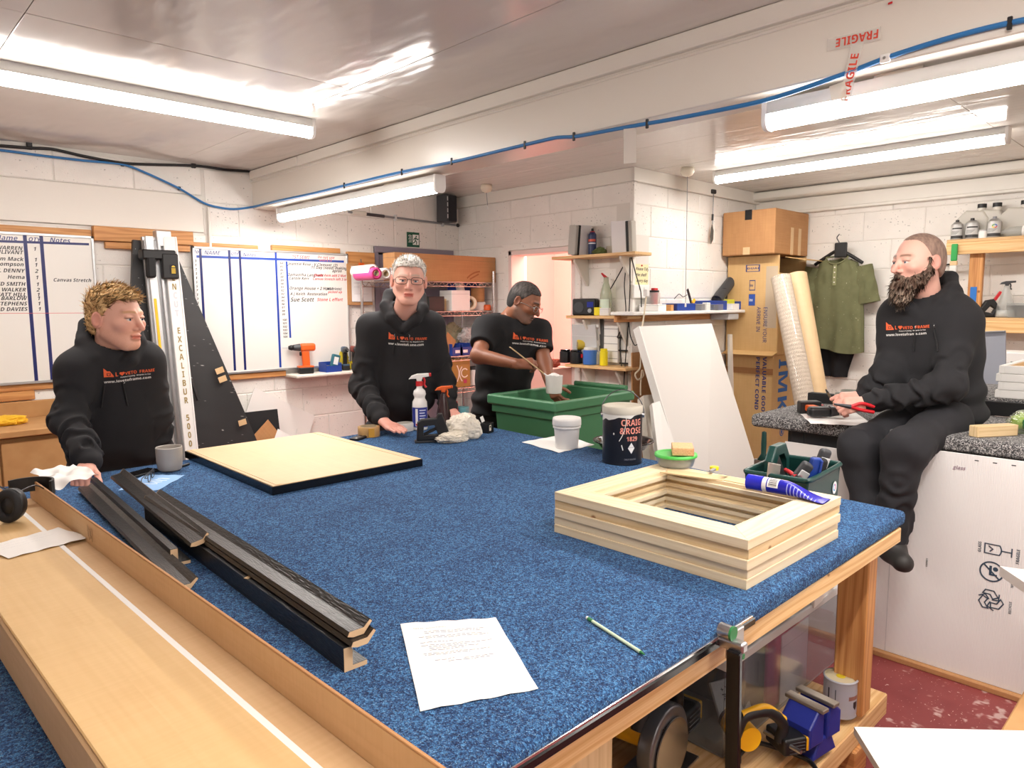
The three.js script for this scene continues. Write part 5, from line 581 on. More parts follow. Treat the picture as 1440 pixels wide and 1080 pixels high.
// ------------------------------------------------------------------ recess wall
{
  const t = thing('tool_shelf', 'white edged shelf cluttered with small tools on recess wall', 'shelf', [4.78, 1.46, ZC + 0.1]); part(t, 'shelf_board', rbox(1.56, 0.025, 0.2, 0.008), mWhite, [0, -0.0125, 0]); part(t, 'batten', box(1.25, 0.05, 0.03, 0.003), mPineOrange, [-0.12, -0.05, -0.08]); part(t, 'bracket', box(0.16, 0.05, 0.17, 0.006), mLightGrey, [0.62, -0.055, 0]);
  const y = 1.461, zz = ZC + 0.1, xs = (px) => onZ(px, 440, zz).x, S = 'small things on the tool shelf';
  const cart = (n, l, px, w, h, d, m, ry = 0, dz = 0) => carton(n, l, 'box', [xs(px), y, zz + dz], w, h, d, m, ry, S);
  cart('paper_stack', 'slanted white paper stack at the left end of the tool shelf', 918, 0.2, 0.05, 0.14, mPaper, 0.3); jar('clear_jar', 'clear jar with black lid on the tool shelf', 'jar', [xs(922), y + 0.052, zz - 0.03], 0.055, 0.1, mClearFrost, mBlack); carton('red_white_packet', 'red and white packet behind the jar', 'packet', [xs(931), y, zz - 0.07], 0.05, 0.17, 0.03, mRed, 0, S); cart('orange_bits', 'orange and brown offcuts on the tool shelf', 938, 0.1, 0.045, 0.08, mat(0xd79a5b, 0.7), 0.4); cart('blue_tray', 'long blue tool tray on the tool shelf', 958, 0.26, 0.055, 0.14, mBlue, 0, -0.02); cart('grey_box', 'grey metal box in front of the blue tray', 974, 0.08, 0.05, 0.06, mGrey, 0.2, 0.06); cart('white_box', 'small white printed box beside the grey box', 982, 0.06, 0.06, 0.04, mWhite, 0.1, 0.07); cart('blue_tray', 'deep blue tool tray near the right of the shelf', 1002, 0.28, 0.075, 0.14, mBlue, 0, -0.02); cart('clear_box', 'clear plastic box of screws on the shelf', 995, 0.14, 0.045, 0.06, mClearFrost, 0, 0.07); cart('grey_tray', 'pale grey tray lying across the blue trays', 1010, 0.22, 0.05, 0.1, mLightGrey, 0.2, -0.03); cart('yellow_packet', 'yellow black packet at the right end of the shelf', 1026, 0.14, 0.085, 0.06, mat(0xcfd23a, 0.5), 0.1, -0.02); cart('white_bag', 'white plastic tub below the yellow packet', 1022, 0.12, 0.05, 0.06, mWhite, 0, 0.05); cart('red_blue_packet', 'red and blue packet at the very end of the shelf', 1038, 0.1, 0.07, 0.06, mat(0x314b9a, 0.5), 0, 0.02); jar('black_bottle', 'short black bottle beside the printed cardboard box', 'bottle', [xs(1024), y + 0.09, zz - 0.05], 0.035, 0.09, mBlack, mBlack);
  { const k = thing('folding_knife', 'yellow and grey knife sticking up from the tool shelf', 'knife', [xs(975), y + 0.055, zz - 0.02]); part(k, 'blade', bar([0, 0, 0], [-0.06, 0.11, 0], 0.01, 0.022), mDarkSteel); part(k, 'handle', bar([0, 0, 0.01], [0.03, 0.03, 0.01], 0.016, 0.024), mYellow); } { const k = thing('wire_coil', 'thin dark wire coil on the tool shelf', 'wire', [xs(958), y + 0.09, zz]); part(k, 'wire', tube([[-0.1, 0.0, 0], [-0.05, 0.035, 0.01], [0.02, 0.015, 0], [0.06, 0.03, 0.01]], 0.003, 6), mBlack); }
  const n = thing('wall_note', 'yellow handwritten note stuck beside the corner', 'note', onZ(902, 388, ZC + 0.008)); part(n, 'note_sheet', decal(0.17, 0.17), sheetMat(canvasTex(128, 128, (g) => { g.fillStyle = '#f0e6b8'; g.fillRect(0, 0, 128, 128); hand(g, 'Please Tidy', 10, 34, 20); hand(g, 'the shelf', 14, 66, 20); hand(g, 'every day', 18, 98, 20); })), [0, 0, 0]); part(n, 'pin', cyl(0.006, 0.006, 0.006, 10).rotateX(Math.PI / 2), mRed, [0, 0.075, 0.003]);
  const s = thing('wall_socket', 'white double wall socket above the tool shelf', 'socket', onZ(898, 410, ZC + 0.025)); part(s, 'back_box', rbox(0.2, 0.1, 0.045, 0.005), mOffWhite); part(s, 'face_plate', rbox(0.19, 0.09, 0.012, 0.003), mWhite, [0, 0, 0.024]); for (const x of [-0.03, 0.03]) part(s, 'rocker', rbox(0.014, 0.02, 0.01, 0.002), mWhiteGloss, [x, 0.02, 0.03]);
  const tb = thing('grey_tube', 'dark grey tube leaning behind the cardboard boxes', 'tube', [0, 0, 0]); part(tb, 'tube', rod(onZ(1008, 422, ZC + 0.05), onZ(1040, 380, ZC + 0.03), 0.045, 16), mDarkGrey); part(tb, 'end_ring', ringGeo(0.046, 0.03, 0.01), mBlack, onZ(1008, 422, ZC + 0.06));
  const fe = onZ(1003, 273, ZC + 0.035), f = thing('feather_charm', 'hanging feather charm on a cord from a black hook', 'charm', [fe.x, fe.y, ZC + 0.035]); part(f, 'hook', rbox(0.06, 0.035, 0.03, 0.01), mBlack, [0, 0.02, 0]); part(f, 'cord', rod([0.005, 0, 0], [0.0, -0.24, 0], 0.004, 6), mGrey); part(f, 'bead', rod([0, -0.16, 0], [-0.004, -0.21, 0], 0.009, 8), mBlack); part(f, 'feather', extr([[0, 0], [0.022, -0.05], [0.02, -0.12], [-0.012, -0.16], [-0.024, -0.1], [-0.014, -0.03]], 0.006, 0.002), mat(0x5a5650, 0.9), [-0.005, -0.24, 0]);
}
{ // leaning white panel and boards
  const P = [onZ(898, 459, ZC + 0.24), onZ(1001, 455, ZC + 0.24), onZ(1066, 664, ZC + 0.75), onZ(962, 676, ZC + 0.75)]; const dn1 = P[2].clone().sub(P[1]), dn0 = P[3].clone().sub(P[0]); P[2].addScaledVector(dn1, (P[2].y - 0.01) / -dn1.y); P[3].addScaledVector(dn0, (P[3].y - 0.01) / -dn0.y);
  const t = thing('leaning_panel', 'large plain white panel leaning against the tool shelf wall', 'panel', [P[3].x, 0, P[3].z]); slab(t, 'face_panel', P.map((p) => gp(t, p)), 0.05, mat(0xe6e3df, 0.55)); slab(t, 'edge_strip', [P[0], P[0].clone().add(V(0.012, 0, 0)), P[3].clone().add(V(0.012, 0, 0)), P[3]].map((p) => gp(t, p).add(V(-0.002, 0.002, 0.004))), 0.056, mWhite);
  const ln = (n, l, a, b, c, d, z0, z1, th, m) => { const Q = [onZ(...a, z0), onZ(...b, z0), onZ(...c, z1), onZ(...d, z1)]; for (const [i, j] of [[2, 1], [3, 0]]) { const dv = Q[i].clone().sub(Q[j]); Q[i].addScaledVector(dv, (Q[i].y - 0.006) / -dv.y); } const o = thing(n, l, 'board', [Q[3].x, 0, Q[3].z]); slab(o, 'board', Q.map((p) => gp(o, p)), th, m); };
  ln('brown_board', 'brown hardboard leaning behind the white panel', [889, 496], [925, 492], [950, 640], [890, 640], ZC + 0.06, ZC + 0.2, 0.01, mCardDark); ln('white_board', 'white board with speckled top leaning beside the paint can', [905, 556], [932, 553], [965, 650], [915, 650], ZC + 0.35, ZC + 0.6, 0.06, mOffWhite); ln('white_board', 'narrow white board leaning against the big panel', [917, 567], [928, 564], [960, 660], [928, 662], ZC + 0.5, ZC + 0.8, 0.03, mWhite); ln('white_board', 'white board standing behind the big panel beside the boxes', [1026, 470], [1030, 470], [1034, 640], [1028, 640], ZC + 0.14, ZC + 0.16, 0.02, mOffWhite);
}
{ // corner boxes: printed side faces the table (-x), open side faces the rolls (+z)
  const txt = (w, h, draw) => printMat(canvasTex(w, h, draw), 0.6), xf = onZ(1024, 430, ZC + 0.03).x, xe = XD - 0.03, w = xe - xf, zb = ZC + 0.02, y1 = onX(1060, 498, xf).y, z1 = onX(1087, 520, xf).z, d1 = z1 - zb, mx = (xf + xe) / 2, LF = [0, -Math.PI / 2, 0];
  const slogan = (g, bold) => { g.fillStyle = '#34468e'; g.save(); g.translate(20, 4); g.rotate(Math.PI / 2); g.font = (bold ? 'bold ' : '') + '30px sans-serif'; g.fillText(bold ? 'VALUABLE GOODS' : 'ENSURE YOUR', 0, -42); g.fillText(bold ? 'PERFECT COND' : 'ARRIVE IN', 0, -2); g.restore(); };
  const t1 = thing('printed_carton', 'tall cardboard box printed with blue packing slogan, standing on the floor', 'carton', [mx, 0, zb + d1 / 2]); part(t1, 'carton', box(w, y1, d1, 0.006), mCardYellow, [0, y1 / 2, 0]); part(t1, 'tape_seam', box(0.002, 0.05, d1, 0.0004), mCardDark, [-w / 2 - 0.001, y1 - 0.14, 0]);
  part(t1, 'logo_print', decal(0.3, 0.75), txt(192, 480, (g) => { g.fillStyle = '#2f6fbe'; g.save(); g.translate(30, 6); g.rotate(Math.PI / 2); g.font = 'bold 150px sans-serif'; g.fillText('IMK', 0, -8); g.restore(); g.font = 'bold 70px sans-serif'; g.fillText('\u00ae', 70, 430); }), [-w / 2 + 0.19, y1 - 0.4, d1 / 2 + 0.0012]); part(t1, 'slogan_print', decal(0.19, 0.66), txt(128, 430, (g) => { g.translate(40, 0); g.scale(1, 1.35); slogan(g, true); }), [-w / 2 - 0.0025, y1 - 0.34, 0.07], LF);
  const z2 = onX(1096, 430, xf).z, d2 = z2 - zb - 0.01, y2 = onX(1090, 358, xf).y, h2 = y2 - y1 - 0.004, t2 = thing('printed_carton', 'open cardboard box on the printed one, with torn blue slogan', 'carton', [mx, y1 + 0.002, zb + d2 / 2]);
  part(t2, 'front_panel', box(0.006, h2, d2, 0.002), mCardYellow, [-w / 2, h2 / 2, 0]); part(t2, 'rear_panel', box(0.006, h2, d2, 0.002), mCardYellow, [w / 2, h2 / 2, 0]); part(t2, 'side_panel', box(w, h2, 0.006, 0.002), mCardYellow, [0, h2 / 2, -d2 / 2]); part(t2, 'side_panel', box(w, h2 * 0.82, 0.006, 0.002), mCardYellow, [0, h2 * 0.41, d2 / 2]); part(t2, 'base_panel', box(w, 0.008, d2, 0.002), mCardYellow, [0, 0.004, 0]); part(t2, 'torn_flap', box(0.1, 0.005, d2, 0.001), mCardYellow, [-w / 2 - 0.045, 0.012, 0.01], [0, 0, 0.3]); part(t2, 'open_flap', box(w * 0.7, 0.006, 0.18, 0.002), mCardYellow, [0.02, h2 - 0.03, d2 / 2 + 0.085], [0.18, 0, 0]);
  part(t2, 'slogan_print', decal(0.19, 0.46), txt(128, 300, (g) => { g.translate(40, 40); slogan(g, false); }), [-w / 2 - 0.0035, h2 - 0.58, 0.05], LF); part(t2, 'tape_mark', decal(0.1, h2 * 0.62), mat(0xc7b49a, 0.5), [-w / 2 - 0.0036, h2 * 0.58, d2 / 2 - 0.06], LF); for (const [dy, ww, h] of [[0.1, 0.13, 0.06], [0.24, 0.055, 0.09], [0.36, 0.06, 0.1]]) part(t2, 'blue_mark', decal(ww, h), txt(64, 64, (g) => { g.strokeStyle = '#3a4a8a'; g.lineWidth = 5; g.strokeRect(4, 4, 56, 56); g.font = 'bold 22px sans-serif'; if (dy > 0.3) { g.fillStyle = '#2f55b0'; g.fillRect(4, 4, 56, 56); } g.fillStyle = dy > 0.3 ? '#eee' : '#3a4a8a'; g.fillText(dy > 0.2 ? 'ino' : 'DUAL', 6, 40); }), [-w / 2 - 0.0035, h2 - dy, 0], LF);
  const x3 = onZ(1018, 320, ZC + 0.03).x, z3 = onX(1090, 320, x3).z, y3 = onX(1090, 357, x3).y, hh = onX(1090, 293, x3).y - y3, w3 = XD - 0.02 - x3, d3 = z3 - zb, t3 = thing('plain_carton', 'plain square cardboard box on top of the corner stack', 'carton', [x3 + w3 / 2, Math.max(y3, y2 + 0.004), zb + d3 / 2]); part(t3, 'carton', box(w3, hh, d3, 0.006), mCardDark, [0, hh / 2, 0]); part(t3, 'black_tape', box(0.004, 0.08, 0.06, 0.001), mBlack, [-w3 / 2 - 0.002, hh - 0.035, 0.0]); part(t3, 'tape_tab', box(0.004, 0.06, 0.06, 0.001), mTape, [-w3 / 2 - 0.002, 0.03, -0.01]); for (const x of [0.0, 0.14]) part(t3, 'torn_tape', box(0.05, 0.22, 0.003, 0.001), mTape, [x, 0.11, d3 / 2 + 0.001]);
}
{ // leaning rolls
  const R = (n, l, a, b, ra, m) => { const A = onX(...a), B = onX(...b), d = B.clone().sub(A); B.addScaledVector(d, -(B.y - 0.05) / d.y); const t = thing(n, l, 'roll', B), q = new THREE.Quaternion().setFromUnitVectors(V(0, 1, 0), A.clone().sub(B).normalize()), L = A.distanceTo(B); t.quaternion.copy(q); part(t, 'wound_sheet', lathe([[ra * 0.6, 0], [ra, 0], [ra * 1.01, L * 0.5], [ra, L], [ra * 0.55, L], [ra * 0.55, L - 0.2]], 28), m); part(t, 'core', ringGeo(ra * 0.56, ra * 0.45, L * 0.99), mTape); };
  R('bubble_wrap_roll', 'tall shiny bubble wrap roll leaning beside the cartons', [1098, 390, 5.42], [1131, 560, 5.22], 0.075, mat(0xcdbfae, 0.25, { bumpMap: dataTex(256, [0.5, 0.14], (u, v) => { const a = (u * 20) % 1 - 0.5, b = (v * 20) % 1 - 0.5; return clamp(1 - 6 * (a * a + b * b), 0, 1); }, false), bumpScale: 0.004, clearcoat: 0.6 })); R('kraft_paper_roll', 'tall kraft paper roll leaning by the green shirt', [1119, 387, 5.62], [1148, 560, 5.42], 0.085, mKraft);
}
{ // shirt on hanger
  const c = onX(1181, 352, XD - 0.08), t = thing('hanging_shirt', 'faded olive green shirt on a black hanger', 'shirt', [XD - 0.1, c.y, c.z], -Math.PI / 2); const mS = mat(0xffffff, 0.95, { map: dataTex(256, 0.6, (u, v) => { const n = fbm(u, v, 8, 161); return vnoise(u * 60, v * 60, 60, 164) > 0.97 ? rgb(190, 186, 160) : mix3(rgb(120, 122, 88), rgb(98, 101, 70), n); }) });
  const N = 40, M = 40, pos = [], idx = [], hw = (v) => 0.205 + 0.03 * sst(0.9, 0.0, 1 - v) - 0.05 * sst(0.12, 0, v); for (const s of [1, -1]) for (let j = 0; j <= M; j++) for (let i = 0; i <= N; i++) { const v = j / M, u = i / N * 2 - 1, neck = s > 0 ? 0.075 : 0.03, x = u * hw(v), ytop = -0.03 - 0.1 * Math.abs(x) / 0.2 - Math.max(0, neck * (1 - (x / 0.085) ** 2)), y = lerp(ytop, -0.82 - 0.02 * Math.sin(u * 3), v), fold = 0.014 * Math.sin(u * 9 + 2 * noise3(u * 2, v * 3, 1)) * v + 0.012 * noise3(u * 6, v * 5, 4); pos.push(x, y, s * (0.05 * Math.sqrt(Math.max(0, 1 - u * u)) + 0.004) + fold); }
  const m1 = N + 1, K = m1 * (M + 1); for (let j = 0; j < M; j++) for (let i = 0; i < N; i++) { const a = j * m1 + i; idx.push(a, a + m1, a + 1, a + 1, a + m1, a + m1 + 1, K + a, K + a + 1, K + a + m1, K + a + 1, K + a + m1 + 1, K + a + m1); } const g = new THREE.BufferGeometry(); g.setAttribute('position', new THREE.Float32BufferAttribute(pos, 3)); g.setIndex(idx); g.computeVertexNormals(); mS.side = THREE.DoubleSide; part(t, 'body', uvBox(g), mS);
  for (const s of [-1, 1]) { const sl = new THREE.CylinderGeometry(0.07, 0.085, 0.3, 20, 10, true), p = sl.attributes.position; for (let i = 0; i < p.count; i++) { p.setZ(i, p.getZ(i) * 0.55 + 0.008 * Math.sin(p.getY(i) * 30 + i)); } sl.computeVertexNormals(); part(t, 'sleeve', uvBox(sl), mS, [s * 0.225, -0.28, 0], [0, 0, s * 0.2]); }
  part(t, 'neckband', tube([[-0.085, -0.06, 0.03], [-0.05, -0.1, 0.055], [0, -0.115, 0.06], [0.05, -0.1, 0.055], [0.085, -0.06, 0.03], [0.05, -0.05, -0.03], [-0.05, -0.05, -0.03]], 0.007, 6, 50, true), mS); part(t, 'placket', box(0.03, 0.17, 0.004, 0.001), mat(0x8f9168, 0.9), [0, -0.2, 0.062]); for (let i = 0; i < 4; i++) part(t, 'button', cyl(0.006, 0.006, 0.004, 12).rotateX(Math.PI / 2), mOffWhite, [0, -0.14 - i * 0.04, 0.067]);
  const h = thing('coat_hanger', 'black plastic hanger carrying the green shirt', 'hanger', [XD - 0.1, c.y, c.z], -Math.PI / 2); part(h, 'shoulders', tube([[-0.19, -0.11, 0], [-0.1, -0.05, 0], [0, 0.0, 0], [0.1, -0.05, 0], [0.19, -0.11, 0]], 0.014, 8), mBlack); part(h, 'hook', tube([[0, 0, 0], [0, 0.06, 0], [-0.02, 0.1, 0], [0, 0.13, 0]], 0.004, 6), mDarkSteel); part(h, 'hook_plate', rbox(0.1, 0.12, 0.02, 0.01), mBlack, [0.02, 0.0, 0.01]);
  const b = thing('black_apron', 'black garment hanging below the green shirt', 'garment', [XD - 0.06, c.y - 0.78, c.z - 0.02], -Math.PI / 2); const ga = new THREE.PlaneGeometry(0.34, 0.36, 20, 14), gpz = ga.attributes.position; for (let i = 0; i < gpz.count; i++) { gpz.setZ(i, 0.03 * Math.sin(gpz.getX(i) * 30) + 0.03 * noise3(gpz.getX(i) * 9, gpz.getY(i) * 9, 1)); gpz.setX(i, gpz.getX(i) * (1 - 0.35 * sst(0.1, -0.18, gpz.getY(i)))); } ga.computeVertexNormals(); part(b, 'cloth', ga, mat(0x16161a, 0.9, { side: THREE.DoubleSide }), [0, -0.08, 0]); part(b, 'strap', box(0.03, 0.2, 0.006, 0.002), mBlackMatt, [0.1, 0.05, -0.01]);
}
// ------------------------------------------------------------------ right wall shelving
{
  const xf = XD - 0.27, z0 = -1.56, z1 = 0.4, ya = 1.955, yb = 1.405, t = thing('timber_shelving', 'pine shelving unit on the right wall with cans and bottles', 'shelving', [XD - 0.14, 0, (z0 + z1) / 2]); const zc = (z0 + z1) / 2;
  for (const [y, a] of [[ya, z0], [yb, z0 + 0.1]]) { part(t, 'shelf_board', box(0.26, 0.02, z1 - a, 0.003), mPly, [0, y - 0.01, (a + z1) / 2 - zc]); part(t, 'front_rail', box(0.04, 0.085, z1 - a, 0.003, y), mPine, [-0.115, y - 0.062, (a + z1) / 2 - zc]); } for (const z of [-1.38, -0.2]) { part(t, 'post', box(0.045, 1.87, 0.085, 0.003), mPineOrange, [-0.06, 0.935, z - zc]); } part(t, 'blue_tape_tag', box(0.004, 0.12, 0.04, 0.001), mat(0x2f74c4, 0.4), [-0.085, 1.56, -1.385 - zc]);
  const P = (px, y, dx = 0.13) => [XD - dx, y, onX(px, y > 1.7 ? 335 : 445, XD - dx).z], S = 'spray cans on the upper shelf', silver = mat(0xbfbfbd, 0.3, { metalness: 0.6 });
  const art = (c, r) => canvasTex(128, 128, (g) => { g.fillStyle = '#c9c9c7'; g.fillRect(0, 0, 128, 128); g.fillStyle = '#333'; g.fillRect(0, 96, 128, 30); g.fillStyle = '#555'; for (let i = 0; i < 5; i++) g.fillRect(16, 50 + i * 8, 70 - i * 7, 3); if (r) { ['#d94343', '#e7c532', '#47a04f', '#3a62b8'].forEach((k, i) => { g.strokeStyle = k; g.lineWidth = 8; g.beginPath(); g.arc(64, 28, 16, i * 1.57, i * 1.57 + 1.57); g.stroke(); }); } else { g.fillStyle = '#222'; g.fillRect(20, 16, 90, 14); } });
  can('silver_spray_can', 'silver spray can at the left end of the upper shelf', P(1345, ya, 0.2), 0.037, 0.145, silver, mSteel, mBlack, S, art(0, 0)); can('silver_spray_can', 'silver spray can beside the small white pot', P(1366, ya, 0.2), 0.04, 0.15, silver, mSteel, mBlack, S, art(0, 0)); can('silver_spray_can', 'silver spray can with a rainbow ring on its label', P(1397, ya, 0.2), 0.04, 0.15, silver, mSteel, mGrey, S, art(0, 1)); jar('white_pot', 'small white pot between the spray cans', 'pot', P(1382, ya, 0.2), 0.028, 0.06, mWhite, mLightGrey); can('silver_spray_can', 'clear spray bottle with black cap behind the first two cans', P(1356, ya, 0.12), 0.032, 0.16, mat(0xd8d8d4, 0.3), mGrey, mBlack, S);
  const jug = (lab, p, ry) => { const j = thing('plastic_jug', lab, 'jug', p, ry, 'translucent jugs on the upper shelf'); part(j, 'jug_body', extr([[-0.1, 0], [0.1, 0], [0.1, 0.15], [0.07, 0.2], [-0.04, 0.21], [-0.1, 0.15]], 0.12, 0.015, [[[-0.075, 0.14], [-0.04, 0.185], [-0.01, 0.18], [-0.045, 0.14]]], 3), mat(0xe6e2d8, 0.35, { transmission: 0.35, thickness: 0 })); part(j, 'neck', cyl(0.024, 0.026, 0.03), mat(0xe6e2d8, 0.4), [0.045, 0.215, 0]); part(j, 'cap', cyl(0.028, 0.028, 0.028), mBlack, [0.045, 0.238, 0]); };
  jug('translucent plastic jug with black cap behind the spray cans', P(1368, ya, 0.09), Math.PI / 2 + Math.PI); jug('second translucent jug with black cap, wedged beside the first', P(1389, ya, 0.08), Math.PI * 1.5); jug('translucent jug with black cap behind the lying bottle', P(1428, ya, 0.08), Math.PI * 1.5);
  { const b = thing('lying_bottle', 'clear soda bottle lying on its side on the shelf', 'bottle', [XD - 0.19, ya + 0.036, onX(1440, 320, XD - 0.19).z]); part(b, 'bottle', lathe([[0, -0.12], [0.03, -0.12], [0.035, -0.1], [0.035, 0.08], [0.014, 0.13], [0.013, 0.15], [0, 0.15]], 20).rotateX(-Math.PI / 2), mClearFrost); part(b, 'label', new THREE.CylinderGeometry(0.0355, 0.0355, 0.07, 20, 1, true).rotateX(-Math.PI / 2), sheetMat(canvasTex(64, 64, (g) => { g.fillStyle = '#e4e4e2'; g.fillRect(0, 0, 64, 64); g.fillStyle = '#222'; g.beginPath(); g.moveTo(6, 10); g.lineTo(30, 10); g.lineTo(18, 34); g.fill(); g.fillRect(34, 20, 20, 20); })), [0, 0, 0.03]); }
  const br = onX(1343, 345, xf - 0.02), bb = thing('green_brush', 'brush with green handle hanging from the upper rail', 'brush', [xf - 0.025, br.y, br.z]); part(bb, 'handle', rbox(0.022, 0.12, 0.04, 0.008), mat(0x2f9c4e, 0.35), [0, -0.05, 0]); part(bb, 'ferrule', box(0.024, 0.03, 0.045, 0.003), mTape, [0, -0.125, 0]); part(bb, 'wrapped_head', rbox(0.035, 0.12, 0.05, 0.012), mat(0xd5d3ce, 0.3), [0, -0.2, 0]);
  const S3 = 'brown tape rolls on the lower shelf'; roll('brown_tape_roll', 'lower brown tape roll of two beside the tape gun', P(1362, yb, 0.17), 0.055, 0.035, 0.05, mTape, null, S3); roll('brown_tape_roll', 'upper brown tape roll of two beside the tape gun', [XD - 0.17, yb + 0.0505, P(1362, yb, 0.17)[2]], 0.055, 0.035, 0.05, mTape, null, S3);
  { const p = P(1391, yb, 0.17), g = thing('tape_gun', 'black tape dispenser with red lever on the lower shelf', 'tape gun', p, -1.1); part(g, 'dispenser_body', extr([[-0.06, 0], [0.06, 0], [0.062, 0.06], [0.02, 0.13], [-0.03, 0.12], [-0.06, 0.07]], 0.045, 0.01, [[[-0.03, 0.04], [0, 0.08], [0.025, 0.06], [0.01, 0.03]]]), mBlack); part(g, 'lever', bar([0.025, 0.12, 0], [0.06, 0.18, 0], 0.02, 0.018), mRed); }
  { const p = P(1413, yb, 0.16), g = thing('clear_spray_bottle', 'clear conical spray bottle with dark head on lower shelf', 'spray bottle', p, -1.2); part(g, 'bottle', lathe([[0, 0], [0.055, 0], [0.058, 0.01], [0.05, 0.09], [0.02, 0.2], [0.017, 0.22], [0, 0.22]], 28), mClearFrost); part(g, 'liquid', lathe([[0, 0.004], [0.052, 0.004], [0.051, 0.05], [0, 0.05]], 24), mat(0xcfd0cc, 0.3)); sprayHead(g, 0.22, mDarkGrey, mDarkGrey, 0.8); }
  carton('clear_case', 'clear plastic case with grey contents on lower shelf', 'case', P(1436, yb, 0.15), 0.12, 0.1, 0.16, mClearFrost); carton('grey_case', 'dark grey block inside the clear case area', 'case', [XD - 0.06, yb, onX(1438, 440, XD - 0.06).z], 0.04, 0.085, 0.16, mDarkGrey);
  { const w = thing('cable_coil', 'small coil of black cable hung behind the bearded man', 'cable', onX(1328, 378, XD - 0.1)); part(w, 'coil', tube([[0, 0, -0.06], [0, 0.03, 0.02], [0, 0.02, 0.07], [0, -0.02, 0.06], [0, -0.02, -0.04], [0, -0.06, -0.06]], 0.007, 6, 50), mBlack); part(w, 'hook', rod([0.1, 0.02, 0], [0, 0.02, 0], 0.004, 6), mSteel); }
}
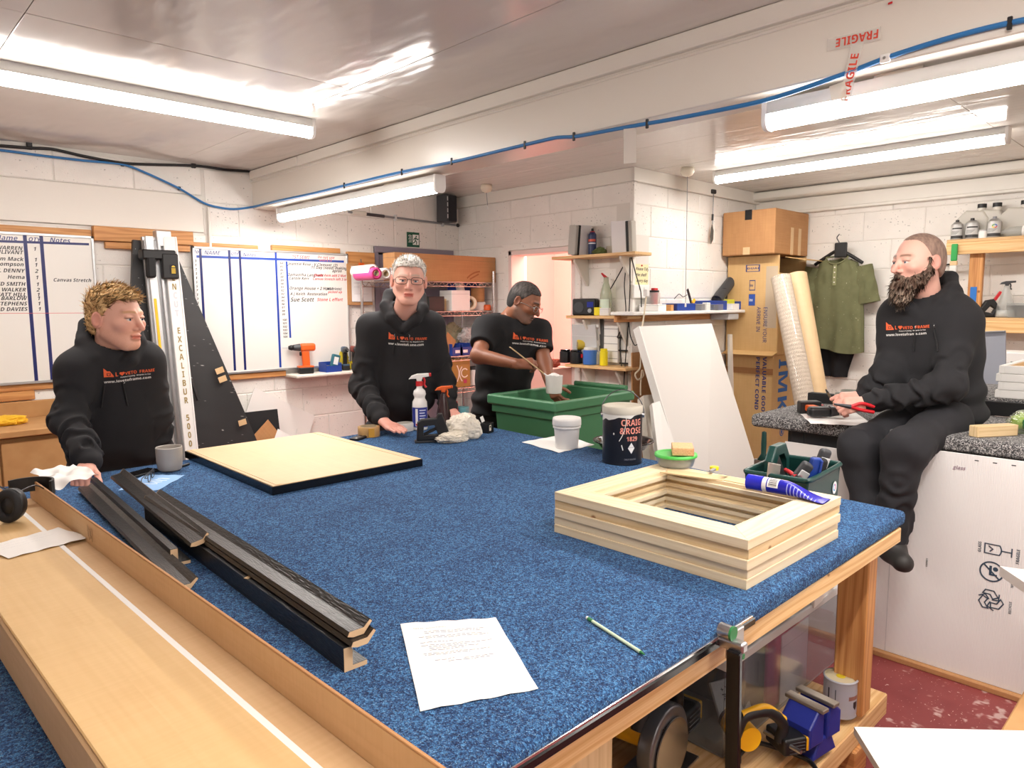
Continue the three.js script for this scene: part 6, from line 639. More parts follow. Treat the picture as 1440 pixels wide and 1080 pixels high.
// ------------------------------------------------------------------ carpeted bench with white board front
const BT = 0.985;
{
  const t = thing('carpeted_bench', 'long bench topped with speckled grey carpet', 'bench', [3.6, 0, -0.1]); const top = rbox(0.74, 0.062, 3.1, 0.02, 4); part(t, 'carpet_top', top, mGreyCarpet, [-0.04, BT - 0.031, 0]); part(t, 'raised_edge', box(0.03, 0.066, 2.5, 0.003), mBlack, [0.33, BT + 0.034, 0.32]); part(t, 'raised_shelf', rbox(0.85, 0.03, 2.6, 0.01), mGreyCarpet, [0.77, BT + 0.066, 0.28]);
  for (const [x, z] of [[-0.3, -1.35], [-0.3, 1.4], [0.25, -1.35], [0.25, 1.4], [1.1, -0.9], [1.1, 1.4]]) part(t, 'leg', box(0.06, x > 1 ? 1.03 : 0.922, 0.06, 0.003), mDarkGrey, [x, x > 1 ? 0.515 : 0.461, z]); part(t, 'under_rail', box(0.05, 0.08, 2.8, 0.003), mDarkGrey, [-0.3, 0.88, 0]);
  part(t, 'carton_packing', box(0.4, 0.86, 0.9, 0.01), mWhite, [0.0, 0.43, -0.75]);
  const w = thing('corrugated_sheet', 'tall white corrugated board fronting the bench, printed with packing symbols', 'board', [3.18, 0, 0.0]); const art = canvasTex(1024, 512, (g, W, H) => { // 2.1 m long, .9 m high, seen from -x
    g.fillStyle = '#f0efed'; g.fillRect(0, 0, W, H); g.strokeStyle = '#e6e5e3'; for (let i = 0; i < W; i += 3) { g.beginPath(); g.moveTo(i, 0); g.lineTo(i, H); g.stroke(); } });
  part(w, 'sheet', box(0.008, 0.9, 2.1, 0.001), mat(0xe9e8e7, 0.5, { bumpMap: dataTex(128, 0.16, (u) => 0.5 + 0.5 * Math.sin(u * 6.2832 * 26), false), bumpScale: 0.0006 }), [0, 0.475, 0]); part(w, 'second_sheet', box(0.006, 0.75, 0.4, 0.001), mat(0xdfdddb, 0.5), [0.006, 0.5, -1.27]); part(w, 'foot_strip', box(0.03, 0.024, 2.1, 0.003), mCardDark, [-0.012, 0.012, 0]); part(w, 'fold_line', box(0.001, 0.9, 0.003, 0.0003), mLightGrey, [-0.0045, 0.475, -0.99]);
  for (let i = 0; i < 12; i++) part(w, 'slot', box(0.001, 0.004, 0.014, 0.0003), mDarkGrey, [-0.0045, 0.905, -0.7 + i * 0.06]);
  const c = onX(1402, 810, 3.2), prt = printMat(canvasTex(256, 512, (g) => { g.strokeStyle = g.fillStyle = '#33475a'; g.lineWidth = 7; g.font = 'bold 24px sans-serif'; const V_ = (s, x, y) => { g.save(); g.translate(x, y); g.rotate(-Math.PI / 2); g.fillText(s, 0, 0); g.restore(); };
    V_('GLASS', 40, 110); V_('FRAGILE', 246, 138); g.beginPath(); g.moveTo(60, 44); g.lineTo(140, 44); g.quadraticCurveTo(160, 75, 140, 106); g.lineTo(60, 106); g.closePath(); g.stroke(); g.beginPath(); g.moveTo(150, 75); g.lineTo(205, 75); g.moveTo(205, 46); g.lineTo(205, 104); g.moveTo(80, 56); g.lineTo(104, 74); g.lineTo(88, 92); g.stroke();
    g.lineWidth = 9; g.beginPath(); g.arc(105, 222, 62, 0, 7); g.stroke(); g.beginPath(); g.moveTo(62, 180); g.lineTo(148, 264); g.stroke(); g.fillRect(92, 184, 14, 60); g.fillRect(92, 236, 44, 12); g.beginPath(); g.arc(126, 202, 14, 0, 7); g.fill(); g.font = 'bold 20px sans-serif'; V_('NO 2 MAN', 226, 296);
    g.lineWidth = 7; for (let k = 0; k < 3; k++) { g.save(); g.translate(110, 410); g.rotate(k * 2.094); g.beginPath(); g.moveTo(-30, -64); g.lineTo(16, -64); g.lineTo(40, -26); g.lineTo(12, -10); g.lineTo(-4, -38); g.lineTo(-44, -38); g.closePath(); g.stroke(); g.beginPath(); g.moveTo(46, -50); g.lineTo(44, -8); g.lineTo(8, -4); g.stroke(); g.restore(); } V_('RECYCLE', 224, 470); }), 0.6);
  part(w, 'symbol_print', decal(0.155, 0.31), prt, [-0.0046, c.y, c.z], [0, -Math.PI / 2, 0]); const d = onX(1306, 787, 3.2); part(w, 'code_print', decal(0.015, 0.055), printMat(canvasTex(32, 110, (g) => { g.save(); g.translate(24, 104); g.rotate(-Math.PI / 2); g.fillStyle = '#444'; g.font = 'bold 20px sans-serif'; g.fillText('1069651', 0, 0); g.restore(); })), [-0.0046, d.y, d.z], [0, -Math.PI / 2, 0]); const e = onX(1352, 657, 3.2); part(w, 'pen_word', decal(0.06, 0.025), printMat(canvasTex(128, 48, (g) => hand(g, 'glass', 14, 34, 34, '#a08a98'))), [-0.0046, e.y, e.z], [0, -Math.PI / 2, 0]);
}
const bp = (px, py) => { const p = onY(px, py, BT); return [p.x, BT, p.z]; };
{ drill('orange_driver', 'orange and black cordless driver lying on the grey bench', [3.4, BT + 0.033, -1.47], -0.75, mBlack, mOrange, 0.85, true); const p = bp(1180, 583), t = thing('paint_pot_ring', 'white tape roll on the white paper sheet', 'tape roll', [p[0], BT + 0.003, p[2]]); part(t, 'tape', ringGeo(0.045, 0.034, 0.032), mWhite); part(t, 'core', ringGeo(0.034, 0.032, 0.033), mLightGrey);
  { const k = thing('paint_stick', 'thin brown stick standing in the white tape roll', 'stick', [p[0], BT + 0.006, p[2]]); part(k, 'shaft', rod([0.005, 0, 0], [0.03, 0.09, -0.07], 0.006, 8), mat(0x5a4630, 0.6)); part(k, 'tip', rod([0.03, 0.09, -0.07], [0.034, 0.105, -0.082], 0.0065, 8, 0.003), mBlack); }
  sheet('white_sheet', 'white paper sheet under the tape roll on the bench', 'paper', [[1125, 582], [1200, 578], [1230, 600], [1140, 596]], BT + 0.0008, mPaper); { const b = bp(1158, 567); carton('black_block', 'long black foam block at the back of the bench', 'block', [b[0] + 0.02, BT, b[2]], 0.05, 0.05, 0.17, mBlackMatt); }
  { const b = bp(1195, 577), m = thing('mug', 'grey green mug on the bench behind the seated man', 'mug', [b[0], BT, b[2]]); part(m, 'cup', lathe([[0, 0], [0.04, 0], [0.045, 0.01], [0.045, 0.1], [0.042, 0.1], [0.041, 0.02], [0, 0.012]], 28), mat(0x9a9c92, 0.4)); part(m, 'handle', tube([[0, 0.08, -0.042], [0, 0.08, -0.07], [0, 0.03, -0.07], [0, 0.03, -0.042]], 0.006, 8), mat(0x9a9c92, 0.4)); }
  { const b = bp(1150, 578), r = thing('red_pliers', 'red handled pliers lying on the bench paper', 'pliers', [b[0] + 0.06, BT + 0.002, b[2]], 1.0); for (const s of [-1, 1]) part(r, 'handle', tube([[0, 0.012, 0.004 * s], [0.06, 0.012, 0.022 * s], [0.12, 0.012, 0.016 * s]], 0.009, 8), mRed); part(r, 'jaw', bar([-0.06, 0.01, 0], [0.005, 0.012, 0], 0.02, 0.014), mDarkSteel); }
  { const b = bp(1398, 612), k = thing('wood_block', 'short pale timber block beside the seated man', 'block', [b[0] - 0.02, BT, b[2]], -0.55); part(k, 'timber', box(0.19, 0.045, 0.045, 0.003), mPoplarB, [0, 0.0225, 0]); part(k, 'end_grain', box(0.002, 0.043, 0.043, 0.0003), mEndGrain, [0.0955, 0.0225, 0]); }
  { const a = thing('apple_bag', 'clear plastic bag of green apples on the bench', 'bag', [3.55, BT, -0.6], 0.35); part(a, 'film', merged(crumple(0.085, 1.6, 0.62, 0.95, 2.7, 0.3)), mat(0xf4f8ee, 0.12, { transmission: 0.9, thickness: 0 })); part(a, 'green_print', merged(crumple(0.05, 1.0, 0.9, 1.0, 5.7, 0.35)), mat(0x2f7f3f, 0.35), [-0.105, 0.012, 0]); [[-0.05, 0.03], [0.01, -0.03], [0.025, 0.04], [0.085, -0.015], [0.075, 0.045]].forEach(([x, z], i) => { const g = lathe([[0, 0.006], [0.016, 0], [0.032, 0.012], [0.037, 0.034], [0.03, 0.056], [0.012, 0.062], [0, 0.056]], 20), o = solo('green_apple', g, mat(0x9cba2c, 0.3), 'green apple inside the clear plastic bag', 'apple', [3.55 + x * 0.94 + z * 0.34, BT + 0.004, -0.6 - x * 0.34 + z * 0.94], [0.3 * (i - 2), i, 0.2], 'green apples in the bag'); part(o, 'stalk', rod([0, 0.054, 0], [0.003, 0.068, 0], 0.0015, 6), mat(0x5a4630, 0.8)); }); }
  const yS = BT + 0.081; for (let i = 0; i < 4; i++) { const f = thing('painted_frame', ['white painted frame at the bottom of the bench stack', 'white painted frame, second in the bench stack', 'white painted frame, third in the bench stack', 'white painted frame with raw pine inside on top of the bench stack'][i], 'frame', [4.22, yS + i * 0.0385, -0.45 + (i % 2) * 0.01], 0, 'white frames stacked behind the seated man'); for (const [w, d, x, z] of [[0.5, 0.022, 0, 0.36], [0.5, 0.022, 0, -0.36], [0.022, 0.7, 0.24, 0], [0.022, 0.7, -0.24, 0]]) { part(f, 'rail', box(w, 0.037, d, 0.002), mWhite, [x, 0.0185, z]); if (i === 3) part(f, 'pine_lining', box(Math.max(0.006, w - 0.05), 0.03, Math.max(0.006, d - 0.05), 0.001), mPine, [x - Math.sign(x) * 0.0135, 0.016, z - Math.sign(z) * 0.0135]); } part(f, 'cross_slat', box(0.46, 0.012, 0.05, 0.002), mPine, [0, 0.01, 0.1]); }
  { const P = [onX(1366, 468, 4.75), onX(1414, 466, 4.75), onX(1414, 540, 4.6), onX(1362, 540, 4.6)], g = thing('grey_board', 'flat grey blue board leaning behind the white frames', 'board', [P[3].x, P[3].y, P[3].z]); slab(g, 'board', P.map((p) => gp(g, p)), 0.02, mat(0x8d919c, 0.5)); part(g, 'top_edge', bar(gp(g, P[0]), gp(g, P[1]), 0.022, 0.01), mGrey); }
  { const p = onX(1430, 518, 5.6); const wb = carton('white_carton', 'white carton with a small printed square beyond the frames', 'carton', [5.6, p.y - 0.25, p.z], 0.3, 0.36, 0.35, mWhite); part(wb, 'print_square', decal(0.06, 0.05), printMat(canvasTex(64, 64, (g) => { g.strokeStyle = '#2d5a3f'; g.lineWidth = 7; g.strokeRect(6, 6, 52, 52); })), [-0.1515, 0.28, 0.02], [0, -Math.PI / 2, 0]); solo('storage_bench', box(0.6, p.y - 0.252, 1.6, 0.004), mMdf, 'low timber storage bench under the right wall shelves', 'bench', [5.5, (p.y - 0.252) / 2, 0.1]); }
  { const g = onX(1075, 640, 3.17), b = thing('paint_brush', 'wide black paint brush hanging from the bench end', 'brush', [3.16, BT - 0.07, g.z]); part(b, 'handle', lathe([[0, 0], [0.011, -0.005], [0.013, -0.06], [0.012, -0.11], [0.03, -0.14], [0, -0.14]], 16).scale(0.7, 1, 1), mDarkGreen); part(b, 'ferrule', rbox(0.022, 0.035, 0.085, 0.004), mSteel, [0, -0.155, 0]); part(b, 'bristles', extr([[-0.042, 0], [0.042, 0], [0.05, -0.1], [0.03, -0.115], [-0.04, -0.108], [-0.052, -0.095]], 0.022, 0.004).rotateY(Math.PI / 2), mBlackMatt, [0, -0.17, 0]); }
}
{ // white boards in the foreground at the right
  const y = 0.46, P = [[1201, 1022], [1560, 1030], [1560, 1180], [1268, 1130]].map(([a, b]) => onY(a, b, y)), t = thing('white_sheet_board', 'large white board lying flat near the table corner', 'board', [P[0].x + 0.3, 0, P[0].z + 0.3]); slab(t, 'board', [P[0], P[3], P[2], P[1]].map((p) => gp(t, p)), -0.02, mat(0xeeedea, 0.3)); part(t, 'support_crate', box(0.4, 0.43, 0.3, 0.004), mMdf, [0.2, 0.218, 0.1]);
  const y2 = 0.72, Q = [[1406, 796], [1520, 812], [1560, 880], [1460, 832]].map(([a, b]) => onY(a, b, y2)), s = thing('white_trestle_board', 'white board corner jutting in before the corrugated sheet', 'board', [Q[1].x, 0, Q[1].z]); slab(s, 'board', [Q[0], Q[3], Q[2], Q[1]].map((p) => gp(s, p)), -0.03, mat(0xdad8d5, 0.4)); part(s, 'trestle', box(0.06, y2 - 0.034, 0.3, 0.004), mMdf, [-0.02, (y2 - 0.034) / 2, 0.12]);
}
// ------------------------------------------------------------------ green wheelie bin
{
  const y = 1.01, P = [[716, 556], [811, 568], [869, 548], [765, 538]].map(([a, b]) => onY(a, b, y)), c = P.reduce((s, p) => s.add(p), V(0, 0, 0)).multiplyScalar(0.25), w = P[0].distanceTo(P[1]), d = P[1].distanceTo(P[2]), dir = P[1].clone().sub(P[0]), mBin = mat(0x47805a, 0.45), t = thing('wheelie_bin', 'open green wheelie bin beside the table corner', 'bin', [c.x, 0, c.z], -Math.atan2(dir.z, dir.x));
  const rect = (s, y2) => [V(-w / 2 * s, y2, d / 2 * s), V(w / 2 * s, y2, d / 2 * s), V(w / 2 * s, y2, -d / 2 * s), V(-w / 2 * s, y2, -d / 2 * s)], a = rect(0.93, y - 0.02), b = rect(0.74, 0.1); for (let i = 0; i < 4; i++) slab(t, 'bin_wall', [a[(i + 1) % 4], a[i], b[i], b[(i + 1) % 4]], 0.008, mBin); part(t, 'bin_floor', box(w * 0.74, 0.02, d * 0.74, 0.003), mBin, [0, 0.1, 0]);
  for (const [L, x, z, ry] of [[w, 0, d / 2, 0], [w, 0, -d / 2, 0], [d, w / 2, 0, Math.PI / 2], [d, -w / 2, 0, Math.PI / 2]]) { part(t, 'rim', rbox(L + 0.03, 0.055, 0.035, 0.012), mBin, [x, y - 0.028, z], [0, ry, 0]); part(t, 'rim_skirt', box(L * 0.98, 0.05, 0.012, 0.003), mBin, [x * 0.97, y - 0.075, z * 0.97], [0, ry, 0]); }
  part(t, 'hinge_bar', rod([-w * 0.4, y + 0.01, -d / 2 - 0.02], [w * 0.4, y + 0.01, -d / 2 - 0.02], 0.016), mBin); for (const s of [-1, 1]) part(t, 'wheel', cyl(0.1, 0.1, 0.05).rotateZ(Math.PI / 2), mBlack, [s * w * 0.35, 0.1, -d * 0.4]); const lb = part(t, 'brown_label', box(0.16, 0.06, 0.003, 0.0008), mTape, [0.02, y - 0.17, d / 2 * 0.905], [-0.07, 0, 0]); for (const x of [-0.2, 0.1, 0.22]) part(t, 'rib', box(0.014, 0.5, 0.014, 0.004), mBin, [x, y - 0.38, d / 2 * 0.86], [-0.08, 0, 0]);
}
// ------------------------------------------------------------------ under the table
const SY = 0.191;
{
  const z = -0.98, x0 = onZ(1020, 930, z).x, x1 = onZ(1190, 850, z).x, w = x1 - x0, t = thing('clear_storage_box', 'clear plastic storage box of papers under the table', 'storage box', [(x0 + x1) / 2, SY, z - 0.22]); const h = 0.3, mCB = mat(0xe6e9ec, 0.07, { transmission: 0.95, thickness: 0 }); for (const s of [-1, 1]) { part(t, 'box_wall', box(0.004, h, 0.44, 0.001), mCB, [s * w / 2, h / 2, 0]); part(t, 'box_wall', box(w, h, 0.004, 0.001), mCB, [0, h / 2, s * 0.22]); part(t, 'rim', rbox(w + 0.03, 0.03, 0.02, 0.006), mat(0xc3c3c2, 0.35), [0, h - 0.01, s * 0.225]); part(t, 'rim', rbox(0.02, 0.03, 0.46, 0.006), mat(0xc3c3c2, 0.35), [s * (w / 2 + 0.004), h - 0.01, 0]); } part(t, 'box_base', box(w, 0.004, 0.44, 0.001), mClearFrost, [0, 0.003, 0]);
  const inside = (n, l, x, zz, ww, hh, dd, m, rz = 0) => { const o = carton(n, l, 'folder', [(x0 + x1) / 2 + x, SY + 0.006, z - 0.22 + zz], ww, hh, dd, m); o.rotation.z = rz; }; inside('pink_folder', 'pink folder pressed against the clear box side', 0.0, 0.2, 0.3, 0.26, 0.012, mat(0xc2367c, 0.5)); inside('document_sheet', 'grey printed document inside the clear box', 0.03, 0.212, 0.2, 0.24, 0.004, mat(0xd9dbe2, 0.6)); inside('black_folder', 'black box file inside the clear storage box', -0.12, 0.02, 0.18, 0.26, 0.28, mDarkGrey); inside('grey_folder', 'grey machine part inside the clear storage box', 0.13, 0.02, 0.22, 0.27, 0.3, mat(0x6a6d74, 0.6));
  const b = thing('white_box_file', 'white box file lying on the clear storage box', 'box file', [x1 - 0.17, SY + h + 0.012, z - 0.16]); b.rotation.set(0.04, 0.06, 0.03); part(b, 'file', box(0.36, 0.1, 0.34, 0.003), mWhite, [0, 0.04, 0]); part(b, 'lettering', decal(0.1, 0.03), printMat(canvasTex(128, 40, (g) => { g.fillStyle = '#222'; g.font = 'bold 30px sans-serif'; g.fillText('ultra', 20, 30); })), [0.05, 0.03, 0.1712]);
  const p = onY(1180, 1000, SY), tin = thing('grey_paint_tin', 'grey paint tin with yellow spotted lid beside the table leg', 'paint tin', [p.x, SY, p.z]); const R = 0.052, hh = 0.12; part(tin, 'tin_body', lathe([[0, 0], [R, 0], [R, 0.004], [R - 0.0015, 0.006], [R - 0.0015, hh - 0.006], [R + 0.001, hh - 0.002], [R + 0.001, hh + 0.002], [R - 0.004, hh + 0.003]], 36), mat(0xaaaab0, 0.3)); part(tin, 'lid', lathe([[R - 0.003, hh + 0.002], [R - 0.008, hh - 0.004], [R - 0.016, hh + 0.001], [0, hh]], 36), mat(0xcfc3a0, 0.35)); part(tin, 'paint_spot', cyl(0.014, 0.014, 0.001, 20), mat(0xd9c430, 0.4), [0, hh + 0.0008, 0]); part(tin, 'label', new THREE.CylinderGeometry(R - 0.0008, R - 0.0008, 0.08, 30, 1, true, -2.2, 3), sheetMat(canvasTex(256, 96, (g) => { g.fillStyle = '#a9a9b2'; g.fillRect(0, 0, 256, 96); g.fillStyle = '#8d6358'; g.fillRect(130, 22, 70, 16); g.fillStyle = '#20242c'; g.beginPath(); g.moveTo(160, 46); g.lineTo(190, 46); g.lineTo(190, 66); g.lineTo(175, 80); g.lineTo(160, 66); g.fill(); g.fillRect(20, 0, 8, 96); g.fillRect(60, 0, 4, 96); }), 0.35), [0, 0.055, 0]);
}
{ // blue vice
  const c = onY(1150, 1055, SY), mB = mat(0x26318a, 0.4), t = thing('bench_vice', 'worn blue bench vice with steel jaws on the lower shelf', 'vice', [c.x, SY, c.z - 0.02], -0.15); part(t, 'base', extr([[-0.06, 0], [0.06, 0], [0.045, 0.03], [0.03, 0.06], [-0.03, 0.06], [-0.045, 0.03]], 0.09, 0.006), mB); part(t, 'fixed_jaw', extr([[0.0, 0.05], [0.07, 0.05], [0.07, 0.12], [0.035, 0.15], [0.01, 0.15], [0, 0.11]], 0.1, 0.006), mB); part(t, 'moving_jaw', extr([[-0.09, 0.05], [-0.02, 0.05], [-0.02, 0.15], [-0.05, 0.15], [-0.09, 0.11]], 0.1, 0.006), mB); for (const x of [-0.035, 0.02]) part(t, 'jaw_plate', box(0.03, 0.012, 0.125, 0.002), mat(0x9c9286, 0.4, { metalness: 0.6 }), [x, 0.156, 0]); part(t, 'screw', rod([-0.16, 0.075, 0], [0.02, 0.075, 0], 0.012), mDarkSteel); part(t, 'tommy_bar', rod([-0.15, 0.075, -0.06], [-0.15, 0.075, 0.06], 0.006), mSteel);
}
{ // power tools
  const saw = (n, l, px, py, ry, s, blade) => { const p = onY(px, py, SY), t = thing(n, l, 'power tool', [p.x, SY, p.z], ry), P = (nm, g, m, a, b) => part(t, nm, g.scale(s, s, s), m, a && a.map((v) => v * s), b); if (blade) { P('blade_guard', lathe([[0.02, -0.02], [0.085, -0.02], [0.092, -0.014], [0.092, 0.014], [0.085, 0.02], [0.02, 0.02]], 36).rotateX(Math.PI / 2), mat(0x77787c, 0.3, { metalness: 0.7 }), [0, 0.095, 0.03]); const d = P('guard_lettering', decal(0.08, 0.024), printMat(canvasTex(192, 56, (g) => { g.fillStyle = '#1b1b1d'; g.font = 'bold 44px sans-serif'; g.fillText('DEWALT', 4, 44); })), [-0.01, 0.15, 0.0515]); P('blade', cyl(0.075, 0.075, 0.003, 40).rotateX(Math.PI / 2), mSteel, [0, 0.085, 0.055]); P('shoe', box(0.26, 0.006, 0.12, 0.001), mSteel, [0, 0.004, 0.0]); }
    P('motor', cyl(0.042, 0.045, 0.11, 24).rotateX(Math.PI / 2), mYellow, [0, 0.11, -0.06]); P('motor_cap', cyl(0.04, 0.03, 0.02, 24).rotateX(-Math.PI / 2), mBlack, [0, 0.11, -0.125]); P('top_handle', tube([[-0.06, 0.14, 0], [-0.03, 0.2, 0], [0.06, 0.205, 0], [0.12, 0.15, 0], [0.11, 0.09, 0]], 0.019, 10, 40), mBlack); P('yellow_spine', tube([[-0.04, 0.21, 0], [0.05, 0.222, 0], [0.125, 0.165, 0]], 0.012, 8, 24), mYellow); P('battery', rbox(0.09, 0.06, 0.11, 0.01), mBlack, [0.15, 0.08, -0.02]); P('battery_clip', rbox(0.02, 0.05, 0.1, 0.006), mYellow, [0.2, 0.08, -0.02]); for (let i = 0; i < 4; i++) P('vent_rib', box(0.06, 0.004, 0.112, 0.001), mDarkGrey, [0.155, 0.06 + i * 0.012, -0.02]); };
  saw('circular_saw', 'yellow black circular saw with grey blade guard under the table', 915, 1090, 0.1, 1.2, true); saw('cordless_trimmer', 'yellow and black cordless tool nearest the clear box', 1055, 1085, -0.5, 0.85, false); saw('cordless_router', 'yellow topped cordless tool at the back of the shelf', 880, 985, 2.3, 1.1, false);
  const p = onY(895, 1040, SY), t = thing('vacuum_head', 'black machine casing in the dark beside the panel leg', 'machine', [p.x - 0.12, SY, p.z - 0.16], 0.5); part(t, 'casing', rbox(0.2, 0.26, 0.22, 0.04, 4), mBlack, [0, 0.13, 0]); for (let i = 0; i < 7; i++) part(t, 'vent_slot', box(0.09, 0.005, 0.004, 0.001), mDarkGrey, [0.02, 0.12 + i * 0.014, 0.1105]);
  const q = onY(1035, 1010, SY), c = thing('note_card', 'handwritten card propped between the power tools', 'card', [q.x, SY, q.z - 0.02], -0.35); part(c, 'card', box(0.13, 0.12, 0.012, 0.002), mat(0xc9c5c0, 0.7), [0, 0.06, 0], [-0.5, 0, 0]); part(c, 'handwriting', decal(0.12, 0.11), printMat(canvasTex(256, 220, (g) => { ['Lunar', 'flux', 'Jiffy', '+ Pc'].forEach((s, i) => { g.save(); g.translate(210 - i * 55, 30); g.rotate(1.4); hand(g, s, 0, 0, 40); g.restore(); }); })), [0, 0.063, 0.007], [-0.5, 0, 0]);
  const r = onY(1100, 1075, SY), k = thing('black_lead', 'black power lead curling beside the blue vice', 'cable', [r.x, SY + 0.008, r.z]); part(k, 'lead', tube([[-0.1, 0, -0.1], [-0.02, 0.03, -0.08], [0.04, 0.01, -0.02], [0.06, 0, 0.05], [0.02, 0, 0.1]], 0.007, 8, 40), mBlack); part(k, 'plug', rbox(0.03, 0.03, 0.04, 0.006), mBlack, [-0.1, 0.01, -0.1]);
}
// ------------------------------------------------------------------ people: distance fields meshed with surface nets
const smin = (a, b, k) => { const h = Math.max(k - Math.abs(a - b), 0) / k; return Math.min(a, b) - h * h * k * 0.25; };
const smax = (a, b, k) => -smin(-a, -b, k);
function dCap(p, a, b, ra, rb) { const bx = b.x - a.x, by = b.y - a.y, bz = b.z - a.z, px = p.x - a.x, py = p.y - a.y, pz = p.z - a.z, t = clamp((px * bx + py * by + pz * bz) / (bx * bx + by * by + bz * bz), 0, 1), dx = px - bx * t, dy = py - by * t, dz = pz - bz * t; return Math.sqrt(dx * dx + dy * dy + dz * dz) - (ra + (rb - ra) * t); }
function dEll(x, y, z, rx, ry, rz) { const k0 = Math.sqrt((x / rx) ** 2 + (y / ry) ** 2 + (z / rz) ** 2), k1 = Math.sqrt((x / rx / rx) ** 2 + (y / ry / ry) ** 2 + (z / rz / rz) ** 2); return k1 < 1e-9 ? -Math.min(rx, ry, rz) : k0 * (k0 - 1) / k1; }
function netMesh(f, lo, hi, h, col) {
  const n = [0, 1, 2].map((k) => Math.ceil((hi.getComponent(k) - lo.getComponent(k)) / h) + 1), [nx, ny, nz] = n, G = new Float32Array(nx * ny * nz), p = V(0, 0, 0), B = 6, R = B * h * 0.5 * 1.732 * 1.35 + 0.012;
  for (let k0 = 0; k0 < nz; k0 += B) for (let j0 = 0; j0 < ny; j0 += B) for (let i0 = 0; i0 < nx; i0 += B) {
    const c = f(p.set(lo.x + (i0 + B / 2) * h, lo.y + (j0 + B / 2) * h, lo.z + (k0 + B / 2) * h)), skip = Math.abs(c) > R;
    for (let k = k0; k < Math.min(nz, k0 + B); k++) for (let j = j0; j < Math.min(ny, j0 + B); j++) for (let i = i0; i < Math.min(nx, i0 + B); i++) G[(k * ny + j) * nx + i] = skip ? c : f(p.set(lo.x + i * h, lo.y + j * h, lo.z + k * h));
  }
  const id = new Int32Array(nx * ny * nz).fill(-1), pos = [], idx = [], E = [[0, 1], [2, 3], [4, 5], [6, 7], [0, 2], [1, 3], [4, 6], [5, 7], [0, 4], [1, 5], [2, 6], [3, 7]];
  for (let k = 0; k < nz - 1; k++) for (let j = 0; j < ny - 1; j++) for (let i = 0; i < nx - 1; i++) {
    const o = (k * ny + j) * nx + i, v = [G[o], G[o + 1], G[o + nx], G[o + nx + 1], G[o + nx * ny], G[o + nx * ny + 1], G[o + nx * ny + nx], G[o + nx * ny + nx + 1]]; let m = 0; for (let q = 0; q < 8; q++) if (v[q] < 0) m |= 1 << q; if (m === 0 || m === 255) continue;
    let x = 0, y = 0, z = 0, c = 0; for (const [a, b] of E) { if ((v[a] < 0) === (v[b] < 0)) continue; const t = v[a] / (v[a] - v[b]); x += (a & 1) + t * ((b & 1) - (a & 1)); y += ((a >> 1) & 1) + t * (((b >> 1) & 1) - ((a >> 1) & 1)); z += (a >> 2) + t * ((b >> 2) - (a >> 2)); c++; }
    id[o] = pos.length / 3; pos.push(lo.x + (i + x / c) * h, lo.y + (j + y / c) * h, lo.z + (k + z / c) * h);
  }
  const quad = (a, b, c, d, fl) => { if (a < 0 || b < 0 || c < 0 || d < 0) return; if (fl) idx.push(a, c, b, a, d, c); else idx.push(a, b, c, a, c, d); };
  for (let k = 1; k < nz - 1; k++) for (let j = 1; j < ny - 1; j++) for (let i = 1; i < nx - 1; i++) {
    const o = (k * ny + j) * nx + i, s = G[o] < 0, sy = nx, sz = nx * ny;
    if (s !== G[o + 1] < 0) quad(id[o - sy - sz], id[o - sz], id[o], id[o - sy], !s); if (s !== G[o + sy] < 0) quad(id[o - 1 - sz], id[o - 1], id[o], id[o - sz], !s); if (s !== G[o + sz] < 0) quad(id[o - 1 - sy], id[o - sy], id[o], id[o - 1], !s);
  }
  const N = pos.length / 3, nor = new Float32Array(N * 3), cl = col && new Float32Array(N * 3), e = h * 0.5, q = V(0, 0, 0);
  for (let i = 0; i < N; i++) { const x = pos[3 * i], y = pos[3 * i + 1], z = pos[3 * i + 2], gx = f(q.set(x + e, y, z)) - f(q.set(x - e, y, z)), gy = f(q.set(x, y + e, z)) - f(q.set(x, y - e, z)), gz = f(q.set(x, y, z + e)) - f(q.set(x, y, z - e)), l = Math.hypot(gx, gy, gz) || 1; nor[3 * i] = gx / l; nor[3 * i + 1] = gy / l; nor[3 * i + 2] = gz / l; if (col) { const c = col(q.set(x, y, z)); cl[3 * i] = c[0]; cl[3 * i + 1] = c[1]; cl[3 * i + 2] = c[2]; } }
  const g = new THREE.BufferGeometry(); g.setAttribute('position', new THREE.Float32BufferAttribute(pos, 3)); g.setAttribute('normal', new THREE.BufferAttribute(nor, 3)); if (col) g.setAttribute('color', new THREE.BufferAttribute(cl, 3)); g.setIndex(idx); return g;
}
const lin = (r, g, b) => new THREE.Color().setRGB(r / 255, g / 255, b / 255, THREE.SRGBColorSpace).toArray();
const mSkin = mat(0xffffff, 0.5, { vertexColors: true, sheen: 0.15 }), mHairV = mat(0xffffff, 0.75, { vertexColors: true }), mEye = mat(0xffffff, 0.15, { vertexColors: true }), mHoodie = mat(0x222225, 0.92, { sheen: 0.35, sheenRoughness: 0.6 }), mTee = mat(0x17171a, 0.9), mTrousers = mat(0x1d1d22, 0.85, { sheen: 0.2 }), mShoe = mat(0x2c2a29, 0.6);
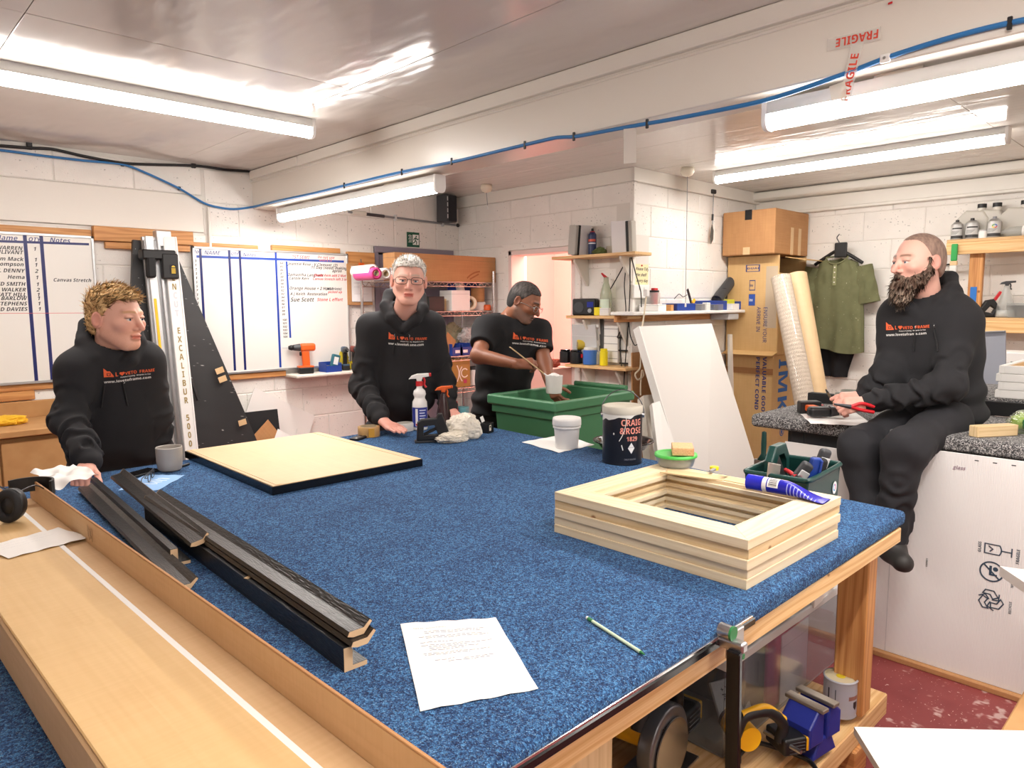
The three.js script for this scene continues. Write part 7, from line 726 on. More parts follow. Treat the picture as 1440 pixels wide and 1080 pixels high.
const printTex = canvasTex(768, 288, (g) => { g.fillStyle = '#e8663a'; g.beginPath(); g.moveTo(20, 20); g.lineTo(20, 158); g.lineTo(150, 158); g.lineTo(150, 140); g.lineTo(100, 70); g.lineTo(70, 70); g.closePath(); g.fill(); g.fillStyle = '#1a1a1d'; g.fillRect(60, 96, 50, 40); g.fillStyle = '#e8663a'; g.beginPath(); g.arc(76, 112, 10, 0, 7); g.arc(94, 112, 10, 0, 7); g.fill(); g.beginPath(); g.moveTo(67, 117); g.lineTo(103, 117); g.lineTo(85, 136); g.fill(); g.font = 'bold 84px sans-serif'; g.fillText('L', 165, 152); g.beginPath(); g.arc(244, 112, 20, 0, 7); g.arc(276, 112, 20, 0, 7); g.fill(); g.beginPath(); g.moveTo(225, 120); g.lineTo(295, 120); g.lineTo(260, 156); g.fill(); g.font = 'bold 66px sans-serif'; g.fillText('VETO', 300, 152, 190); g.fillText('FRAME', 494, 152, 250); g.fillStyle = '#e4e2de'; g.font = 'bold 26px sans-serif'; g.fillText('Picture Framing - Bespoke to You', 235, 190, 460); g.font = 'bold 58px sans-serif'; g.fillText('www.lovetoframe.com', 20, 256, 730); });
const mPrint = printMat(printTex, 0.8);
const frame = (f, u) => { const z = f.clone().normalize(), x = u.clone().cross(z).normalize(), y = z.clone().cross(x); return { x, y, z }; };
const loc = (fr, c, p, s = 1) => { const dx = p.x - c.x, dy = p.y - c.y, dz = p.z - c.z; return [(dx * fr.x.x + dy * fr.x.y + dz * fr.x.z) / s, (dx * fr.y.x + dy * fr.y.y + dz * fr.y.z) / s, (dx * fr.z.x + dy * fr.z.y + dz * fr.z.z) / s]; };
const glo = (fr, c, x, y, z, s = 1) => c.clone().addScaledVector(fr.x, x * s).addScaledVector(fr.y, y * s).addScaledVector(fr.z, z * s);
const bounds = (P, m) => { const b = new THREE.Box3().setFromPoints(P); return [b.min.subScalar(m), b.max.addScalar(m)]; };

// head in its own axes: x left, y up, z forward, eyes at y = 0
function headField(x, y, z, k) {
  const ax = Math.abs(x); let d = dEll(x, y - 0.03, z + 0.012, 0.076, 0.088, 0.098);
  d = smin(d, dEll(x, y + 0.035, z - 0.02, 0.06, 0.078, 0.068), 0.04); d = smin(d, dEll(x, y + 0.097, z - 0.062, 0.026, 0.019, 0.022), 0.03);
  d = smin(d, dCap({ x: ax, y, z }, { x: 0.056, y: -0.05, z: -0.005 }, { x: 0.022, y: -0.096, z: 0.05 }, 0.019, 0.017), 0.03);
  d = smin(d, dEll(ax - 0.044, y + 0.022, z - 0.062, 0.022, 0.018, 0.022), 0.025); d = smin(d, dCap({ x: ax, y, z }, { x: 0.008, y: 0.022, z: 0.086 }, { x: 0.042, y: 0.022, z: 0.072 }, 0.01, 0.009), 0.014);
  d = smax(d, -dEll(ax - 0.031, y - 0.001, z - 0.097, 0.018, 0.011, 0.014), 0.012);
  const nz = { x, y, z }; d = smin(d, dCap(nz, { x: 0, y: 0.014, z: 0.086 }, { x: 0, y: -0.034, z: 0.108 + k.nose }, 0.0075, 0.0115), 0.012); d = smin(d, dEll(ax - 0.0125, y + 0.037, z - 0.095, 0.0085, 0.0075, 0.0105), 0.008);
  d = smin(d, dEll(x, y + 0.063, z - 0.086, 0.024, 0.0065, 0.0085), 0.008); d = smin(d, dEll(x, y + 0.0755, z - 0.083, 0.021, 0.0065, 0.009), 0.008); d = smax(d, -dEll(x, y + 0.0692 + (k.smile || 0) * -12 * x * x, z - 0.094, 0.025, k.mouth || 0.0018, 0.01), 0.003);
  d = smin(d, dEll(ax - 0.031, y - 0.0065, z - 0.0835, 0.016, 0.0075, 0.008), 0.006); d = smin(d, dEll(ax - 0.031, y + 0.011, z - 0.081, 0.015, 0.006, 0.008), 0.008);
  const ex = ax - 0.081 - (0.012 - (z + 0.012)) * 0.22, er = smax(dEll(ex, y + 0.004, z + 0.012, 0.0075, 0.032, 0.019), -dEll(ex - 0.006, y + 0.001, z + 0.008, 0.006, 0.02, 0.011), 0.005); d = smin(d, er, 0.006);
  return d;
}
function skinColor(x, y, z, k) {
  const ax = Math.abs(x); let c = k.skin.slice(); const red = (t) => { c = mix3(c, k.flush, t); }; red(0.5 * sst(0.022, 0.004, Math.hypot(x, y + 0.03, (z - 0.105) * 0.6))); red(0.22 * sst(0.03, 0.008, Math.hypot(ax - 0.045, y + 0.028))); red(0.4 * sst(0.074, 0.084, ax)); if (z > 0.07 && ax < 0.026) red(0.85 * sst(0.012, 0.006, Math.abs(y + 0.069)) * sst(0.027, 0.018, ax));
  if (k.brow) { const by = 0.027 - 6 * (ax - 0.03) ** 2, b = sst(0.007, 0.002, Math.abs(y - by)) * sst(0.006, 0.014, ax) * sst(0.056, 0.046, ax) * (z > 0.04 ? 1 : 0); c = mix3(c, k.brow, 0.85 * b); }
  if (z > 0.06) c = mix3(c, k.lash || lin(60, 40, 34), 0.7 * sst(0.0035, 0.001, Math.abs(y - 0.0035)) * sst(0.018, 0.013, Math.abs(ax - 0.031)));
  if (k.stubble) { const m = sst(-0.038, -0.058, y - 0.35 * Math.max(0, -z + 0.05)) * sst(-0.035, 0.0, z) + sst(0.008, 0.004, Math.abs(y + 0.053)) * (z > 0.07 && ax < 0.03 ? 1 : 0); c = mix3(c, k.stubble, clamp(m, 0, 1) * (0.35 + 0.5 * (noise3(x * 400, y * 400, z * 400) + 0.5)) * (k.stub || 0.6)); }
  return c;
}
function handField(h) {      // h: {o wrist, d direction, b back-of-hand normal, s thumb side, curl[], spread, thumb}
  const P = (x, y, z) => h.o.clone().addScaledVector(h.s, x).addScaledVector(h.b, y).addScaledVector(h.d, z), caps = [], palm = [], offs = [0.026, 0.008, -0.01, -0.027], len = [0.072, 0.08, 0.074, 0.058];
  offs.forEach((x, i) => { palm.push([P(x * 0.55, 0, 0.0), P(x, 0, 0.085 - Math.abs(i - 1.2) * 0.004), 0.014, 0.0125]); let a = P(x, 0, 0.087 - Math.abs(i - 1.2) * 0.004), an = 0; const sp = x * (h.spread ?? 1.5); [0.45, 0.3, 0.25].forEach((q, j) => { an += h.curl[j] * (h.each ? h.each[i] : 1); const dir = h.d.clone().multiplyScalar(Math.cos(an)).addScaledVector(h.b, -Math.sin(an)).addScaledVector(h.s, sp * Math.cos(an)).normalize(), b = a.clone().addScaledVector(dir, len[i] * q); caps.push([a, b, 0.0092 - j * 0.0008, 0.0086 - j * 0.0009]); a = b; }); });
  let a = P(0.018, -0.004, 0.02); const th = h.thumb || [0.75, -0.25, 0.65]; [0.044, 0.033, 0.026].forEach((l, j) => { const dir = h.s.clone().multiplyScalar(th[0] - j * 0.22).addScaledVector(h.b, th[1] - j * (h.thumbIn || 0.05)).addScaledVector(h.d, th[2] + j * 0.15).normalize(), b = a.clone().addScaledVector(dir, l); caps.push([a, b, 0.0125 - j * 0.0015, 0.0105 - j * 0.001]); a = b; });
  palm.push([h.o.clone().addScaledVector(h.d, -0.028), h.o.clone(), 0.025, 0.024]); const all = [...palm, ...caps].flatMap((c) => [c[0], c[1]]);
  return { f: (p) => { let d = 9; for (const c of palm) d = smin(d, dCap(p, ...c), 0.018); for (const c of caps) d = smin(d, dCap(p, ...c), 0.005); return d; }, b: bounds(all, 0.02) };
}
function strands(g, n, len, comb, lift, wid, c1, c2, keep) {   // fine tapered locks rooted on a hair surface
  const P = g.attributes.position, N = g.attributes.normal, pos = [], nor = [], col = [], idx = []; let seed = 17; const r = () => { seed = (seed * 1664525 + 1013904223) >>> 0; return seed / 4294967296; };
  for (let i = 0; i < n; i++) {
    const k = Math.floor(r() * P.count), p = V(P.getX(k), P.getY(k), P.getZ(k)), nm = V(N.getX(k), N.getY(k), N.getZ(k)), s = keep ? keep(p) : 1; if (s < 0.05) continue;
    const cd = comb.clone().addScaledVector(nm, -comb.dot(nm) * 0.8), d = cd.addScaledVector(nm, lift).add(V(r() - 0.5, r() - 0.5, r() - 0.5).multiplyScalar(0.7)).normalize(), L = len * s * (0.6 + 0.7 * r()), side = d.clone().cross(nm).normalize(), c = mix3(c1, c2, r()), b0 = pos.length / 3;
    for (let j = 0; j <= 3; j++) { const t = j / 3, q = p.clone().addScaledVector(nm, -0.003 - 0.3 * L * lift * t * t).addScaledVector(d, L * t), w = wid * (1 - 0.85 * t); for (const [a, b] of [[-1, -0.4], [1, -0.4], [0, 0.8]]) { const m = q.clone().addScaledVector(side, a * w).addScaledVector(nm, b * w); pos.push(m.x, m.y, m.z); const v = side.clone().multiplyScalar(a).addScaledVector(nm, b + 0.6).normalize(); nor.push(v.x, v.y, v.z); col.push(c[0], c[1], c[2]); } if (j < 3) for (let e = 0; e < 3; e++) { const a = b0 + j * 3 + e, b = b0 + j * 3 + (e + 1) % 3; idx.push(a, b, b + 3, a, b + 3, a + 3); } }
  }
  const o = new THREE.BufferGeometry(); o.setAttribute('position', new THREE.Float32BufferAttribute(pos, 3)); o.setAttribute('normal', new THREE.Float32BufferAttribute(nor, 3)); o.setAttribute('color', new THREE.Float32BufferAttribute(col, 3)); o.setIndex(idx); return o;
}
function person(o) {
  const root = thing('person', o.label, 'person', o.base), sub = (g) => g.translate(-root.position.x, -root.position.y, -root.position.z), J = o.J, k = o.look, hs = o.headScale || 1, hf = frame(o.headFwd, o.headUp || V(0, 1, 0)), hc = o.head;
  const tf = frame(o.torsoFwd, J.neck.clone().sub(J.pelvis)), tor = (t) => J.pelvis.clone().lerp(J.neck, t); { const up = J.neck.clone().sub(J.pelvis).normalize(); tf.y = up; tf.x = up.clone().cross(o.torsoFwd).normalize(); tf.z = tf.x.clone().cross(up); }
  const HL = J.neck.distanceTo(J.pelvis), cC = tor(0.7), bC = tor(0.36), w = o.width || 1, nape = glo(hf, hc, 0, -0.06, -0.03, hs), skinC = (p) => { const l = loc(hf, hc, p, hs); return Math.hypot(...l) < 0.2 ? skinColor(l[0], l[1], l[2], k) : k.skin; };
  const torso = (p, e) => { let q = loc(tf, cC, p); let d = dEll(q[0], q[1], q[2] + 0.01, 0.18 * w + e, 0.2 + e, 0.118 * w + e); q = loc(tf, bC, p); d = smin(d, dEll(q[0], q[1], q[2] - (o.belly || 0), 0.168 * w + e, 0.2 + e, 0.125 * w + (o.belly || 0) + e), 0.08); q = loc(tf, J.pelvis, p); d = smin(d, dEll(q[0], q[1] - 0.02, q[2], 0.172 * w + e, 0.14 + e, 0.13 * w + e), 0.06); d = smin(d, dCap(p, J.shL, J.shR, 0.05 + e, 0.05 + e), 0.07); d = smin(d, dCap(p, J.neck, J.shL, 0.05 + e * 0.6, 0.055 + e), 0.05); d = smin(d, dCap(p, J.neck, J.shR, 0.05 + e * 0.6, 0.055 + e), 0.05); return d; };
  const arm = (p, s, e, wr) => { const S = J['sh' + s], E = J['el' + s], W = J['wr' + s]; let d = dCap(p, S, E, 0.05 + e, 0.044 + e), f = dCap(p, E, W, 0.045 + e, 0.03 + e * 0.6); if (wr && Math.min(d, f) < 0.03) { const te = p.distanceTo(E), tw = p.distanceTo(W), n = noise3(p.x * 16, p.y * 16, p.z * 16); d += 0.009 * Math.sin(te * 74 + 7 * n) * sst(0.24, 0.04, te); f += 0.0095 * Math.sin(tw * 82 + 8 * n) * sst(0.03, 0.07, tw) + 0.0035 * n; f -= 0.007 * sst(0.045, 0.075, tw) * sst(0.17, 0.1, tw); } return smin(d, f, 0.03); };
  const leg = (p, s, e, wr) => { const H = J['hip' + s], K = J['kn' + s], A = J['an' + s]; let d = dCap(p, H, K, 0.083 + e, 0.06 + e), f = dCap(p, K, A, 0.06 + e, 0.05 + e); if (wr) { const tk = p.distanceTo(K), n = noise3(p.x * 11, p.y * 11, p.z * 11); d += 0.009 * Math.sin(tk * 50 + 8 * n) * sst(0.25, 0.05, tk) + 0.012 * n; f += 0.005 * Math.sin(tk * 42 + 14 * n) * sst(0.05, 0.2, tk) + 0.016 * n; } return smin(d, f, 0.05); };
  // body: head and hands fine, the rest under the clothes coarse
  const neckD = (p) => dCap(p, nape, J.neck, 0.054 * hs, 0.062), headF = (p) => { const l = loc(hf, hc, p, hs); return smin(headField(l[0], l[1], l[2], k) * hs, neckD(p), 0.03); };
  const parts = [], hb = bounds([...[-1, 1].flatMap((a) => [-0.13, 0.15].flatMap((b) => [-0.13, 0.13].map((c) => glo(hf, hc, a * 0.1, b, c, hs)))), J.neck], 0.03); parts.push(netMesh(headF, hb[0], hb[1], 0.0032, skinC));
  for (const h of o.hands) { const q = handField(h); parts.push(netMesh(q.f, q.b[0], q.b[1], 0.003, (p) => mix3(k.skin, k.flush, 0.25 + 0.3 * noise3(p.x * 60, p.y * 60, p.z * 60)))); }
  const allJ = Object.values(J), bb = bounds(allJ, 0.2); parts.push(netMesh((p) => { let d = torso(p, -0.02); for (const s of ['L', 'R']) { d = smin(d, arm(p, s, -0.012, false), 0.03); d = smin(d, leg(p, s, -0.025, false), 0.03); } return smin(d, neckD(p) + 0.004, 0.02); }, bb[0], bb[1], 0.016, () => k.skin));
  if (o.tee) for (const s of ['L', 'R']) { const ab = bounds([J['sh' + s], J['el' + s], J['wr' + s]], 0.08); parts.push(netMesh((p) => arm(p, s, 0, false) - 0.003 * noise3(p.x * 20, p.y * 20, p.z * 20), ab[0], ab[1], 0.008, (p) => mix3(k.skin, k.flush, 0.15 + 0.3 * noise3(p.x * 18, p.y * 18, p.z * 18)))); }
  part(root, 'body', sub(mergeGeometries(parts.map((g) => { g.toNonIndexed(); return g; }))), mSkin);
  // eyes
  for (const s of [-1, 1]) { const e = glo(hf, hc, s * 0.031, -0.0015, 0.0775, hs), g = new THREE.SphereGeometry(0.0125 * hs, 28, 20), gz = o.gaze ? o.gaze.clone().normalize() : hf.z, c = []; const p = g.attributes.position; for (let i = 0; i < p.count; i++) { const dt = V(p.getX(i), p.getY(i), p.getZ(i)).normalize().dot(gz); c.push(...(dt > 0.975 ? lin(12, 10, 10) : dt > 0.9 ? k.iris || lin(70, 95, 120) : lin(225, 215, 210))); } g.setAttribute('color', new THREE.Float32BufferAttribute(c, 3)); part(root, 'eye', sub(g.translate(e.x, e.y, e.z)), mEye); }
  // hair and beard
  if (k.hair) { const H = k.hair; const hg = netMesh((p) => { const [x, y, z] = loc(hf, hc, p, hs), ax = Math.abs(x), n = 0.7 * noise3(x * H.f, y * H.f, z * H.f * 0.5) + noise3(x * H.f * 2.4, y * H.f * 1.6, z * H.f * 0.7), top = sst(0.02, 0.09, y), th = lerp(H.side, H.top, top) + H.tuft * n * lerp(0.35, 1, top);
      const cr = smin(dEll(x, y - 0.03, z + 0.012, 0.076, 0.088, 0.098), dEll(x, y + 0.02, z + 0.045, 0.062, 0.07, 0.06), 0.03); const line = H.front - 0.15 * Math.max(0, ax - 0.03) + (z < 0.045 ? -(0.045 - z) * H.slope : 0); let low = Math.max(line, z < -0.02 ? -0.062 : -0.018); if (z < -0.005 && ax > 0.05 && z > -0.035) low = Math.max(low, 0.02); const cut = (H.recede && z > 0.0 ? Math.max(low, H.recede * sst(-0.02, 0.05, z) + 0.0) : low) - y + 0.004 * n; return smax(cr - th, cut * 0.7, 0.006) * hs; }, hb[0], hb[1], 0.0034, (p) => { const [x, y, z] = loc(hf, hc, p, hs), n = noise3(x * 160, y * 60, z * 160) + 0.6 * noise3(x * 60, y * 25, z * 60); return mix3(H.c1, H.c2, clamp(0.5 + n * 0.9 + (H.greySide ? -1.2 * sst(0.05, -0.01, y) : 0), 0, 1)); }), hm = H.strands ? mergeGeometries([hg, strands(hg, H.strands[0], H.strands[1], glo(hf, V(0, 0, 0), 0.0, 0.25, 0.8), H.strands[2], 0.0017, H.c1, H.c2, (p) => { const y = loc(hf, hc, p, hs)[1]; return lerp(0.45, 1, sst(0.0, 0.07, y)); })]) : hg; part(root, 'hair', sub(hm), mHairV); }
  if (k.beard) { const b = k.beard; const bg = netMesh((p) => { const [x, y, z] = loc(hf, hc, p, hs), ax = Math.abs(x), n = noise3(x * 90, y * 45, z * 90) + 0.7 * noise3(x * 220, y * 90, z * 220); let d = dEll(x, y + 0.105, z - 0.06, 0.055, 0.05, 0.045); d = smin(d, dCap({ x: ax, y, z }, { x: 0.074, y: 0.012, z: 0.006 }, { x: 0.069, y: -0.04, z: 0.004 }, 0.006, 0.012), 0.012); d = smin(d, dCap({ x: ax, y, z }, { x: 0.062, y: -0.055, z: 0.02 }, { x: 0.05, y: -0.07, z: 0.05 }, 0.014, 0.014), 0.015); d = smin(d, dEll(x, y + 0.135, z - 0.075, 0.04, 0.045, 0.032), 0.03); d = smin(d, dCap({ x: ax, y, z }, { x: 0.069, y: -0.035, z: -0.0 }, { x: 0.052, y: -0.085, z: 0.03 }, 0.012, 0.02), 0.025); d = smin(d, dCap({ x: ax, y, z }, { x: 0.052, y: -0.078, z: 0.045 }, { x: 0.02, y: -0.1, z: 0.08 }, 0.017, 0.018), 0.02); d = smin(d, dCap({ x: ax, y, z }, { x: 0.002, y: -0.0545, z: 0.096 }, { x: 0.03, y: -0.072, z: 0.078 }, 0.007, 0.008), 0.008); d = smax(d, -dEll(x, y + 0.071, z - 0.1, 0.02, 0.0075, 0.02), 0.004); return (d - 0.01 * n) * hs; }, hb[0].clone().sub(V(0.05, 0.1, 0.05)), hb[1], 0.0036, (p) => { const [x, y, z] = loc(hf, hc, p, hs); return mix3(b.c1, b.c2, clamp(sst(-0.1, -0.17, y) * 0.8 + 0.6 * noise3(x * 120, y * 50, z * 120) + 0.15, 0, 1)); }), lo_ = (lo) => strands(bg, 1400, 0.026, glo(hf, V(0, 0, 0), 0, -1, 0.1), 0.35, 0.0016, lo ? b.c2 : b.c1, lo ? mix3(b.c1, b.c2, 0.5) : mix3(b.c1, b.c2, 0.35), (p) => { const y = loc(hf, hc, p, hs)[1]; return (y < -0.12) === lo ? 1 : 0; }); part(root, 'beard', sub(mergeGeometries([bg, lo_(true), lo_(false)])), mHairV); }
  if (o.glasses) { const g = new THREE.Group(); g.name = 'glasses'; root.add(g); const c = glo(hf, hc, 0, -0.001 - (o.glassDrop || 0), 0.101, hs); g.position.copy(c.sub(root.position)); g.quaternion.setFromRotationMatrix(new THREE.Matrix4().makeBasis(hf.x, hf.y, hf.z)); spectacles(g, 0.138 * hs, o.glasses, null, false); }
  // clothes
  const hem = o.hem ?? 0.02, E = 0.02, neckHole = (p) => dCap(p, glo(hf, hc, 0, -0.05, -0.02, hs), J.neck.clone().addScaledVector(tf.y, -0.02), 0.06 * hs, 0.066);
  const ringP = [[0, -0.062, 0.104], [0.066, -0.005, 0.085], [0.102, 0.04, 0.01], [0.088, 0.085, -0.07], [0, 0.09, -0.11]].map(([x, y, z]) => [glo(tf, J.neck, x, y, z), glo(tf, J.neck, -x, y, z)]);
  const top = (p) => { let d = torso(p, E * 0.7); d += 0.024 * noise3(p.x * 8, p.y * 4, p.z * 8) + 0.008 * noise3(p.x * 19, p.y * 9, p.z * 19); if (d < 0.05) { const q = loc(tf, bC, p), fold = Math.sin(q[1] * 46 + q[0] * 10 + 5 * noise3(p.x * 7, p.y * 7, p.z * 7)); d += 0.0085 * fold * sst(0.14, -0.12, q[1]); }
    for (const s of ['L', 'R']) { if (o.tee) { const S = J['sh' + s], El = J['el' + s]; d = smin(d, smax(dCap(p, S, S.clone().lerp(El, 0.75), 0.075, 0.072), p.clone().sub(S.clone().lerp(El, 0.62)).dot(El.clone().sub(S).normalize()), 0.008), 0.05); } else d = smin(d, arm(p, s, E, true), 0.045); }
    if (!o.tee) { for (let i = 0; i < 4; i++) for (const m of [0, 1]) d = smin(d, dCap(p, ringP[i][m], ringP[i + 1][m], i < 1 ? 0.018 : 0.028, 0.03) + 0.004 * noise3(p.x * 30, p.y * 30, p.z * 30), 0.012); const q = loc(tf, J.neck, p); d = smin(d, dEll(q[0], q[1] - 0.0, q[2] + 0.135, 0.13, 0.1, 0.06) + 0.01 * noise3(p.x * 14, p.y * 14, p.z * 14), 0.04); d = smax(d, -neckHole(p), 0.012); } else { d = smax(d, -dCap(p, nape, J.neck, 0.058, 0.068), 0.01); d = smax(d, loc(tf, J.neck, p)[1] - 0.015, 0.015); }
    const q = loc(tf, J.pelvis, p); d = smax(d, Math.max(-hem - q[1], Math.hypot(q[0], q[2]) > 0.34 ? -9 : -9), 0.01); return d; };
  // sleeves must survive the hem cut
  const topF = (p) => { const q = loc(tf, J.pelvis, p); if (o.tee || q[1] > 0.1) return top(p); let d = top(p); for (const s of ['L', 'R']) d = Math.min(d, arm(p, s, E, true)); return d; };
  const tb = bounds([J.neck, J.shL, J.shR, J.elL, J.elR, J.wrL, J.wrR, J.pelvis, tor(0.5), ...ringP.flat()], 0.2); const upper = part(root, o.tee ? 't_shirt' : 'hoodie', sub(netMesh(topF, tb[0], tb[1], 0.0085)), o.tee ? mTee : mHoodie); upper.userData.label = o.tee ? 'black t-shirt with orange chest print' : 'black hoodie with orange chest print';
  const leF = (p) => { let d = smin(leg(p, 'L', 0.014, true), leg(p, 'R', 0.014, true), 0.02); const q = loc(tf, J.pelvis, p); d = smin(d, dEll(q[0], q[1], q[2], 0.17 * w, 0.13, 0.125 * w) + 0.006 * noise3(p.x * 14, p.y * 14, p.z * 14), 0.04); return smax(d, q[1] - 0.1, 0.01); }; const lb = bounds([J.pelvis, J.hipL, J.hipR, J.knL, J.knR, J.anL, J.anR], 0.16); part(root, 'trousers', sub(netMesh(leF, lb[0], lb[1], 0.01)), mTrousers);
  for (const s of ['L', 'R']) { const A = J['an' + s], t = J['toe' + s], dir = t.clone().sub(A).setY(0).normalize(), heel = A.clone().addScaledVector(dir, -0.045).add(V(0, -0.055, 0)), b2 = bounds([A, t, heel], 0.09), tt = V(t.x, Math.min(t.y, A.y - 0.05), t.z); part(root, 'shoe', sub(netMesh((p) => { let d = smin(dCap(p, heel, tt, 0.042, 0.038), dCap(p, A, heel.clone().addScaledVector(dir, 0.05), 0.048, 0.045), 0.05); return smax(d, Math.min(heel.y, tt.y) - 0.034 - p.y, 0.008); }, b2[0], b2[1], 0.008)), mShoe); }
  { // chest print pressed onto the cloth
    const pc = o.print.c, n = tf.z.clone().addScaledVector(tf.x, o.print.turn || 0).normalize(), v = tf.y.clone().addScaledVector(n, -tf.y.dot(n)).normalize(), u = v.clone().cross(n).normalize(), W = o.print.w || 0.27, Hh = W * 0.375, NX = 36, NY = 14, pos = [], uv = [], idx = [], map = []; for (let j = 0; j <= NY; j++) for (let i = 0; i <= NX; i++) { const q = pc.clone().addScaledVector(u, (i / NX - 0.5) * W).addScaledVector(v, (j / NY - 0.5) * Hh).addScaledVector(n, 0.16); let ok = false; for (let s = 0; s < 80; s++) { const d = topF(q); if (d < 0.0008) { ok = true; break; } q.addScaledVector(n, -Math.max(0.001, d * 0.7)); if (s > 78) break; } map.push(ok ? pos.length / 3 : -1); if (ok) { q.addScaledVector(n, 0.0028); pos.push(q.x, q.y, q.z); uv.push(i / NX, j / NY); } }
    for (let j = 0; j < NY; j++) for (let i = 0; i < NX; i++) { const a = map[j * (NX + 1) + i], b = map[j * (NX + 1) + i + 1], c = map[(j + 1) * (NX + 1) + i + 1], d = map[(j + 1) * (NX + 1) + i]; if (a >= 0 && b >= 0 && c >= 0 && d >= 0) idx.push(a, b, c, a, c, d); } const g = new THREE.BufferGeometry(); g.setAttribute('position', new THREE.Float32BufferAttribute(pos, 3)); g.setAttribute('uv', new THREE.Float32BufferAttribute(uv, 2)); g.setIndex(idx); g.computeVertexNormals(); part(upper, 'chest_print', sub(g), mPrint); }
  if (!o.tee) for (const s of [-1, 1]) { const a = glo(tf, J.neck, s * 0.03, -0.085, 0.115), pts = [a]; for (let i = 1; i < 5; i++) { const q = glo(tf, J.neck, s * (0.032 + 0.004 * i), -0.085 - i * 0.028, 0.2); for (let r = 0; r < 60; r++) { const d = topF(q); if (d < 0.004) break; q.addScaledVector(tf.z, -Math.max(0.001, d * 0.6)); } pts.push(q); } part(upper, 'drawstring', sub(tube(pts, 0.004, 6, 24)), mBlackMatt); part(upper, 'eyelet', sub(new THREE.TorusGeometry(0.006, 0.002, 8, 16).translate(pts[1].x, pts[1].y + 0.02, pts[1].z)), mSteel); }
  return { root, topF, tf, hf };
}
const toCam = vFwd.clone().setY(0).normalize().negate(), R3 = vRight0.clone(), vdir = (r, c, y = 0) => R3.clone().multiplyScalar(r).addScaledVector(toCam, c).add(V(0, y, 0)).normalize();   // mix of photo-right and towards-camera
const legs = (J, floorY = 0, fwd) => { const side = J.shL.clone().sub(J.shR).setY(0).normalize(); for (const [s, k] of [['L', 1], ['R', -1]]) { J['hip' + s] = J.pelvis.clone().addScaledVector(side, k * 0.09).add(V(0, -0.03, 0)); J['kn' + s] = J['hip' + s].clone().add(V(0, -0.42, 0)).addScaledVector(fwd, 0.03); J['an' + s] = V(J['hip' + s].x, floorY + 0.1, J['hip' + s].z).addScaledVector(side, k * 0.03); J['toe' + s] = J['an' + s].clone().addScaledVector(fwd, 0.17).add(V(0, -0.06, 0)); } return J; };
const flush = lin(205, 110, 98);
{ // fair haired man at the left, looking across the table
  const d = 2.98, J = { neck: onD(157, 492, d + 0.02), shR: onD(110, 520, d - 0.08), shL: onD(202, 508, d + 0.1), elR: onD(97, 592, d - 0.13), elL: onD(219, 580, d + 0.2), wrR: onD(111, 655, d - 0.24), wrL: onD(228, 645, d + 0.3), pelvis: onD(163, 655, d + 0.26) }, tfw = vdir(0.5, 0.85); legs(J, 0, tfw);
  const hd = onY(119, 672, T + 0.02), hdir = vdir(0.1, 1, -0.15); J.wrR = hd.clone().addScaledVector(hdir, -0.05).add(V(0, 0.045, 0));
  person({ label: 'fair haired man in a black hoodie leaning one hand on the table', base: V(J.pelvis.x, 0, J.pelvis.z), head: onD(164, 448, d - 0.02), headFwd: vdir(0.98, 0.24, -0.02), headUp: V(0, 1, 0), headScale: 1.09, gaze: vdir(1, 0.2), J, torsoFwd: tfw, width: 1.05, belly: 0.015, hem: 0.1,
    look: { skin: lin(236, 182, 160), flush, nose: 0.004, smile: 0.12, brow: lin(190, 140, 95), stubble: lin(190, 130, 95), stub: 0.45, hair: { f: 55, side: 0.005, top: 0.013, tuft: 0.012, front: 0.074, slope: 1.5, c1: lin(176, 132, 82), c2: lin(242, 206, 148), strands: [2600, 0.034, 0.75] } },
    hands: [{ o: J.wrR.clone().addScaledVector(hdir, 0.01), d: hdir.clone().add(V(0, -0.45, 0)).normalize(), b: V(0, 1, 0).addScaledVector(hdir, 0.45).normalize(), s: R3.clone(), curl: [0.9, 1.0, 0.5], thumb: [0.7, -0.3, 0.7] }, { o: J.wrL.clone(), d: J.wrL.clone().sub(J.elL).normalize(), b: vdir(1, 0), s: toCam.clone(), curl: [0.3, 0.3, 0.2] }], print: { c: onD(184, 524, d), w: 0.215, turn: 0.1 } });
}
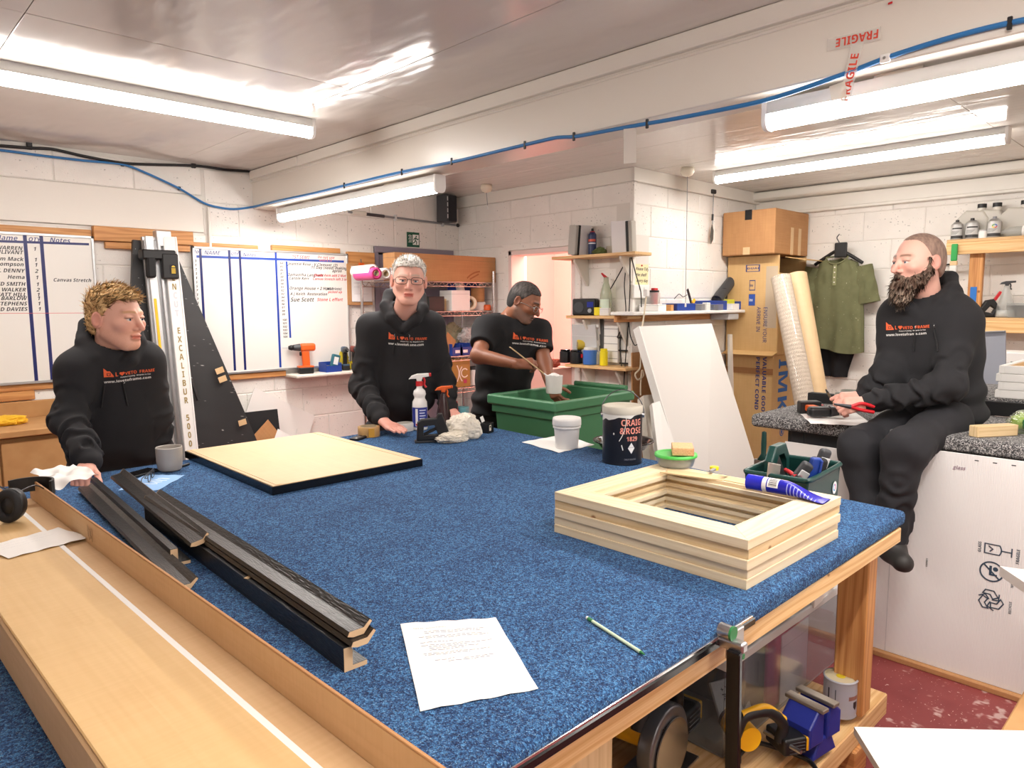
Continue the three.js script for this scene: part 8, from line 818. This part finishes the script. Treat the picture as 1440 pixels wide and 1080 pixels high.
{ // white haired man leaning on the back edge
  const d = 3.86, J = { neck: onD(568, 441, d + 0.05), shR: onD(522, 461, d + 0.02), shL: onD(606, 458, d + 0.1), elR: onD(509, 543, d + 0.06), elL: onD(624, 536, d + 0.2), wrR: onD(527, 592, d - 0.08), wrL: onD(634, 583, d + 0.22), pelvis: onD(561, 607, d + 0.3) }, tfw = vdir(0.12, 1); legs(J, 0, tfw);
  const h1 = onY(548, 606, T + 0.022), d1 = vdir(0.75, 0.7, -0.1); J.wrR = h1.clone().addScaledVector(d1, -0.075).add(V(0, 0.05, 0)); const h2 = onY(641, 592, T + 0.022), d2 = vdir(0.5, 0.8, -0.1); J.wrL = h2.clone().addScaledVector(d2, -0.07).add(V(0, 0.05, 0));
  const flat = (o, dd, s) => { const b = V(0, 1, 0).addScaledVector(dd, 0.3).normalize(); return { o: o.clone().addScaledVector(dd, 0.02).add(V(0, -0.008, 0)), d: dd.clone().add(V(0, -0.28, 0)).normalize(), b, s, curl: [-0.28, 0.16, 0.1], thumb: [0.8, -0.1, 0.6] }; };
  person({ label: 'white haired man with glasses and a black hoodie, both hands on the table', base: V(J.pelvis.x, 0, J.pelvis.z), head: onD(575, 395, d - 0.1), headFwd: vdir(0.16, 1, -0.02), headUp: V(0, 1, 0).addScaledVector(R3, 0.05), headScale: 1.07, gaze: vdir(0.15, 1), glasses: mBlack, J, torsoFwd: tfw, width: 1.05, belly: 0.01, hem: 0.09,
    look: { skin: lin(236, 180, 162), flush, nose: 0.003, mouth: 0.0045, brow: lin(205, 180, 165), hair: { f: 70, side: 0.004, top: 0.011, tuft: 0.005, front: 0.068, slope: 1.4, c1: lin(206, 200, 190), c2: lin(248, 244, 238), strands: [2200, 0.02, 1.1] } },
    hands: [flat(J.wrR, d1, vdir(0.7, -0.75)), flat(J.wrL, d2, vdir(-0.8, 0.5))], print: { c: onD(575, 477, d), w: 0.23, turn: 0.05 } });
}
{ // man in the black t-shirt stirring paint over the bin
  const d = 4.4, J = { neck: onD(719, 446, d - 0.02), shR: onD(684, 463, d - 0.1), shL: onD(757, 466, d + 0.02), elR: onD(676, 496, d - 0.3), elL: onD(766, 512, d - 0.06), wrR: onD(727, 512, d - 0.4), wrL: onD(774, 541, d - 0.2), pelvis: onD(703, 577, d + 0.08) }, tfw = vdir(0.42, 0.9); legs(J, 0, tfw);
  J.elR = onD(673, 500, d - 0.24); const dw = vdir(0.95, 0.15, 0.05), hw = J.wrR.clone();
  person({ label: 'man in a black t-shirt and glasses stirring paint over the green bin', base: V(J.pelvis.x, 0, J.pelvis.z), head: onD(738, 425, d - 0.1), headFwd: vdir(0.85, 0.42, -0.42), headUp: V(0, 1, 0).addScaledVector(R3, 0.2), headScale: 1.0, gaze: vdir(0.8, 0.4, -0.6), glasses: mSteel, glassDrop: 0.006, J, torsoFwd: tfw, width: 1.0, belly: 0.012, tee: true, hem: 0.02,
    look: { skin: lin(146, 94, 68), flush: lin(120, 62, 48), nose: 0.004, brow: lin(40, 30, 28), stubble: lin(120, 108, 102), stub: 0.8, iris: lin(40, 25, 18), hair: { f: 120, side: 0.003, top: 0.006, tuft: 0.002, front: 0.07, slope: 1.4, c1: lin(30, 26, 25), c2: lin(92, 86, 83), strands: [1800, 0.007, 1.2], greySide: 0.4 } },
    hands: [{ o: hw.clone(), d: dw, b: vdir(-0.1, 0.75, 0.65), s: V(0, 0.7, 0).addScaledVector(toCam, -0.6).normalize(), curl: [0.95, 1.1, 0.7], thumb: [0.5, -0.5, 0.75], thumbIn: 0.25 }, { o: J.wrL.clone(), d: vdir(0.35, 0.5, -0.75), b: vdir(-0.75, 0.6, 0), s: vdir(0.6, 0.6, 0.4), curl: [0.5, 0.6, 0.4], thumb: [0.7, -0.4, 0.6] }], print: { c: onD(733, 474, d), w: 0.235, turn: 0.1 } });
  const a = onD(717, 488, d - 0.47), b = onD(771, 530, d - 0.42), L = a.distanceTo(b), st = thing('stirring_stick', 'flat wooden stirring stick held over the paint pot', 'stick', a); const sg = box(0.034, 0.006, L, 0.001); const o = part(st, 'stick', sg, mPoplarB); o.position.copy(b.clone().sub(a).multiplyScalar(0.5)); o.lookAt(b); const tip = part(st, 'wet_tip', box(0.036, 0.008, 0.04, 0.002), mWhiteGloss); tip.position.copy(b.clone().sub(a).multiplyScalar(0.94)); tip.quaternion.copy(o.quaternion);
  const pc = onD(779, 553, d - 0.42), pot = thing('paint_pot', 'white paint pot held over the bin', 'pot', pc); part(pot, 'pot_body', lathe([[0, 0], [0.042, 0], [0.044, 0.004], [0.05, 0.1], [0.047, 0.1], [0.042, 0.07], [0, 0.07]], 28), mat(0xe2e0dc, 0.3)); part(pot, 'paint', cyl(0.046, 0.046, 0.004, 24), mWhiteGloss, [0, 0.088, 0]); part(pot, 'drip', merged(crumple(0.03, 1.2, 0.6, 1, 4.1, 0.4)), mWhiteGloss, [-0.01, 0.086, 0.01]);
}
{ // bearded man sitting on the bench
  const d = 3.07, J = { neck: onD(1303, 424, d + 0.04), shL: onD(1347, 452, d - 0.06), shR: onD(1262, 445, d + 0.16), elL: onD(1334, 543, d - 0.13), elR: onD(1250, 525, d + 0.1), wrL: onD(1222, 566, d - 0.02), wrR: onD(1215, 558, d + 0.12), pelvis: onD(1318, 582, d + 0.1) }, tfw = vdir(-0.62, 0.8);
  J.hipL = onD(1333, 592, d - 0.02); J.hipR = onD(1290, 588, d + 0.16); J.knL = onD(1272, 632, d - 0.26); J.knR = onD(1207, 630, d - 0.08); J.anL = onD(1254, 752, d - 0.2); J.anR = onD(1222, 722, d - 0.12); J.toeL = onD(1270, 792, d - 0.3); J.toeR = onD(1226, 760, d - 0.28);
  const dh = vdir(-1, 0.1, -0.12), G4 = { d: dh, b: vdir(0.05, 0.75, 0.65), curl: [0.95, 1.15, 0.8], thumb: [0.45, -0.45, 0.75], thumbIn: 0.25 };
  person({ label: 'bearded man with a shaved head sitting on the carpeted bench', base: V(J.pelvis.x, BT, J.pelvis.z), head: onD(1291, 369, d - 0.02), headFwd: vdir(-0.98, 0.2, 0.0), headUp: V(0, 1, 0), headScale: 1.03, gaze: vdir(-1, 0.15), J, torsoFwd: tfw, width: 1.0, hem: 0.06,
    look: { skin: lin(236, 184, 166), flush, nose: 0.006, brow: lin(120, 90, 70), hair: { f: 150, side: 0.0035, top: 0.0022, tuft: 0.0008, front: 0.06, slope: 1.0, recede: 0.088, c1: lin(120, 98, 88), c2: lin(168, 140, 124) }, beard: { c1: lin(74, 50, 36), c2: lin(172, 154, 136) } },
    hands: [{ ...G4, o: J.wrL.clone().addScaledVector(dh, 0.015), s: vdir(0, -0.6, 0.75) }, { ...G4, o: J.wrR.clone().addScaledVector(dh, 0.015), s: vdir(0, -0.6, 0.75) }], print: { c: onD(1277, 462, d), w: 0.2, turn: -0.05 } });
  const c = onD(1196, 572, d - 0.06), pl = thing('red_cutters', 'red handled cutters held by the bearded man', 'cutters', c); for (const s of [-1, 1]) part(pl, 'handle', tube([gp(pl, c), gp(pl, c).addScaledVector(R3, 0.045).add(V(0, 0.014 * s, 0)), gp(pl, c).addScaledVector(R3, 0.1).add(V(0, 0.012 * s - 0.012, 0))], 0.0075, 8), mRed); part(pl, 'jaw', rod(V(0, 0, 0), R3.clone().multiplyScalar(-0.07).add(V(0, 0.012, 0)), 0.01, 8, 0.004), mDarkSteel);
}
renderer.render(scene, camera);
